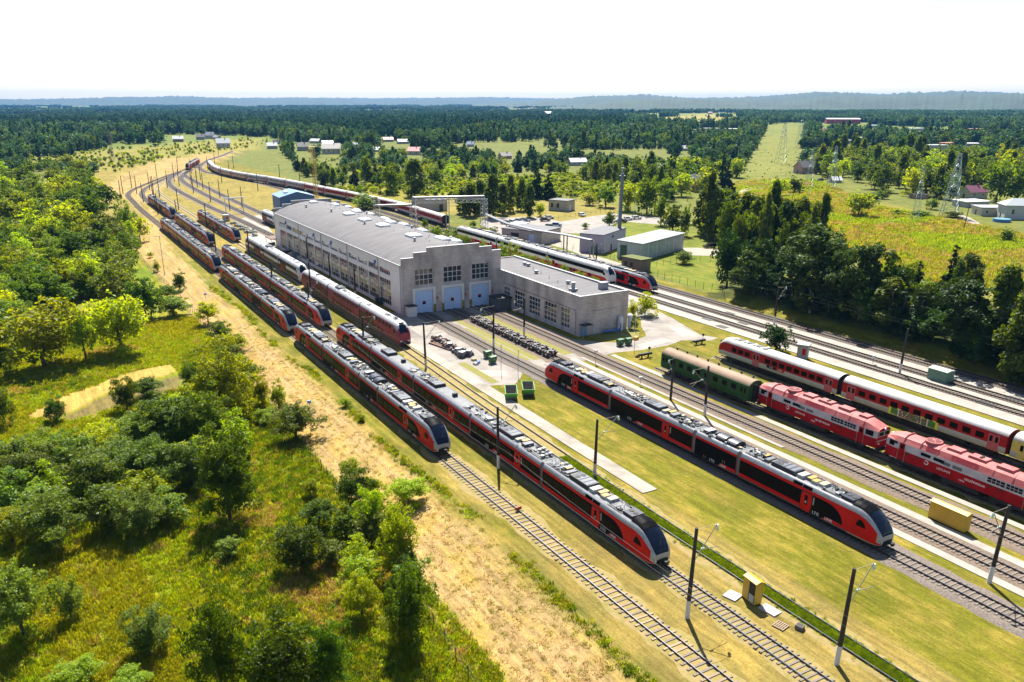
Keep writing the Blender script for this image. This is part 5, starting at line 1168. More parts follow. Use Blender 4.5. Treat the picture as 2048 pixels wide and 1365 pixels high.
m = MB(); m.cyl((0, 0, 0), (0, 0, 3.2), .05, None, 6, 0); m.bx(-.45, .45, -.06, .06, 2.6, 3.3, 1); m.bx(-.45, .45, -.55, -.06, 2.6, 3.3, 1); simple('signal_box', 'orange box on a thin post at the road bend', 'signal', m, [DOWN, mat('sign_orange', (.70, .30, .03), .5)], (*g(1268, 707), 0), .3)
def hut(name, label, cat, pts, h, wallm, roofm, rsl=0., over=.2, feats=()):
    """pts: near-left, near-right corner on ground and depth; box hut"""
    (x0, y0), (x1, y1), dep = pts; rz = math.atan2(y1 - y0, x1 - x0); L_ = math.hypot(x1 - x0, y1 - y0); z = hzf(x0, y0); t = thing(name, label, cat, (x0, y0, z), rz); m = MB(); m.bx(0, L_, 0, dep, -.3, h, 0)
    if rsl: m.v = [(a, b, c + (rsl * b / dep if c > 0 else 0)) for a, b, c in m.v]
    m.build('wall', wallm, t); m = MB(); m.bx(-over, L_ + over, -over, dep + over, h + .003, h + .25, 0)
    if rsl: m.v = [(a, b, c + rsl * b / dep) for a, b, c in m.v]
    m.build('roof', roofm, t)
    for f in feats:                       # (part name, face, u0, u1, z0, z1, material)
        n, fc, u0, u1, z0, z1, mm = f; m = MB()
        if fc == 'f': m.bx(u0, u1, -.05, -.004, z0, z1)
        elif fc == 'l': m.bx(-.05, -.004, u0, u1, z0, z1)
        else: m.bx(L_ + .004, L_ + .05, u0, u1, z0, z1)
        m.build(n, mm, t)
    return t
GRW = mat('hut_grey_wall', (.45, .41, .37), .8, var=.3, scale=.7); LIL = mat('hut_lilac_wall', (.42, .37, .47), .8, var=.15, scale=.4); BLW = mat('shed_pale_blue', (.42, .48, .54), .7, c2=(.30, .33, .33), scale=.5); GRR = mat('hut_grey_roof', (.12, .12, .13), .8, var=.25, scale=.5); BLUE = mat('shed_blue', (.055, .13, .30), .5, var=.2, scale=.4); BLUER = mat('shed_blue_roof', (.12, .22, .40), .5, var=.15, scale=.5)
DG = mat('dark_opening', (.02, .022, .025), .5)
hut('utility_building', 'lilac two storey block with flat roof at the foot of the chimney', 'building', (g(1205, 508), g(1250, 491), 8.0), 5.6, LIL, GRR, 0, .15, [('window', 'f', 7, 8.5, 4.0, 4.8, DG), ('roller_door', 'l', 1.5, 4.5, .1, 2.2, mat('box_green', (.13, .24, .17))), ('corner_trim', 'f', -.02, .3, 0, 5.6, DOWN), ('band_trim', 'f', .3, 11, 2.7, 2.85, DOWN), ('band_trim', 'l', 0, 8, 2.7, 2.85, DOWN), ('door', 'f', 6.2, 7.3, 0, 2.1, DG)])
hut('shed', 'long pale blue shed with sloping roof beside the lilac block', 'shed', (g(1283, 523), g(1366, 499), 8.5), 5.0, BLW, mat('shed_roof_grey', (.17, .19, .20), .5, .2), .3, .35, [('door', 'l', 5.2, 7.5, 0, 4.2, mat('shed_green_door', (.03, .10, .04), .6))] + [('panel_joint', 'f', 3.6 + k * 5.5, 3.8 + k * 5.5, .2, 4.9, FRAME) for k in range(4)])
hut('garage', 'low grey garage with two openings beside the car park', 'garage', (g(1083, 491), g(1121, 481), 16), 4.2, GRW, GRR, 0, .2, [('gate', 'l', 2, 5, .1, 3.2, DOORW), ('opening', 'l', 9.0, 12.2, .1, 3.2, DG), ('opening', 'l', 13, 14, .8, 2.4, DG)])
hut('kiosk', 'small white annexe at the left end of the grey garage', 'kiosk', (g(1043, 472), g(1058, 468), 5), 3.8, FRAME, FRAME, 0, .15, [('door', 'f', 1, 2, .1, 2.2, DG)])
hut('brick_hut', 'small brown hut with grass growing on its roof behind the red train', 'hut', (g(1243, 538), g(1281, 546), 4.0), 3.4, mat('hut_brown', (.22, .17, .14), .9, var=.35), mat('turf_roof', (.12, .14, .03), .95, var=.5), 0, .3, [('window', 'f', 1, 2, 1.2, 2.4, DG), ('window', 'f', 3.2, 4.2, 1.2, 2.4, DG)])
hut('brick_hut', 'small flat grey hut standing alone on the dry lawn', 'hut', (g(1097, 421), g(1134, 424), 7), 4.4, GRW, GRR, 0, .2, [('window', 'f', 1.2, 2.2, 1.4, 3.2, DG), ('window', 'f', 4, 5.2, 1.4, 3.2, DG), ('door', 'r', 2, 3.2, .1, 2.6, FRAME)])
hut('brick_hut', 'flat roofed grey hut behind the pipe bridge', 'hut', (g(868, 424), g(895, 421), 14), 4.6, GRW, GRR, 0, .2, [('door', 'f', 3, 5, .1, 2.8, DG)])
hut('watch_cabin', 'grey guard cabin with red window panel behind the white roofed railcar', 'cabin', (g(1592, 719), g(1612, 722), 1.9), 2.7, mat('cabin_grey', (.36, .38, .44), .6, var=.2), COPE, 0, .25, [('window', 'f', .9, 1.5, 1.0, 2.2, RED)])
t = thing('blue_shed', 'dark blue metal shed with shallow roof behind the depot', 'shed', (*g(562, 426), 0), R(-3)); m = MB(); m.prism([(0, 0), (15, 0), (15, 6.4), (7.5, 8.4), (0, 6.4)], 'y', 0, 15, 0); m.build('wall', BLUE, t); m = MB()
for s, (a, b) in ((0, ((-.4, 6.38), (7.5, 8.5))), (1, ((7.5, 8.5), (15.4, 6.38)))): m.add([(a[0], -.5, a[1]), (b[0], -.5, b[1]), (b[0], 15.5, b[1]), (a[0], 15.5, a[1])], [(0, 1, 2, 3)])
m.build('roof', BLUER, t)
for x, y in ((4, 6), (5, 11)): MB().bx(x - 1, x + 1, y - 1.6, y + 1.6, 7.3, 8.1, taper=.3).build('skylight', SKY, t)
t = thing('lean_to', 'brown lean-to shelter at the far corner of the depot glazing', 'shelter', (*g(556, 492), 0)); MB().bx(-3, 3, -3, 4, 2.6, 2.85).build('roof', mat('brown_sheet', (.12, .07, .05), .8), t); m = MB()
for a in (-2.8, 2.8):
    for b in (-2.8, 3.8): m.cyl((a, b, 0), (a, b, 2.6), .08, None, 6)
m.build('post', DARK, t)
for k, (u, v) in enumerate([(545, 500), (553, 508), (578, 520), (586, 516), (574, 512), (566, 497)]): m = MB(); m.bx(-.9, .9, -.9, .9, 0, 1.7 if k > 1 else 2.4, 0, mt=1, taper=.03); simple('storage_box', ['tall grey storage box beside the lean-to', 'tall pale storage box in front of the lean-to', 'white storage tank at the depot wall, nearest the camera', 'white storage tank at the depot wall beside another', 'dark storage box at the depot wall', 'dark storage box under the lean-to'][k], 'storage box', m, [[GREYB, BEIGE, WHITE, WHITE, DARK, DARK][k], GREYB], (*g(u, v), 0), .1 * k)
simple('relay_cabinet', 'white relay cabinet with a red mark beside the white gate frame', 'cabinet', MB().bx(-1.2, 1.2, -1.1, 1.1, 0, 2.5, 0).bx(-.1, .7, -1.12, -1.101, 1.0, 1.8, 1), [WHITE, RED], (*zl([(890, 650)])[0], 0))
t = thing('gate_frame', 'white portal frame spanning the far yard track', 'gantry', (*zl([(890, 595)])[0], 0), R(4)); 
for x in (0, 7.6): MB().bx(x - .18, x + .18, -.18, .18, 0, 6.2).build('post', FRAME, t)
MB().bx(-.5, 8.1, -.2, .2, 6.2, 6.7).build('beam', FRAME, t)
for k in range(22):
    u, v = 470 + 2.0 * k + RND.uniform(-4, 4), 452 + k * .85 + RND.uniform(-5, 5); m = MB(); m.bx(-1.1, 1.1, -.8, .8, 0, .8, 0, taper=.35); simple('rubble_heap', 'grey heap of rubble on the concrete behind the white double decker', 'rubble', m, mat('rubble_grey', (.34, .33, .28), .9, c2=(.16, .18, .12), scale=2), (*g(u, v), 0), RND.uniform(0, 3), 'rubble heaps on the concrete')
# pipe bridge, pipeline, chimney
PIPEG = mat('silver_pipe', (.28, .28, .30), .4, .3, var=.3, scale=.5)
def lattice(mb, p0, p1, w0, w1, n, r, m=0, base=None):
    p0, p1 = Vector(p0), Vector(p1); d = (p1 - p0).normalized(); a = d.orthogonal().normalized() if abs(d.z) < .9 else Vector((1, 0, 0)); b = d.cross(a).normalized(); a = b.cross(d).normalized()
    def c(t): w_ = (w0 + (w1 - w0) * t) / 2; q = p0 + (p1 - p0) * t; return [q + a * w_ * i + b * w_ * j for i, j in ((-1, -1), (1, -1), (1, 1), (-1, 1))]
    for k in range(n):
        A, B_ = c(k / n), c((k + 1) / n)
        for i in range(4):
            mb.cyl(A[i], B_[i], r, None, 4, m, False); mb.cyl(A[i], B_[(i + 1) % 4], r * .6, None, 4, m, False); mb.cyl(B_[i], B_[(i + 1) % 4], r * .6, None, 4, m, False)
t = thing('pipe_bridge', 'tall grey lattice pipe bridge crossing the tracks behind the depot', 'pipe bridge', (0, 0, 0)); pb = [g(763, 455), g(826, 470), g(898, 462), g(963, 460)]
za = 10.6; P0 = (124.5, 281, za); P1 = (149.5, 272, za); P2 = (112, 296, za - 1.6); 
m = MB(); m.tube([(112, 286, 8.8), (124.5, 280.5, 9.0), (124.5, 280.5, za + .9), (149.5, 272, za + .9), (149.5, 272, 5.2)], .42, 8); m.tube([(112, 287, 8.8), (124.5, 281.5, 9.0), (124.5, 281.5, za + .9), (149.5, 273, za + .9)], .35, 8); m.build('pipe', PIPEG, t)
m = MB(); lattice(m, P0, P1, 1.7, 1.7, 12, .09); m.build('truss', STEEL, t)
for (x, y) in ((124.5, 281), (149.5, 272), (112.5, 287)): m = MB(); lattice(m, (x, y, 0), (x, y, za), 2.2, 2.0, 6, .10); m.build('leg', STEEL, t)
m = MB(); x, y = 136.5, 276.6
for s in (-.6, .6): m.cyl((x + s, y, 0), (x + s, y, za), .16, None, 6)
m.build('leg', STEEL, t)
t = thing('pipeline', 'raised silver pipeline on posts running from the pipe bridge to the lilac block', 'pipeline', (0, 0, 0)); L0 = (149.5, 272, 5.2); ptsP = [L0, (*g(1015, 448, 5.2), 5.2), (*g(1072, 461, 5.2), 5.2), (*g(1130, 470, 5.2), 5.2), (*g(1183, 481, 5.0), 5.0), (*g(1196, 500, 5.0), 4.6)]
m = MB()
for dx in (-.5, .1, .6): m.tube([(x + dx, y + dx * .4, z) for x, y, z in ptsP[:-1]], .25, 7)
m.build('pipe', PIPEG, t)
for k in range(1, 5):
    for dx in (-.4, .9): m = MB(); x, y, z = ptsP[k] if k < 4 else ptsP[4]; m.cyl((x + dx, y, 0), (x + dx, y, z - .2), .2, None, 6); m.build('post', DOWN, t)
cx_, cy_ = g(1237, 492); t = thing('chimney', 'tall slim steel chimney rising beside the lilac block', 'chimney', (cx_, cy_, 0)); m = MB(); m.cyl((0, 0, 0), (0, 0, 23.2), .62, .55, 14); m.build('stack', mat('chimney_steel', (.16, .19, .23), .45, .3, var=.25, scale=.6), t); m = MB(); m.cyl((0, 0, 22.3), (0, 0, 22.5), 1.0, None, 12); m.cyl((0, 0, 23.2), (0, 0, 24.6), .2, None, 8); m.cyl((0, 0, 24.6), (0, 0, 24.9), .55, None, 8); m.build('crown', DOWN, t)
m = MB(); [m.cyl((-.75, -.25 + s, 1), (-.75, -.25 + s, 22.3), .03, None, 4) for s in (0, .5)]; m.build('ladder', DOWN, t)
# yellow lattice mast, pylons
def mast(label, x, y, h, w0, w1, m_, arms=(), name='lattice_mast', cat='mast', plat=False, group=None, n=10, r=.07):
    t = thing(name, label, cat, (x, y, hzf(x, y)), R(20), group); m = MB(); lattice(m, (0, 0, 0), (0, 0, h), w0, w1, n, r); m.build('tower', m_, t)
    for z, l in arms:
        for s in (-1, 1): m = MB(); m.tube([(0, 0, z + .9), (s * l, 0, z), (0, 0, z - .2)], r * 1.5, 4); m.tube([(s * l, 0, z), (s * l, 0, z - 1.3)], .10, 5, 1); m.tube([(s * l * .5, 0, z + .42), (s * l * .5, 0, z - .1)], r * .5, 4); m.build('cross_arm', [m_, INS], t)
    if plat: m = MB(); m.bx(-2, 2, -2, 2, h, h + .2); m.bx(-1.9, -1.6, -1.5, 1.5, h - 2.5, h - 1, 0); m.build('platform', m_, t); m = MB(); [m.box((-1.5 + k * 1.0, -1.6, h + .6), (.5, .4, .5)) for k in range(4)]; m.build('floodlight', WHITE, t)
    return t
mast('yellow lattice lighting mast beyond the blue shed', *g(633, 404), 25, 1.5, 1.3, mat('mast_yellow', (.42, .28, .06), .5, var=.25), plat=True, n=16, r=.10)
PYL = mat('pylon_steel', (.36, .42, .42), .5, .2, var=.2)
PG = 'steel power pylons'
mast('tall steel pylon with wide arms in front of the dark purple roof', *g(1897, 432), 25, 6.0, 1.0, PYL, [(12, 5.5), (16, 4.2), (20, 3.2)], 'pylon', 'pylon', group=PG, n=11, r=.14)
mast('slim steel pylon in the meadow left of the widest pylon', *g(1829, 443), 21, 2.4, .8, PYL, [(11, 3.5), (15, 3)], 'pylon', 'pylon', group=PG, n=10, r=.06)
mast('steel pylon at the lane by the pink house', *g(1662, 376), 22, 4, .9, PYL, [(14, 3.4), (18, 3)], 'pylon', 'pylon', group=PG, n=8, r=.10)
mast('steel pylon beside the low substation poles, left of the lane', *g(1617, 374), 19, 4, .9, PYL, [(11, 3.4), (15, 3)], 'pylon', 'pylon', group=PG, n=8, r=.08)
mast('steel pylon standing in the pale clearing strip', *g(1561, 327), 30, 7, 1.0, PYL, [(20, 4), (24, 3.4)], 'pylon', 'pylon', group=PG, n=8, r=.09)
mast('steel pylon farthest up the pale clearing strip', *g(1598, 296), 32, 7, 1.0, PYL, [(22, 4), (26, 3.4)], 'pylon', 'pylon', group=PG, n=7, r=.10)
mast('steel lattice mast above the bushes left of the curve', *g(226, 325), 24, 2.4, 1.0, mat('mast_brown', (.20, .17, .15), .6), [(20, 1.6)], 'pylon', 'pylon', group=PG, n=9, r=.10)
for pth, lab in (([(*g(1662, 376), 19), (*g(1897, 432), 17), (*g(2300, 470), 17)], 'thin power line from the pink house to the widest pylon'), ([(*g(1561, 327), 23), (*g(1617, 374), 15), (*g(1829, 443), 15)], 'thin power line down the pale clearing strip')):
    for dx in (-3, 3): wire(lab, [(x + dx, y, z) for x, y, z in pth], 3, .03)
for lab, u, v, h in [('leaning wooden pole on the meadow behind the birches', 1582, 413, 8), ('wooden pole beside the lane bend in the meadow', 1927, 460, 9)]:
    m = MB(); m.cyl((0, 0, 0), (0, 0, h), .16, .12, 7); o = simple('wooden_pole', lab, 'pole', m, POLE, (*g(u, v), 0)); o.rotation_euler = (0, .08, 0)
def lamp(label, u, v, h): t = thing('street_lamp', label, 'street lamp', (*g(u, v), hzf(*g(u, v)))); m = MB(); m.cyl((0, 0, 0), (0, 0, h), .10, .06, 8); m.build('post', STEEL, t); m = MB(); m.tube([(-1.0, 0, h), (1.0, 0, h)], .05, 5); m.build('arm', STEEL, t); [MB().box((s * 1.1, 0, h), (.6, .3, .14)).build('lamp_head', WHITE, t) for s in (-1, 1)]
lamp('grey double headed lamp post on the dry bank left of the trains', 328, 541, 11); lamp('lamp post beside the white cars on the car park', 1267, 437, 10)
# posts and small signs
for k, (lab, u, v, h, c) in enumerate([('small blue sign on a post on the dry bank behind the bushes', 412, 603, 2.6, (.15, .3, .6)), ('small blue sign on a post above the willow bush', 619, 815, 1.8, (.15, .3, .6)), ('white point indicator beside the track crossing', 1191, 728, 2.4, (.7, .7, .7)), ('grey box on a post between lawn train and sleepers track', 1280, 772, 1.4, (.6, .6, .6)), ('white switch box on the platform by the guard cabin', 1745, 729, 1.5, (.65, .65, .68)), ('thin post by the crossing, beside the skips', 1002, 745, 5.0, (.25, .3, .25)), ('thin post on the crossing right of the waste bins', 1036, 752, 4.6, (.25, .3, .25))]):
    m = MB(); m.cyl((0, 0, 0), (0, 0, h), .045, None, 6, 0); m.box((0, 0, h), (.55, .3, .45) if h < 4 else (.12, .12, .2), 1); simple('sign_post', lab, 'sign', m, [DOWN, mat('sign_face_%d' % k, c, .5)], (*g(u, v), hzf(*g(u, v))))
# fences
def fence(label, pts, h=1.5, gap=2.6, m_=DARK, r=.05, rails=(.5, .95), name='fence', wire_r=.007):
    P = [(x, y, hzf(x, y)) for x, y in pts]; o0 = P[0]; t = thing(name, label, 'fence', o0); m = MB(); rl = MB(); q = []
    for a, b in zip(P[:-1], P[1:]):
        n = max(1, int(math.hypot(b[0] - a[0], b[1] - a[1]) / gap))
        for k in range(n): q.append(tuple(a[i] + (b[i] - a[i]) * k / n - o0[i] for i in range(3)))
    q.append(tuple(P[-1][i] - o0[i] for i in range(3))); q = [(x, y, hzf(x + o0[0], y + o0[1]) - o0[2]) for x, y, z in q]
    rs = random.Random(3); pm = MB(); pm.cyl((0, 0, -.1), (0, 0, h), r, r * .85, 6); me_ = pm.mesh('post', [m_])
    for i, (x, y, z) in enumerate(q[:100]): put('post', me_, t, (x, y, z)).rotation_euler = (rs.uniform(-.05, .05), rs.uniform(-.05, .05), 0)
    rest = MB()
    for x, y, z in q[100:]: rest.cyl((x, y, z - .1), (x, y, z + h), r, r * .85, 5)
    if rest.v: struct(rest.build('posts', m_, t), 'stuff')
    for f_ in rails: rl.tube([(x, y, z + h * f_) for x, y, z in q], wire_r, 4)
    rl.build('wire', mat('fence_wire', (.06, .055, .05), .6, .2), t); return t
fence('low wire fence with dark posts along the foot of the dry bank', [(26.0, 48), (26.6, 56), (27.6, 70), (28.3, 85), (28.6, 100), (29.2, 120), (29.6, 145), (29.4, 170), (29.4, 195), (28.9, 235), (27.4, 282)], 1.5, 2.4, mat('post_dark_wood', (.10, .07, .05), .9))
fence('dark wire fence between the platform trains and the huts', gpoly([(1010, 466), (1085, 484), (1110, 492), (1200, 508), (1300, 552), (1440, 588), (1448, 600)]), 1.9, 2.6)
fence('dark wire fence on the green lawn below the blue shed', gpoly([(1300, 535), (1366, 525), (1400, 522), (1440, 530)]), 1.7, 2.6)
fence('fence around the lilac block behind its chimney', gpoly([(1130, 505), (1160, 500), (1250, 478), (1290, 478), (1300, 490)]), 1.8, 2.8)
fence('low fence along the dry lawn above the car park', gpoly([(1090, 441), (1130, 436), (1230, 423), (1240, 420)]), 1.5, 3)
fence('long dark fence on the far side of the coaches and the dry lawn', gpoly([(640, 383), (780, 398), (900, 396), (1000, 402), (1120, 395), (1160, 405)]), 1.8, 3.5)
fence('wooden fence along the bend of the far yard', zl([(70, 340), (150, 300), (240, 268), (260, 258)]), 2.2, 2.5, mat('post_dark_wood', (.10, .07, .05)))
for lab, u, v in [('white gas cylinder tank at the annex corner, left of the pair', 1240, 663), ('white gas cylinder tank at the annex corner, right of the pair', 1259, 658)]:
    m = MB(); m.cyl((0, 0, .3), (0, 0, 3.0), .55, None, 14); m.cyl((0, 0, 3.0), (0, 0, 3.35), .55, .15, 14); m.cyl((0, 0, 0), (0, 0, .3), .4, None, 8); simple('gas_tank', lab, 'tank', m, mat('tank_white', (.66, .66, .68), .4, var=.15), (*g(u, v), 0), 0, 'white tanks at the annex')
t = thing('pipe_stand', 'blue and white pipe stand beside the annex white tanks', 'pipes', (105.9, 127.6, 0)); MB().tube([(0, 0, 0), (0, 0, 3.2), (4.5, 1.5, 2.8)], .07, 5).build('pipe', FRAME, t); m = MB(); m.tube([(-3, 1, 0), (-3, 1, 1.9)], .1, 5); m.tube([(-7, 1.4, .5), (-3, 1, .6)], .25, 6); m.build('blue_pipe', BLUEM, t)
# drain plates between platform tracks
for k, (u, v) in enumerate([(1416, 640), (1458, 628), (1444, 655), (1488, 648), (1973, 810), (2030, 800)]): m = MB(); m.bx(-.8, .8, -1.3, 1.3, 0, .05); simple('drain_plate', 'dark metal drain plate set in the concrete platform', 'drain', m, DARK, (*g(u, v), .13), 0, 'dark plates in the platform')
# ================================================================== CARS
_CM = {}
def car_parts(col, est):
    k = (col, est)
    if k in _CM: return _CM[k]
    M = mat('car_paint_%d' % (len(_CM)), col, .25, .2, var=.08, coat=.6); r = []
    prof = [(-2.1, .35), (2.1, .35), (2.15, .7), (2.0, .88), (1.0, .95), (.35, 1.42), (-1.1 if not est else -1.7, 1.45), (-1.75 if not est else -2.0, 1.0), (-2.1, .92)]
    m = MB(); m.prism(prof, 'x', -.85, .85); r.append(('body', m.mesh('body', [M]), []))
    m = MB()
    for s in (-1, 1): m.prism([(.85, .97), (.32, 1.36), (-1.0 if not est else -1.6, 1.38), (-1.5 if not est else -1.85, 1.0)], 'x', s * .84, s * .858)
    m.add([(-.74, .97, 1.0), (.74, .97, 1.0), (.66, .42, 1.41), (-.66, .42, 1.41)], [(0, 1, 2, 3)]); m.add([(-.7, -1.78 if not est else -2.0, 1.04), (.7, -1.78 if not est else -2.0, 1.04), (.62, -1.18 if not est else -1.76, 1.43), (-.62, -1.18 if not est else -1.76, 1.43)], [(3, 2, 1, 0)]); r.append(('window', m.mesh('window', [GLASS]), []))
    for sx in (-1, 1):
        for y in (-1.3, 1.3): m = MB(); m.cyl((sx * .72, y, .33), (sx * .88, y, .33), .33, None, 14, 0); m.cyl((sx * .88, y, .33), (sx * .885, y, .33), .19, None, 10, 1); r.append(('wheel', m.mesh('wheel', [DARK, COPE]), []))
        m = MB(); m.box((sx * .6, 2.08, .72), (.35, .12, .14)); r.append(('headlight', m.mesh('headlight', [LAMP]), []))
    _CM[k] = r; return r
CG = 'cars parked around the depot'
for lab, u, v, c, rz, est in [('dark car half hidden under the trees at the left end of the car park row', 1011, 449, (.02, .03, .06), 200, 0), ('white car in the row under the birches', 1026, 447, (.65, .66, .68), 200, 0), ('silver blue car third in the row under the birches', 1038, 445, (.30, .34, .40), 200, 0), ('grey car at the right end of the row under the birches', 1051, 444, (.25, .25, .27), 200, 1),
    ('black car by the grey garage, nearer the pipeline posts', 1101, 456, (.02, .02, .025), 230, 1), ('blue car by the grey garage, second from the posts', 1113, 453, (.10, .16, .28), 230, 0), ('white car glimpsed above the pipeline', 1098, 438, (.62, .62, .64), 250, 0), ('dark car glimpsed above the pipeline beside a white one', 1090, 443, (.03, .03, .04), 250, 0), ('silver car driving along the car park road', 1164, 433, (.50, .53, .58), 170, 1), ('white car left of the pair behind the chimney', 1255, 441, (.68, .68, .68), 255, 0), ('white estate car right of the pair behind the chimney', 1273, 439, (.70, .70, .69), 255, 1), ('dark car just behind the chimney foot', 1243, 446, (.02, .02, .03), 255, 0), ('black estate car parked alone beside the birch wood', 1419, 496, (.012, .013, .015), 80, 1),
    ('dark car on the lane near the pink house', 1640, 362, (.06, .08, .15), 80, 0), ('white car on the lane near the white roofed cabin', 1660, 364, (.5, .5, .5), 80, 0)]:
    x, y = g(u, v); t = thing('parked_car', lab, 'car', (x, y, .03), R(rz), CG)
    for n, m, _ in car_parts(c, est): put(n, m, t)
# ================================================================== HOUSES
HW = {'w': (.46, .45, .43), 'g': (.34, .33, .32), 'p': (.46, .28, .25), 'b': (.30, .20, .14), 'r': (.40, .06, .06), 't': (.10, .20, .19), 'c': (.52, .46, .36)}
HR = {'w': (.70, .70, .72), 'g': (.30, .31, .33), 'd': (.085, .08, .085), 'r': (.42, .11, .09), 'm': (.16, .045, .085), 'b': (.10, .16, .30), 'p': (.55, .22, .22), 's': (.30, .33, .36)}
HPX = []
def house(label, u, v, wpx, hpx, wall, roof, kind='gable', rz=None, cat='house', name='house', chim=True):
    HPX.append((u, v, wpx)); x, y = g(u, v); p = ppm(x, y); w_ = wpx / p; H_ = hpx / p; d_ = w_ * .75 if kind != 'long' else w_ * .3
    rz = rz if rz is not None else -R(29) + RND.uniform(-.5, .5)
    t = thing(name, label, cat, (x, y, 0), rz); wm = mat('house_wall_' + wall, HW[wall], .85, var=.15, scale=.5); rm = mat('house_roof_' + roof, HR[roof], .6, var=.2, scale=.6)
    h = H_ * (.55 if kind == 'gable' else .8); a = w_ / 2
    m = MB()
    if kind == 'gable':
        m.prism([(-d_ / 2, 0), (d_ / 2, 0), (d_ / 2, h), (0, H_), (-d_ / 2, h)], 'x', -a, a); m.build('wall', wm, t); m = MB(); k = (H_ - h) / (d_ / 2)
        for s in (-1, 1): m.add([(-a - .4, s * (d_ / 2 + .5), h - .5 * k + .06), (a + .4, s * (d_ / 2 + .5), h - .5 * k + .06), (a + .4, 0, H_ + .08), (-a - .4, 0, H_ + .08)], [(0, 1, 2, 3) if s < 0 else (3, 2, 1, 0)]); m.add([(-a - .4, s * (d_ / 2 + .5), h - .5 * k - .12), (a + .4, s * (d_ / 2 + .5), h - .5 * k - .12), (a + .4, s * (d_ / 2 + .5), h - .5 * k + .06), (-a - .4, s * (d_ / 2 + .5), h - .5 * k + .06)], [(0, 1, 2, 3)])
        r_ = m.build('roof', rm, t)
        if chim and w_ < 30: MB().bx(a * .3, a * .3 + .7, -.35, .35, H_ - .6, H_ + .9).build('chimney', mat('house_chimney', (.30, .12, .08), .9), r_)
    elif kind == 'hip':
        m.bx(-a, a, -d_ / 2, d_ / 2, 0, h); m.build('wall', wm, t); m = MB(); e = .6; m.add([(-a - e, -d_ / 2 - e, h), (a + e, -d_ / 2 - e, h), (a + e, d_ / 2 + e, h), (-a - e, d_ / 2 + e, h), (-a * .4, 0, H_ * 1.15), (a * .4, 0, H_ * 1.15)], [(0, 1, 5, 4), (1, 2, 5), (2, 3, 4, 5), (3, 0, 4), (3, 2, 1, 0)]); m.build('roof', rm, t)
    else:
        m.bx(-a, a, -d_ / 2, d_ / 2, 0, h); m.build('wall', wm, t); m = MB()
        if kind == 'long': m.prism([(-d_ / 2 - .4, h + .01), (d_ / 2 + .4, h + .01), (0, H_)], 'x', -a - .4, a + .4)
        else: m.bx(-a - .3, a + .3, -d_ / 2 - .3, d_ / 2 + .3, h + .004, h + .35)
        m.build('roof', rm, t)
    n = max(2, min(6, int(w_ / 4)))
    for k in range(n):
        xx = -a + (k + .5) * 2 * a / n; f = MB(); f.bx(xx - .65, xx + .65, -d_ / 2 - .06, -d_ / 2 - .005, h * .35, h * .75); o = f.build('window', FRAME, t); f = MB(); f.bx(xx - .52, xx + .52, -d_ / 2 - .08, -d_ / 2 - .061, h * .35 + .12, h * .75 - .12); f.build('pane', WGLASS, o)
    MB().bx(-a - .05, -a - .005, -.5, .5, 0, min(2.1, h * .8)).build('door', DG, t)
    return t
for a in [('bright house with pale silver gable roof left above the far bend', 672 - 225, 296, 26, 18, 'w', 's'), ('white house with dark roof among the trees at the upper left', 421, 278, 16, 13, 'w', 'g'), ('low dark roofed house left of the silver gable', 402, 280, 16, 11, 'g', 'd'), ('brownish roofed cottage at the edge of the left wood', 357, 284, 20, 11, 'b', 'g'), ('grey house right of the white one at the upper left', 434, 279, 12, 8, 'g', 'g'),
    ('large dark roofed house with a bright side roof right of the lattice mast', 663, 308, 36, 20, 'c', 'd'), ('pale sheet roof house behind the lattice mast', 655, 294, 22, 12, 'w', 'w'), ('dark gabled house left of the lattice mast', 606, 302, 22, 16, 'g', 'd'), ('grey roof cottage behind the coaches at the left', 545, 298, 20, 12, 'g', 'g'), ('small grey house above the coaches', 553, 289, 12, 9, 'g', 'd'),
    ('long white house row above the lattice mast', 632, 287, 20, 9, 'w', 'g'), ('red roofed house deep in the middle wood', 776, 284, 20, 9, 'w', 'r'), ('pink roofed house in the middle trees', 829, 310, 24, 15, 'c', 'p'), ('white block beside the red roof in the middle wood', 806, 288, 22, 9, 'w', 'g'), ('white cottage in the middle trees, left of the pink roof', 753, 304, 14, 9, 'w', 'w'), ('small white house right of the mast trees', 711, 293, 9, 7, 'w', 'w'), ('white gable with blue roof at the middle right trees', 941, 294, 14, 10, 'w', 'b'), ('grey house with a dark roof beside the pale yellow tree', 1010, 318, 22, 12, 'p', 'd'),
    ('pale house with white roof edges right of the central spruces', 1154, 331, 34, 14, 'w', 'g'), ('small white cottage above the teal house', 1321, 342, 14, 14, 'w', 'w'), ('teal walled house with grey broken roof beside the lane', 1395, 378, 28, 28, 't', 'g'), ('weathered pinkish shed in front of the teal house', 1382, 383, 18, 22, 'p', 'p'), ('white roofed house among the right hand wood', 1370, 302, 14, 10, 'w', 'w'), ('pink house with steep dark roof at the end of the clearing', 1610, 347, 36, 24, 'p', 'd')]:
    house(*a)
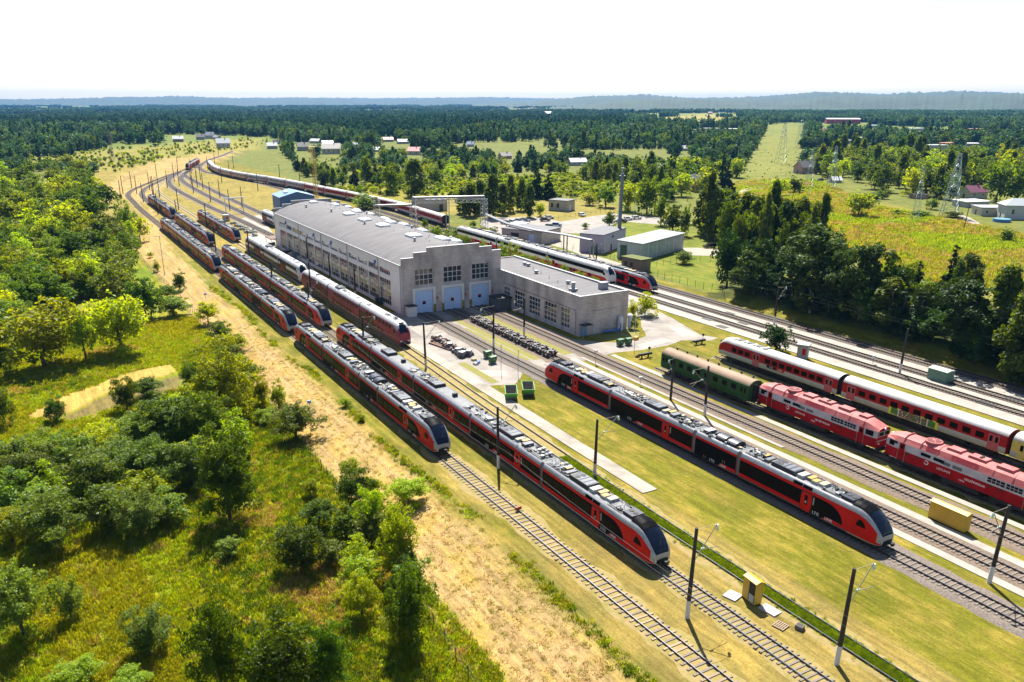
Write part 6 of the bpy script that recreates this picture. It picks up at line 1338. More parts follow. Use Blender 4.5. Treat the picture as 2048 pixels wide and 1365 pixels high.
for a in [('long red hall with pale roof in the far fields', 1684, 248, 64, 11, 'r', 's', 'long', -R(29) - .15, 'hall', 'warehouse'), ('house with very large dark purple roof behind the widest pylon', 1944, 396, 42, 24, 'w', 'm', 'gable', -R(29) + .25), ('white flat roofed shed in front of the purple roof', 1940, 413, 52, 13, 'g', 'w', 'flat', -R(29) + .2), ('long grey bungalow with glass front beside the white house', 1982, 430, 60, 19, 'c', 'g', 'flat', -R(29) - .1), ('white two storey house with pale grey hipped roof at the right edge', 2030, 437, 56, 34, 'w', 's', 'hip', -R(29) - .2), ('small white roofed cabin at the end of the lane', 1671, 366, 18, 12, 'c', 'w', 'gable', -R(29)), ('dark open hut in the meadow behind the slim pylon', 1836, 397, 28, 9, 'b', 'd', 'flat', -R(29)),
    ('long grey flat building in the right hand wood', 1693, 288, 30, 8, 'g', 's', 'flat', -R(29)), ('second grey flat building in the right hand wood, with white roof', 1714, 283, 20, 9, 'w', 'w', 'flat', -R(29)), ('white roofed cottage before the red hall', 1645, 268, 14, 10, 'w', 'r', 'gable', -R(29)), ('low white building right of the red hall', 1745, 256, 24, 6, 'w', 'w', 'flat', -R(29)), ('white building with red side among right hand trees', 1870, 298, 40, 9, 'w', 's', 'flat', -R(29) + .1), ('brown roofed bungalow behind the white one at the right', 1893, 293, 30, 8, 'b', 'r', 'flat', -R(29)), ('white bungalow farther right in the wood', 1942, 293, 30, 7, 'w', 'w', 'flat', -R(29)), ('white house row far behind, left of the right edge', 1830, 262, 26, 6, 'w', 'w', 'flat', -R(29)), ('pale house row far behind near the right edge', 1950, 263, 26, 6, 'c', 'p', 'flat', -R(29)), ('small grey house between trees right of the purple roof trees', 1790, 333, 16, 9, 'w', 'd', 'gable', -R(29)),
    ('long pale sheds at the edge of the far field', 1422, 262, 28, 6, 'w', 's', 'flat', -R(29)), ('long pale shed left of the far field sheds', 1388, 265, 22, 6, 'p', 'g', 'flat', -R(29)), ('long pale shed right of the far field sheds', 1462, 263, 24, 6, 'w', 'w', 'flat', -R(29)), ('white church like farm on the far ridge', 1097, 232, 22, 8, 'w', 'w', 'gable', -R(29)), ('white farm at the top of the far field', 1420, 229, 8, 5, 'w', 'p', 'gable', -R(29)), ('pale factory far away near the horizon', 1030, 211, 26, 5, 'w', 'w', 'flat', -R(29)), ('small white farm on the far field edge', 1260, 232, 8, 4, 'w', 'w', 'gable', -R(29)), ('white farm right of the far field', 1353, 229, 7, 5, 'w', 'r', 'gable', -R(29))]:
    house(*a)
m = MB(); m.cyl((0, 0, 0), (0, 0, 1.2), 3.2, None, 20, 0); m.cyl((0, 0, 1.0), (0, 0, 1.22), 3.0, None, 20, 1); simple('pool', 'round blue garden pool before the white house at the right edge', 'pool', m, [BLUEM, mat('pool_water', (.25, .5, .6), .1)], (*g(2003, 444), 0))
# ================================================================== VEGETATION
LEAF = {'K': leaf_mat('leaf_shaded', (.052, .092, .010), (.020, .045, .005), .24, .7), 'D': leaf_mat('leaf_dark', (.112, .180, .007), (.034, .072, .004), .46, .6), 'L': leaf_mat('leaf_light', (.31, .385, .004), (.14, .205, .004), .55, .6), 'W': leaf_mat('leaf_willow', (.185, .245, .045), (.065, .11, .014), .42, .7),  # K leaves carry the tree line's shaded side in their darker colour
        'B': leaf_mat('leaf_birch', (.125, .17, .018), (.040, .070, .012), .38, .7), 'S': leaf_mat('needle_spruce', (.034, .068, .012), (.012, .030, .006), .2, .8), 'P': leaf_mat('needle_pine', (.07, .105, .016), (.024, .045, .010), .24, .8), 'Y': leaf_mat('leaf_olive', (.20, .235, .004), (.10, .14, .004), .5, .6)}
BARK = mat('bark_brown', (.10, .075, .055), .95, var=.5, scale=6); BARKW = mat('bark_birch', (.50, .48, .45), .9, c2=(.08, .07, .06), scale=5)
def rand_dir(rs):
    z = rs.uniform(-1, 1); a = rs.uniform(0, 2 * math.pi); r = math.sqrt(1 - z * z); return Vector((r * math.cos(a), r * math.sin(a), z))
def leaf(mb_v, mb_f, p, nrm, s, rs):
    a = nrm.orthogonal().normalized(); q = Matrix.Rotation(rs.uniform(0, 6.28), 3, nrm); a = q @ a; b = nrm.cross(a); o = len(mb_v); l = s * rs.uniform(.7, 1.35); w_ = l * rs.uniform(.45, .7)
    mb_v += [tuple(p - a * l), tuple(p + b * w_ + nrm * l * .15), tuple(p + a * l), tuple(p - b * w_ + nrm * l * .1)]; mb_f.append((o, o + 1, o + 2, o + 3))
def crown(kind, seed, n, ls):
    rs = random.Random(seed * 31 + ord(kind)); V = []; F_ = []; lobes = []; H = 10.
    if kind in 'DLYWK':
        W_ = 4.1; zc, zr = (4.9, 4.9) if kind != 'W' else (4.6, 4.9); nl = 95; ph = [rs.uniform(0, 6.28) for _ in range(4)]
        for k in range(nl):
            d = rand_dir(rs); a = math.atan2(d.y, d.x); env = 1 + .16 * math.sin(2 * a + ph[0]) + .12 * math.sin(5 * a + ph[1]) + .14 * math.sin(4 * d.z + ph[2])
            f = (rs.uniform(.5, .95) if k > 18 else rs.uniform(.1, .5)) * env; r = rs.uniform(.42, 1.05) if k > 18 else rs.uniform(.9, 1.5)
            if rs.random() < .12: f *= 1.15; r *= .7
            c = Vector((d.x * W_ * f, d.y * W_ * f, zc + d.z * zr * f)); c.z = max(c.z, r * .6)
            t = max(0, (c.z - zc) / zr); c.x *= 1 - .3 * t; c.y *= 1 - .3 * t; lobes.append((c, r))
    elif kind == 'B':
        for k in range(60):
            z = rs.uniform(.9, 9.6); w_ = 2.2 * math.sin(min(1, (10.2 - z) / 6.5) * math.pi / 2) * (.5 + .5 * min(1, z / 3)); a = rs.uniform(0, 6.28); f = rs.uniform(.15, 1); lobes.append((Vector((w_ * f * math.cos(a), w_ * f * math.sin(a), z)), rs.uniform(.45, .9)))
    elif kind == 'S':
        for k in range(80):
            z = 9.7 * (1 - math.sqrt(rs.random())) + .3; w_ = 2.6 * (1 - z / 10.4) ** .8; a = rs.uniform(0, 6.28); f = rs.uniform(.3, 1); lobes.append((Vector((w_ * f * math.cos(a), w_ * f * math.sin(a), z)), rs.uniform(.35, .75) * (1.1 - z / 16)))
    else:
        for k in range(34):
            z = rs.uniform(2.2, 9.4); w_ = 3.6 * math.sin(math.pi * min(1, .25 + (10 - z) / 10)) ; a = rs.uniform(0, 6.28); f = rs.uniform(.2, 1); lobes.append((Vector((w_ * f * math.cos(a), w_ * f * math.sin(a), z)), rs.uniform(.7, 1.3)))
    tot = sum(r * r for _, r in lobes)
    for c, r in lobes:
        for k in range(max(4, int(n * r * r / tot))):
            d = rand_dir(rs); d.z = d.z * .85 + .15; d.normalize(); rr = r * rs.uniform(.62, 1.08)
            if rs.random() < .09: rr *= rs.uniform(1.15, 1.7)
            p = c + Vector((d.x * rr, d.y * rr, d.z * rr * (.8 if kind not in 'B' else 1.15)))
            if kind in 'B': p.z -= .25 * r
            if p.z < .15: continue
            nn = (d * .6 + rand_dir(rs) * .75 + Vector((0, 0, .35))).normalized()
            if kind in 'SP': nn = (d * .35 + rand_dir(rs) * .6 + Vector((0, 0, .6))).normalized()
            leaf(V, F_, p, nn, ls, rs)
    me_ = bpy.data.meshes.new('crown'); me_.from_pydata(V, [], F_); me_.materials.append(LEAF[kind]); me_.update(); return me_
def trunk_mesh(kind, seed):
    rs = random.Random(seed); m = MB(); H = {'B': 9, 'S': 9.2, 'P': 8.5}.get(kind, 7.2); P = [Vector((0, 0, -.3))]
    for k in range(1, 6): P.append(Vector((rs.uniform(-.15, .15) * k, rs.uniform(-.15, .15) * k, H * k / 5)))
    r0 = .26 if kind != 'B' else .17
    for k in range(5): m.cyl(P[k], P[k + 1], r0 * (1 - k / 5.6), r0 * (1 - (k + 1) / 5.6), 7, 0, False)
    for k in range(9 if kind not in 'S' else 0):
        b = P[0].lerp(P[4], rs.uniform(.3, 1)); d = rand_dir(rs); d.z = abs(d.z) * .6 + .35; L_ = rs.uniform(1.4, 3.0) * (.55 if kind == 'B' else 1); m.cyl(b, b + d * L_ * .55, .09, .06, 5, 0, False); m.cyl(b + d * L_ * .55, b + (d + Vector((0, 0, .2))) * L_, .06, .025, 5, 0, False)
    return m.mesh('trunk', [BARKW if kind == 'B' else BARK])
PROTO = {}
def proto(kind, var, lod):
    k = (kind, var, lod)
    if k not in PROTO:
        n, ls = {0: (11000, .16), 1: (4200, .25), 2: (1300, .42), 3: (300, .8)}[lod]
        if kind in 'S': n = int(n * 1.1)
        PROTO[k] = (crown(kind, var, n, ls), trunk_mesh(kind, var))
    return PROTO[k]
NAMES = {'K': 'broadleaf_tree', 'D': 'broadleaf_tree', 'L': 'young_tree', 'W': 'willow', 'B': 'birch_tree', 'S': 'spruce_tree', 'P': 'pine_tree', 'Y': 'young_tree'}
ADJ = {'K': 'shade darkened broadleaf tree', 'D': 'dark green broadleaf tree', 'L': 'bright yellow green tree', 'W': 'grey green willow', 'B': 'tall drooping birch', 'S': 'dark pointed spruce', 'P': 'dark pine', 'Y': 'olive green tree'}
def tree(kind, x, y, w_, h, label, group=None, lod=1, var=None, z=None):
    rs = random.Random(int(x * 31 + y * 17)); var = rs.randrange(3) if var is None else var; c, tm = proto(kind, var, lod); z = hzf(x, y) if z is None else z
    nm = NAMES[kind] if h > 4.2 or kind in 'SPB' else 'bush'; t = thing(nm, label, 'tree' if nm != 'bush' else 'bush', (x, y, z), rs.uniform(0, 6.28), group)
    W_ = {'K': 7.2, 'D': 7.7, 'L': 7.7, 'Y': 7.7, 'W': 7.5, 'B': 4.3, 'S': 4.8, 'P': 7.2}[kind]; t.scale = (w_ / W_, w_ / W_ * rs.uniform(.9, 1.1), h / 10.)
    put('crown', c, t); put('trunk', tm, t); return t
def ptree(kind, u, v, wpx, hpx, label, group=None, lod=None):
    x, y = g(u, v); z = hzf(x, y); x, y = g(u, v, z); p = ppm(x, y, z); w_ = wpx / p; ca = math.atan2(CAM_H - z, math.hypot(x, y))
    h = max(1.2, (hpx / p - w_ * .25 * math.sin(ca)) / math.cos(ca)); kind = kind
    y2 = y + w_ * .22 * math.cos(YAW); x2 = x + w_ * .22 * math.sin(YAW)      # the trunk stands behind the near rim of the crown
    d = math.hypot(x, y); lod = lod if lod is not None else (0 if d < 140 and w_ > 3 else 1 if d < 260 else 2)
    return tree(kind, x2, y2, w_, h, label, group, lod)
LEFT = [('D', 600, 1150, 115, 118, 'round dark bush standing alone in the grass left of the dry bank'), ('D', 635, 1068, 88, 78, 'dark fine leaved bush behind the round dark bush'), ('D', 712, 1025, 90, 98, 'mid green bush touching the wire fence, left of the bright low shrub'), ('L', 745, 1078, 85, 120, 'light green airy bush behind the yellow green fence tree'), ('L', 795, 1165, 100, 165, 'yellow green tree leaning over the fence onto the dry bank'), ('L', 815, 1018, 92, 66, 'bright green low shrub growing alone on the dry bank'),
    ('D', 822, 1305, 118, 190, 'dark green tree at the fence near the bottom edge, beside the bare bank'), ('L', 722, 1240, 75, 105, 'green shrub in front of the dark fence tree'), ('D', 440, 1440, 130, 250, 'tall narrow dark tree rising from the bottom edge'), ('D', 560, 1450, 190, 215, 'wide grey green tree at the bottom edge right of the narrow one'), ('D', 655, 1405, 110, 165, 'dark tree at the bottom edge right of the wide grey green one'), ('W', 35, 1290, 140, 190, 'large willow cut by the left edge near the bottom'), ('W', 138, 1245, 60, 95, 'thin sparse shrub right of the large left edge willow'), ('W', 290, 1318, 95, 105, 'pale sparse bush alone in the yellow grass near the bottom'), ('W', 457, 1122, 58, 55, 'small pale bush in the middle of the yellow grass'), ('L', 145, 1390, 110, 75, 'bright low bush at the bottom left edge'), ('L', 255, 1400, 90, 60, 'green low bush beside the bright one at the bottom edge'),
    ('D', 452, 1052, 150, 200, 'big dark tree with deep shade in the middle of the left field'), ('W', 275, 1085, 105, 110, 'pale grey shrub at the lower edge of the willow thicket'), ('W', 90, 1110, 140, 150, 'grey willow at the lower left of the thicket'), ('Y', 15, 1095, 90, 100, 'olive bush at the left edge below the thicket'), ('W', 185, 1020, 140, 140, 'grey green willow in the middle of the thicket'), ('W', 290, 990, 140, 140, 'grey green willow on the right of the thicket'), ('W', 60, 1000, 130, 120, 'grey willow at the left edge of the thicket'), ('W', 375, 985, 120, 125, 'dark willow between thicket and big dark tree'), ('D', 150, 950, 110, 90, 'dark tree at the top of the willow thicket'), ('Y', 95, 935, 120, 80, 'olive green tree at the top left of the thicket'), ('W', 230, 965, 110, 90, 'willow behind the thicket centre'),
    ('D', 340, 900, 150, 130, 'wide dark tree above the thicket'), ('W', 270, 915, 110, 110, 'mid green tree left of the wide dark one'), ('D', 410, 905, 110, 130, 'dark tree left of the yellow green giant'), ('L', 440, 842, 150, 175, 'big yellow green tree in the middle of the left field'), ('D', 385, 785, 55, 70, 'dark tree behind the big yellow green one'), ('D', 250, 825, 62, 88, 'dark green young tree beside the golden strip'), ('D', 290, 800, 70, 50, 'low dark bush at the end of the golden strip'), ('D', 108, 848, 54, 56, 'round green bush at the lower end of the golden strip'), ('D', 4, 856, 56, 92, 'dark conical bush at the left edge by the golden strip'), ('L', 522, 815, 44, 75, 'slim light tree near the fence, right of the big yellow green one'), ('L', 556, 823, 38, 66, 'slim light bush nearest the fence'), ('W', 590, 886, 95, 98, 'pale round willow bush beside the fence posts'), ('L', 530, 850, 60, 40, 'low light bush left of the pale willow'),
    ('Y', 75, 745, 160, 155, 'broad olive tree on the left above the brown field'), ('L', 165, 727, 75, 130, 'tall yellow green tree in the left clump'), ('L', 232, 712, 130, 140, 'broad yellow green tree at the right of the left clump'), ('D', 285, 640, 78, 98, 'dark tree behind the left clump by the fence'), ('W', 342, 636, 70, 52, 'low grey bush beside the fence corner'), ('W', 332, 598, 48, 35, 'small grey bush left of the conical fence tree'), ('D', 358, 584, 32, 40, 'small conical tree on the dry bank edge'), ('L', 414, 652, 48, 56, 'light young tree on the dry bank at the fence'), ('D', 440, 690, 52, 54, 'green shrub below the light fence tree'), ('L', 470, 708, 56, 44, 'light bush on the fence line above the big yellow green tree'), ('L', 313, 545, 16, 26, 'small shrub at the fence below the lamp post'), ('L', 300, 518, 14, 14, 'tiny shrub at the fence corner'), ('W', 500, 760, 50, 40, 'grey weed bush right of the big yellow green tree'),
    ('D', 250, 540, 66, 86, 'dark tree at the fence corner of the left wood'), ('L', 278, 486, 40, 60, 'yellow tree at the edge of the far yard bank'), ('W', 252, 480, 44, 80, 'tall grey tree beside the yellow one at the bank'), ('L', 145, 390, 34, 32, 'bright yellow green bush alone in the left clearing'), ('L', 690, 815, 26, 22, 'low weed bush in the ditch before the front train'), ('L', 723, 845, 20, 18, 'small weed bush in the ditch nearest the front train')]
for a in LEFT: ptree(a[0], a[1], a[2], a[3] * .9, a[4] * .95, a[5])
RIGHT = [('K', 1457, 577, 64, 118, 'dense dark tree at the corner of the wire fence'), ('K', 1522, 585, 72, 108, 'greyish broad tree right of the fence corner tree'), ('P', 1610, 612, 108, 150, 'broad dark pine above the platform tracks'), ('K', 1665, 606, 58, 120, 'slim dark tree pressed against the pine'), ('P', 1722, 642, 96, 142, 'dark pine right of the slim tree'), ('K', 1782, 645, 72, 132, 'dark tree in the middle of the right tree line'), ('Y', 1815, 582, 60, 62, 'yellow tree showing behind the right tree line'), ('W', 1845, 652, 60, 105, 'pale leaved tree in the right tree line'), ('K', 1898, 658, 60, 108, 'dark tree beside the pale leaved one'), ('P', 1935, 708, 108, 148, 'large pine near the right edge'), ('B', 1996, 715, 78, 172, 'drooping birch near the right edge'), ('B', 2045, 745, 80, 185, 'drooping birch cut by the right edge'), ('K', 2110, 780, 120, 190, 'dark tree just beyond the right edge'), ('K', 1682, 520, 50, 32, 'low bush behind the pines on the meadow edge'), ('K', 1554, 706, 50, 60, 'small round dark tree beside the guard cabin'), ('K', 1560, 560, 60, 60, 'dark undergrowth tree behind the pine'), ('K', 1640, 600, 60, 80, 'dark tree filling the gap beside the pine'), ('K', 1750, 625, 60, 90, 'dark tree filling the middle of the tree line'), ('K', 1865, 660, 55, 80, 'low dark tree under the pale leaved one'), ('K', 1960, 715, 70, 100, 'dark tree under the large pine')]
RIGHT += [('B', u, v, w_, h, 'tall drooping birch in the wood left of the meadow', 'birches of the wood left of the meadow') for u, v, w_, h in [(1410, 472, 46, 92), (1432, 482, 46, 104), (1460, 492, 44, 102), (1486, 502, 48, 110), (1512, 514, 48, 115), (1538, 522, 48, 110), (1566, 526, 52, 122), (1598, 524, 52, 124), (1626, 514, 46, 108), (1448, 470, 44, 90), (1500, 488, 44, 92), (1550, 500, 46, 105), (1585, 505, 46, 105)]]
RIGHT += [('D', 1322, 452, 32, 64, 'slim dark tree at the car park end, left of three'), ('D', 1347, 475, 46, 70, 'dark tree behind the pale blue shed, middle of three'), ('D', 1371, 473, 22, 62, 'slim dark tree behind the pale blue shed, right of three'), ('D', 1220, 459, 28, 38, 'small round tree left of the chimney'), ('D', 1295, 430, 54, 76, 'large dark tree right of the chimney top'), ('L', 1257, 424, 52, 62, 'yellow green tree right behind the chimney'), ('D', 1212, 416, 42, 50, 'dark tree left of the chimney on the dry lawn edge'), ('Y', 1180, 412, 34, 26, 'olive bush left of the dark chimney tree'), ('W', 1370, 530, 42, 30, 'round bush at the corner of the pale blue shed'), ('L', 1310, 480, 18, 12, 'tiny bush on the green mound'), ('D', 1171, 459, 16, 14, 'clipped round bush on the car park'), ('L', 1560, 392, 38, 38, 'bright bush at the top of the meadow'), ('D', 1592, 386, 38, 30, 'dark bush right of the bright one at the top of the meadow'), ('L', 1415, 385, 54, 48, 'broad light tree right of the teal house'), ('S', 1452, 387, 38, 66, 'dark spruce right of the teal house'), ('S', 1073, 398, 28, 68, 'dark spruce in the middle lawn, left of two'), ('S', 1097, 400, 30, 52, 'dark spruce in the middle lawn, right of two'),
    ('L', 1080, 434, 20, 30, 'small yellow tree beside the lone grey hut'), ('D', 782, 390, 38, 70, 'dense dark tree alone behind the depot roof'), ('B', 828, 394, 46, 72, 'birch clump behind the pipe bridge'), ('D', 733, 368, 30, 58, 'dark tree beyond the coaches, left of the spruce'), ('S', 752, 368, 26, 40, 'spruce beyond the coaches'), ('D', 718, 400, 20, 30, 'small tree beside the end of the coach row'), ('W', 730, 420, 62, 32, 'grey green bush mass at the depot far corner'), ('L', 1292, 634, 42, 50, 'thin young tree beside the annex and the platform'), ('L', 1265, 634, 22, 34, 'slim young tree at the annex wall'), ('L', 1722, 434, 62, 54, 'yellow green bush alone in the meadow'), ('D', 1657, 424, 24, 17, 'small dark bush in the meadow left of the yellow green one'), ('W', 1768, 399, 30, 20, 'round grey bush at the meadow far edge'), ('D', 2018, 484, 36, 26, 'round dark bush on the meadow at the right edge'), ('W', 985, 470, 24, 16, 'low bush at the platform end'), ('D', 946, 456, 16, 16, 'small dark conifer at the pipe bridge leg'), ('D', 850, 458, 14, 22, 'small spruce under the pipe bridge'), ('W', 1270, 660, 16, 26, 'weeds beside the white tanks')]
RIGHT += [('L', 1800, 430, 34, 13, 'low bright bush below the slim pylon'), ('W', 1846, 433, 44, 13, 'low grey green bush between the two meadow pylons'), ('D', 1866, 420, 26, 26, 'dark bush beside the foot of the widest pylon'), ('W', 1910, 436, 36, 14, 'low weeds under the widest pylon'), ('D', 1752, 402, 22, 18, 'round dark bush at the upper edge of the meadow'), ('W', 2000, 405, 60, 92, 'very tall grey willow behind the white house at the right edge'), ('D', 2038, 408, 50, 80, 'tall dark tree at the right edge behind the white house')]
RIGHT += [('B', u, v, w_, h, 'slender birch in the row beside the car park', 'birches beside the car park') for u, v, w_, h in [(940, 434, 36, 64), (985, 437, 38, 86), (1005, 430, 30, 62), (1020, 424, 24, 72), (1042, 422, 28, 66), (1060, 436, 28, 62), (925, 428, 30, 52), (960, 428, 30, 66)]]
RIGHT += [('W', u, v + 26, w_, h + 26, 'grey green sapling growing between depot and platform track', 'saplings behind the depot') for u, v, w_, h in [(870, 472, 34, 24), (905, 480, 34, 24), (930, 488, 28, 22), (965, 497, 22, 16), (1005, 513, 30, 24), (1025, 517, 34, 28), (1062, 534, 46, 30), (1090, 540, 26, 24), (1128, 552, 26, 28), (1157, 562, 28, 30), (1185, 570, 26, 26), (1045, 525, 30, 26)]]
for a in RIGHT:
    k_ = 1.12 if a[1] > 1440 and a[2] > 560 else 1.0
    ptree(a[0], a[1], a[2], a[3] * (1 + (k_ - 1) * .6), a[4] * (1 + (k_ - 1) * .5), *a[5:])
# woods as single trees where one can tell them apart
rsT = random.Random(21)
CLEAR = [[(1390, 372), (1500, 352), (1640, 356), (1740, 402), (1850, 425), (2300, 470), (2300, 900), (1800, 552), (1600, 420)], [(1470, 365), (1536, 250), (1612, 245), (1605, 300), (1600, 360)], [(640, 395), (1000, 352), (1130, 350), (1180, 372), (1300, 375), (1330, 420), (1180, 440), (900, 440), (700, 400)], [(950, 400), (1320, 400), (1440, 470), (1440, 600), (950, 470)], [(100, 322), (190, 300), (420, 288), (540, 272), (640, 402), (420, 340), (300, 400), (200, 385), (210, 345)], [(20, 322), (90, 314), (180, 332), (60, 330)],
    [(1325, 238), (1400, 226), (1484, 226), (1484, 243), (1440, 254), (1340, 251)], [(1150, 238), (1210, 230), (1262, 238), (1180, 245)], [(1290, 232), (1330, 232), (1350, 254), (1300, 250)], [(1920, 380), (2100, 390), (2100, 470), (1900, 440)], [(600, 318), (680, 318), (680, 345), (600, 345)]]
def free(u, v):
    if any(inpoly((u, v), p) for p in CLEAR): return False
    for hu, hv, r in HPX:
        if abs(u - hu) < r * .62 + 3 and -2 < v - hv < (26 if hv > 270 else 17): return False
    return True
def wood(n, poly, kinds, wm, hm, label, group, tries=4000, mind=5.5, lod=None, f=None):
    chk = 'platforms' not in label and 'of the meadow' not in label; us = [p[0] for p in poly]; vs_ = [p[1] for p in poly]; got = []; k = 0
    while len(got) < n and k < tries:
        k += 1; v = min(vs_) + (max(vs_) - min(vs_)) * rsT.random(); u = rsT.uniform(min(us), max(us))
        if not inpoly((u, v), poly) or (chk and not free(u, v)): continue
        x, y = g(u, v, -1.6 if u < 300 and v > 330 else 0)
        if any((x - a) ** 2 + (y - b) ** 2 < mind * mind for a, b in got): continue
        got.append((x, y)); kd = rsT.choice(kinds); s = rsT.uniform(.75, 1.25); d = math.hypot(x, y)
        lb = 'one of the ' + ADJ[kd] + 's ' + label
        tree(kd, x, y, wm * s * rsT.uniform(.85, 1.15) * (.62 if kd in 'SB' else 1), hm * s * (1.25 if kd in 'SB' else 1), lb, group, lod if lod is not None else (1 if d < 330 else 2))
LW_ = [(-60, 345), (60, 340), (150, 335), (180, 370), (235, 440), (262, 480), (262, 520), (240, 560), (270, 600), (235, 630), (160, 600), (80, 640), (-60, 660)]
wood(165, LW_, 'DDDWWLDYL', 8.6, 9.6, 'in the dense wood left of the yard', 'trees of the left wood', mind=4.0)
wood(15, [(0, 905), (120, 870), (340, 880), (370, 1000), (290, 1060), (120, 1090), (0, 1060)], 'WWWDL', 5.6, 5.2, 'in the thicket of the left field', 'thicket', mind=3.2)
wood(9, [(330, 790), (470, 700), (520, 760), (520, 900), (420, 960), (340, 900)], 'LLDDW', 5.5, 6, 'around the big yellow green tree', 'thicket', mind=3.4)
wood(12, [(560, 1010), (690, 930), (760, 1000), (830, 1090), (860, 1240), (760, 1290), (700, 1180)], 'LLDW', 3.4, 3.6, 'along the wire fence of the bank', 'fence bushes', mind=2.4)
wood(26, [(-120, 640), (60, 640), (60, 700), (-20, 760), (-120, 760)], 'LYDW', 7, 8, 'at the left edge beside the brown field', 'trees of the left wood', mind=5)
wood(90, [(470, 340), (560, 320), (640, 345), (720, 350), (830, 345), (960, 335), (1130, 335), (1130, 360), (900, 372), (760, 375), (640, 378), (520, 355)], 'DDLWSB', 7.5, 8, 'in the gardens beyond the coaches', 'garden trees', mind=5.5)
wood(70, [(1100, 350), (1290, 345), (1480, 352), (1500, 365), (1330, 405), (1290, 372), (1180, 365)], 'DDSLWB', 8.5, 11, 'behind the car park and the chimney', 'trees behind the car park', mind=6)
wood(135, [(1590, 330), (1640, 315), (1800, 320), (1900, 330), (2100, 330), (2100, 400), (1900, 405), (1800, 400), (1750, 380), (1650, 360)], 'DDWWBL', 11, 14, 'in the wood beyond the meadow', 'trees beyond the meadow', mind=7)
wood(26, [(1420, 566), (1500, 570), (1620, 575), (1800, 590), (2000, 630), (2200, 730), (2250, 860), (2048, 752), (1900, 690), (1700, 640), (1600, 618), (1500, 590)], 'KSSPBS', 6.0, 8.5, 'in the dark wood beside the platforms', 'trees of the dark wood', mind=3.6, lod=1)
for k in range(24):
    y = 57 + k * 3.5; kd = rsT.choice('KSSPBKKS'); tree(kd, 146.2 + rsT.uniform(-1.2, 1.6), y, rsT.uniform(5.5, 8) * (.75 if kd == 'S' else 1), rsT.uniform(6.5, 10.5), 'one of the ' + ADJ[kd] + 's in the dark wood beside the platforms', 'trees of the dark wood', 1)
wood(22, [(1400, 450), (1600, 500), (1640, 515), (1600, 560), (1500, 540), (1400, 490)], 'BBD', 7, 15, 'in the wood left of the meadow', 'birches of the wood left of the meadow', mind=3.6, lod=1)
# far woods: too many to count, each belt one object
def scatter(name, label, pts, protos, cat='woodland'):
    """pts: list of (x, y, z, rot, sx, sz, index)"""
    me_ = bpy.data.meshes.new(name); me_.vertices.add(len(pts)); me_.vertices.foreach_set('co', [c for p in pts for c in p[:3]])
    for an, ty, col in (('spin', 'FLOAT', 3), ('wide', 'FLOAT', 4), ('tall', 'FLOAT', 5), ('pick', 'INT', 6)):
        a_ = me_.attributes.new(an, ty, 'POINT'); a_.data.foreach_set('value', [p[col] for p in pts])
    o = put(name, me_); pc = bpy.data.collections.new(name + '_kinds')
    for i, m_ in enumerate(protos): q = bpy.data.objects.new('kind_%02d' % i, m_); pc.objects.link(q)
    ng = bpy.data.node_groups.new(name + '_nodes', 'GeometryNodeTree'); ng.interface.new_socket('Geometry', in_out='INPUT', socket_type='NodeSocketGeometry'); ng.interface.new_socket('Geometry', in_out='OUTPUT', socket_type='NodeSocketGeometry')
    N = ng.nodes; L = ng.links; gi = N.new('NodeGroupInput'); go = N.new('NodeGroupOutput'); ip = N.new('GeometryNodeInstanceOnPoints'); ci = N.new('GeometryNodeCollectionInfo'); ci.inputs['Collection'].default_value = pc; ci.inputs['Separate Children'].default_value = True; ci.inputs['Reset Children'].default_value = True
    def at_(n, t): a = N.new('GeometryNodeInputNamedAttribute'); a.data_type = t; a.inputs[0].default_value = n; return a.outputs[0]
    ip.inputs['Pick Instance'].default_value = True; L.new(gi.outputs[0], ip.inputs['Points']); L.new(ci.outputs[0], ip.inputs['Instance']); L.new(at_('pick', 'INT'), ip.inputs['Instance Index'])
    cr = N.new('ShaderNodeCombineXYZ'); L.new(at_('spin', 'FLOAT'), cr.inputs[2]); L.new(cr.outputs[0], ip.inputs['Rotation'])
    cs = N.new('ShaderNodeCombineXYZ'); wd = at_('wide', 'FLOAT'); L.new(wd, cs.inputs[0]); L.new(wd, cs.inputs[1]); L.new(at_('tall', 'FLOAT'), cs.inputs[2]); L.new(cs.outputs[0], ip.inputs['Scale']); L.new(ip.outputs[0], go.inputs[0])
    md = o.modifiers.new('scatter', 'NODES'); md.node_group = ng; o['kind'] = 'stuff'; o['label'] = label; return o
FARL = {k: leaf_mat('far_' + k, tuple(x * f for x, f in zip(c, (1.5, 1.75, 2.1))), tuple(x * 1.35 for x in c2), .22, .5) for k, c, c2 in (('D', (.052, .092, .022), (.026, .052, .018)), ('L', (.11, .15, .014), (.065, .10, .012)), ('W', (.085, .125, .045), (.040, .07, .026)), ('S', (.022, .052, .020), (.011, .030, .014)), ('P', (.034, .066, .026), (.016, .036, .018)), ('B', (.055, .085, .020), (.028, .05, .014)))}  # far leaves: blue of the haze mixed into the leaf colour
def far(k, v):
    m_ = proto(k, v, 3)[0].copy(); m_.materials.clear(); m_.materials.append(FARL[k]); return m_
lowp = {k: [far(k, v) for v in range(2)] for k in 'DLWSPB'}
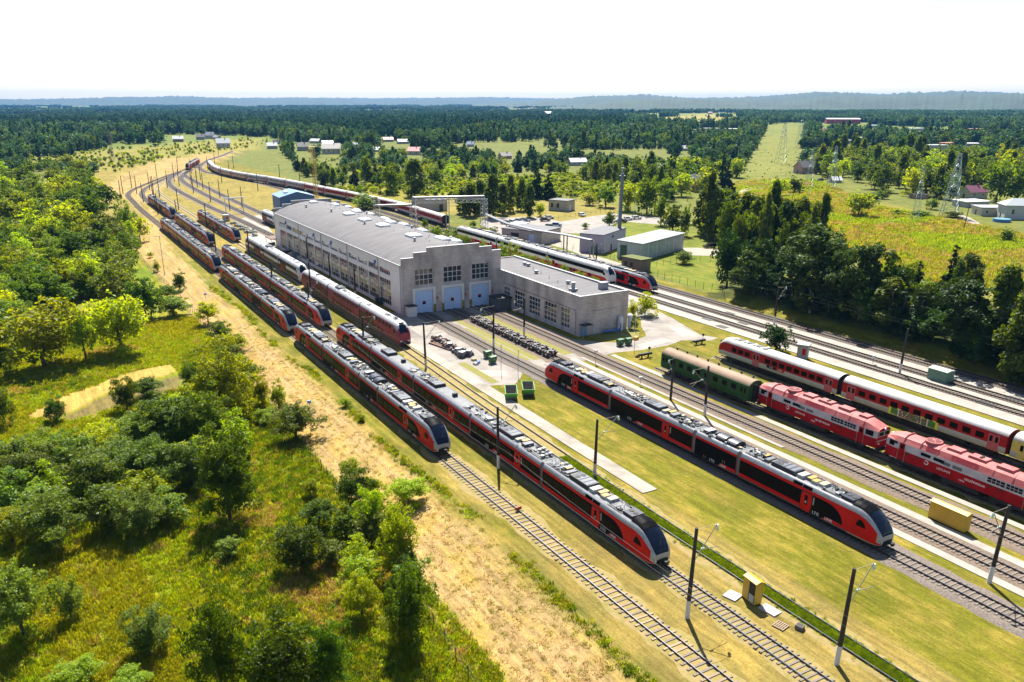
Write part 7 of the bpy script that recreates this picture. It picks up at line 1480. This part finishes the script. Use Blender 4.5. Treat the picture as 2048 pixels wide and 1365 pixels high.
def clump(kinds, seed):
    rs = random.Random(seed); V = []; F_ = []; mi = []; mats_ = [FARL[k] for k in kinds]
    for k in range(14):
        kd = rs.randrange(len(kinds)); src = lowp[kinds[kd]][k % 2]; s = rs.uniform(.75, 1.2); a = rs.uniform(0, 6.28); ox, oy = rs.uniform(-17, 17), rs.uniform(-17, 17); o = len(V); ca, sa = math.cos(a), math.sin(a); sel = [p for i, p in enumerate(src.polygons) if i % 3 == 0]
        for p in sel:
            b = len(V); c = Vector(p.center)
            for vi in p.vertices: q = c + (Vector(src.vertices[vi].co) - c) * 1.75; V.append(((q.x * ca - q.y * sa) * s * .95 + ox, (q.x * sa + q.y * ca) * s * .95 + oy, q.z * s * 1.2))
            F_.append((b, b + 1, b + 2, b + 3)); mi.append(kd)
    me_ = bpy.data.meshes.new('tree_clump'); me_.from_pydata(V, [], F_)
    for m_ in mats_: me_.materials.append(m_)
    me_.polygons.foreach_set('material_index', mi); me_.update(); return me_
protoF = [far(k, v) for k in 'DWSPBL' for v in range(2)]; protoU = [proto(k, v, 3)[0] for k in 'DWSPBL' for v in range(2)]
WT = {'D': [0, 1], 'W': [2, 3], 'S': [4, 5], 'P': [6, 7], 'B': [8, 9], 'L': [10, 11]}
rsF = random.Random(5); pts = []
FIELDS = [[(60, 218), (180, 216), (200, 219), (90, 222)], [(430, 212), (560, 211), (600, 213), (450, 215)], [(980, 213), (1080, 211), (1130, 214), (1000, 217)], [(1180, 222), (1330, 219), (1340, 223), (1200, 227)], [(700, 222), (800, 220), (820, 223), (720, 226)]]
CLEAR += FIELDS
def conif(u, v):                                     # dark pine wood belt across the middle distance
    return (v < 300 and 380 < u < 1250 and v < 268 + 14 * math.sin(u * .01)) or (v < 262 and u < 700)
def tens(n, v0, v1, dens, wide, tall):
    k = 0
    while k < n:
        k += 1; v = rsF.uniform(v0, v1); u = rsF.uniform(-350, 2400)
        if not free(u, v): continue
        x, y = g(u, v); kd = rsF.choice('PPPS' if conif(u, v) and rsF.random() < .9 else 'DDDWWBLS'); s = rsF.uniform(.7, 1.25)
        if vnoise(np.array(x), np.array(y), 60, 8) > .78 and not conif(u, v): s *= .5
        if not conif(u, v) and vnoise(np.array(x), np.array(y), 90 if v > 285 else 190, 31) > (.52 if u > 900 else .60): continue
        pts.append((x, y, 0., rsF.uniform(0, 6.28), wide * s * (.75 if kd in 'SPB' else 1), tall * s * (1.15 if kd in 'SPB' else 1), rsF.choice(WT[kd])))
tens(1500, 318, 345, 1, .75, .6); tens(3400, 296, 326, 1, 1.0, .95); tens(5200, 268, 302, 1, 1.2, 1.3); tens(7500, 246, 274, 1, 1.35, 1.5)
k = 0
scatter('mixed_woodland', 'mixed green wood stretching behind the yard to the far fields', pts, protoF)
pts = []; clp = [clump('DDW', 1), clump('DDS', 2), clump('PPS', 3), clump('PPP', 4)]
def cl(n, v0, v1, sc):
    for _ in range(n):
        v = v0 + (v1 - v0) * rsF.random() ** 1.0; u = rsF.uniform(-500, 2600)
        if not free(u, v) and rsF.random() < .97: continue
        x, y = g(u, v)
        if y > 12000 or abs(x) > 12000: continue
        if vnoise(np.array(x), np.array(y), 420 if v < 226 else 200, 6) > (.56 if v < 226 else .55): continue
        s = sc * rsF.uniform(.8, 1.3); pts.append((x, y, 0., rsF.uniform(0, 6.28), s, rsF.uniform(.85, 1.3), rsF.choice([2, 3, 3]) if conif(u, v) else rsF.choice([0, 1, 0, 2])))
cl(9000, 228, 252, 1.1); cl(8000, 214, 230, 1.7); cl(4000, 207, 216, 3.0)
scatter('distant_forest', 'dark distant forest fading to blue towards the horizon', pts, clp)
pts = []
for poly, n, s0, s1 in [([(640, 386), (760, 372), (1000, 352), (1300, 346), (1335, 372), (1300, 392), (1180, 396), (1000, 394), (780, 391)], 1500, .10, .30), ([(100, 322), (190, 300), (420, 284), (530, 272), (540, 290), (330, 320), (230, 345)], 420, .10, .32), ([(0, 340), (0, 312), (90, 312), (180, 330), (60, 345)], 160, .12, .3), ([(1470, 365), (1536, 250), (1612, 245), (1605, 300), (1600, 360)], 130, .04, .12), ([(1500, 360), (1640, 358), (1740, 404), (1850, 425), (1900, 440), (1800, 450), (1660, 420)], 26, .05, .16), ([(600, 318), (680, 318), (680, 345), (600, 345)], 60, .1, .25), ([(1325, 238), (1484, 226), (1484, 243), (1340, 252)], 40, .2, .6)]:
    us = [p[0] for p in poly]; vs_ = [p[1] for p in poly]; k = 0
    while k < n:
        u = rsF.uniform(min(us), max(us)); v = rsF.uniform(min(vs_), max(vs_))
        if not inpoly((u, v), poly): continue
        k += 1; x, y = g(u, v); s = rsF.uniform(s0, s1); pts.append((x, y, hzf(x, y), rsF.uniform(0, 6.28), s * 1.3, s, rsF.choice(WT[rsF.choice('LLLDW')])))
scatter('undergrowth', 'bright green bushes and weeds of the far gardens and clearings', pts, protoU)
# young growth and weeds
def tuft(seed, n, h, sp, kinds):
    rs = random.Random(seed); V = []; F_ = []
    for k in range(n):
        a = rs.uniform(0, 6.28); r = sp * math.sqrt(rs.random()); x, y = r * math.cos(a), r * math.sin(a); b = rs.uniform(0, 6.28); hh = h * rs.uniform(.5, 1.1); w_ = rs.uniform(.02, .045); lx, ly = math.cos(b) * hh * .35, math.sin(b) * hh * .35; o = len(V); px_, py_ = -math.sin(b) * w_, math.cos(b) * w_
        V += [(x - px_, y - py_, 0), (x + px_, y + py_, 0), (x + lx * .4 + px_ * .8, y + ly * .4 + py_ * .8, hh * .6), (x + lx * .4 - px_ * .8, y + ly * .4 - py_ * .8, hh * .6), (x + lx, y + ly, hh)]; F_ += [(o, o + 1, o + 2, o + 3), (o + 3, o + 2, o + 4)]
    me_ = bpy.data.meshes.new('tuft'); me_.from_pydata(V, [], F_); me_.materials.append(kinds); me_.update(); return me_
GR1 = leaf_mat('grass_green', (.235, .31, .008), (.145, .21, .006), .52, 2); GR2 = leaf_mat('grass_olive', (.275, .285, .008), (.18, .195, .008), .48, 2); GR3 = leaf_mat('grass_straw', (.46, .34, .12), (.34, .25, .09), .35, 2); GR4 = leaf_mat('weed_green', (.11, .17, .010), (.06, .11, .010), .45, 2)
tf = [tuft(1, 26, .55, .42, GR1), tuft(2, 26, .6, .42, GR2), tuft(3, 24, .5, .42, GR3), tuft(4, 40, .55, .4, GR4)]
pts = []; rsG = random.Random(9); q = 0
while len(pts) < 30000 and q < 200000:
    q += 1; y = 42 + 150 * rsG.random() ** 1.25; x = rsG.uniform(-45, 29.0)
    u, v = px(x, y, -1.6)
    if not (-60 < u < 1000 and 560 < v < 1440): continue
    if inpoly((u, v), [(50, 835), (130, 790), (270, 742), (345, 728), (375, 770), (150, 845)]): continue
    n_ = float(vnoise(np.array(x), np.array(y), 14, 1)); n9 = float(vnoise(np.array(x), np.array(y), 9, 9)); r_ = rsG.random()
    pk = 2 if n9 > .82 and r_ < .5 else (3 if n_ > .62 and r_ < .4 else (0 if n_ > .3 and r_ < .65 else (1 if r_ < .93 else 2)))
    pts.append((x, y, hzf(x, y) - .02, rsG.uniform(0, 6.28), rsG.uniform(.7, 1.4), rsG.uniform(.45, 1.15), pk))
for _ in range(900):
    y = rsG.uniform(40, 215); x = 38.4 + .5 * math.sin(y * .11) + rsG.gauss(0, .42)
    if float(vnoise(np.array(x), np.array(y), 5, 2)) * .6 + float(vnoise(np.array(x), np.array(y), 14, 1)) * .5 < .42: continue
    pts.append((x, y, hzf(x, y), rsG.uniform(0, 6.28), rsG.uniform(.6, 1.1), rsG.uniform(.3, .9), rsG.choice([3, 1, 1, 0])))
for _ in range(6500): y = rsG.uniform(27, 82); pts.append((56.6 + (y > 60) * (y - 60) * .02 + rsG.gauss(0, .42), y, .09, rsG.uniform(0, 6.28), .5, rsG.uniform(.2, .5), rsG.choice([0, 0, 3])))
scatter('wild_grass', 'long yellow green grass of the left field and the weedy ditch', pts, tf)
pts = []
for _ in range(1800):
    x = rsG.uniform(29.4, 38.5); y = 44 + 130 * rsG.random() ** 1.3; pts.append((x, y, hzf(x, y) - .01, rsG.uniform(0, 6.28), rsG.uniform(.5, 1.0), rsG.uniform(.12, .3), rsG.choice([2, 2, 2, 1])))
scatter('dry_grass', 'short dry straw covering the bank', pts, tf)
pts = []
mp_ = [(1400, 380), (1500, 356), (1640, 358), (1740, 404), (1850, 425), (2080, 470), (2080, 600), (1950, 590), (1800, 560), (1660, 480), (1600, 425), (1480, 405)]
while len(pts) < 9000:
    u = rsG.uniform(1400, 2080); v = rsG.uniform(356, 600)
    if not inpoly((u, v), mp_): continue
    x, y = g(u, v, 1.0); n_ = float(vnoise(np.array(x), np.array(y), 16, 15)); nt_ = float(vnoise(np.array(x), np.array(y * .6), 22, 12)); pk = rsG.choice([2, 1, 0]) if nt_ > .74 else 0 if n_ > .55 else rsG.choice([1, 1, 2, 2, 0])
    pts.append((x, y, hzf(x, y), rsG.uniform(0, 6.28), rsG.uniform(1.8, 3.4), rsG.uniform(.9, 2.0), pk))
scatter('meadow_grass', 'tall unmown grass of the meadow beyond the dark tree line', pts, tf)
# ================================================================== HILLS AND HAZE
HILLM = mat('hill_forest', (.030, .058, .034), .95, c2=(.014, .030, .022), scale=.012, bump=1, bscale=.05)
def hill(d, a0, a1, prof, depth, seed):
    """wooded ridge: arc at distance d, azimuths a0..a1 (deg from +Y), profile of heights"""
    n = 420; rows = 7; V = []; rs = np.random.RandomState(seed); rip = np.interp(np.linspace(0, 1, n), np.linspace(0, 1, 60), rs.rand(60)) * .8 + rs.rand(n) * .9
    for r in range(rows):
        t = r / (rows - 1)
        for k in range(n):
            a = R(a0 + (a1 - a0) * k / (n - 1)); h = np.interp(k / (n - 1), np.linspace(0, 1, len(prof)), prof) + rip[k] * 7 * rs.uniform(.3, 1.3); D = d + (t - .5) * depth; s = math.sin(math.pi * t)
            V.append((D * math.sin(a), D * math.cos(a), max(-.5, h * s ** .8 - .5 + (rs.rand() * 6 if 0 < r < rows - 1 else 0))))
    F_ = [(r * n + k, r * n + k + 1, (r + 1) * n + k + 1, (r + 1) * n + k) for r in range(rows - 1) for k in range(n - 1)]
    me_ = bpy.data.meshes.new('hill'); me_.from_pydata(V, [], F_); me_.materials.append(HILLM); me_.polygons.foreach_set('use_smooth', [True] * len(F_)); me_.update(); return struct(put('hills', me_))
hill(9500, -12, 40, [62, 52, 64, 54, 70, 84, 60, 66, 52, 64, 46, 58, 42], 2400, 1)
hill(6500, 28, 72, [15, 30, 70, 82, 56, 68, 98, 82, 100, 84, 114, 94, 110], 2200, 2)
hill(4200, 31, 70, [0, 10, 40, 48, 46, 40, 52, 58, 60, 64, 66, 60, 60], 1200, 3)
hill(11500, 10, 72, [64, 80, 70, 86, 60, 78, 70, 98, 84, 112, 100], 2000, 4)
def haze(dens):
    m = MB(); m.bx(-13500, 14000, -1500, 14500, -4, 175); o = m.build('haze', []); hm = bpy.data.materials.new('haze'); hm.use_nodes = True; t = hm.node_tree; t.nodes.remove(t.nodes['Principled BSDF']); pv = t.nodes.new('ShaderNodeVolumePrincipled'); pv.inputs['Density'].default_value = dens; pv.inputs['Color'].default_value = (.15, .45, 1, 1); pv.inputs['Anisotropy'].default_value = 0.0
    t.links.new(pv.outputs[0], t.nodes['Material Output'].inputs['Volume']); o.data.materials.append(hm); o['kind'] = 'stuff'; o['label'] = 'thin blue summer haze over the whole plain'
haze(4.0e-5)
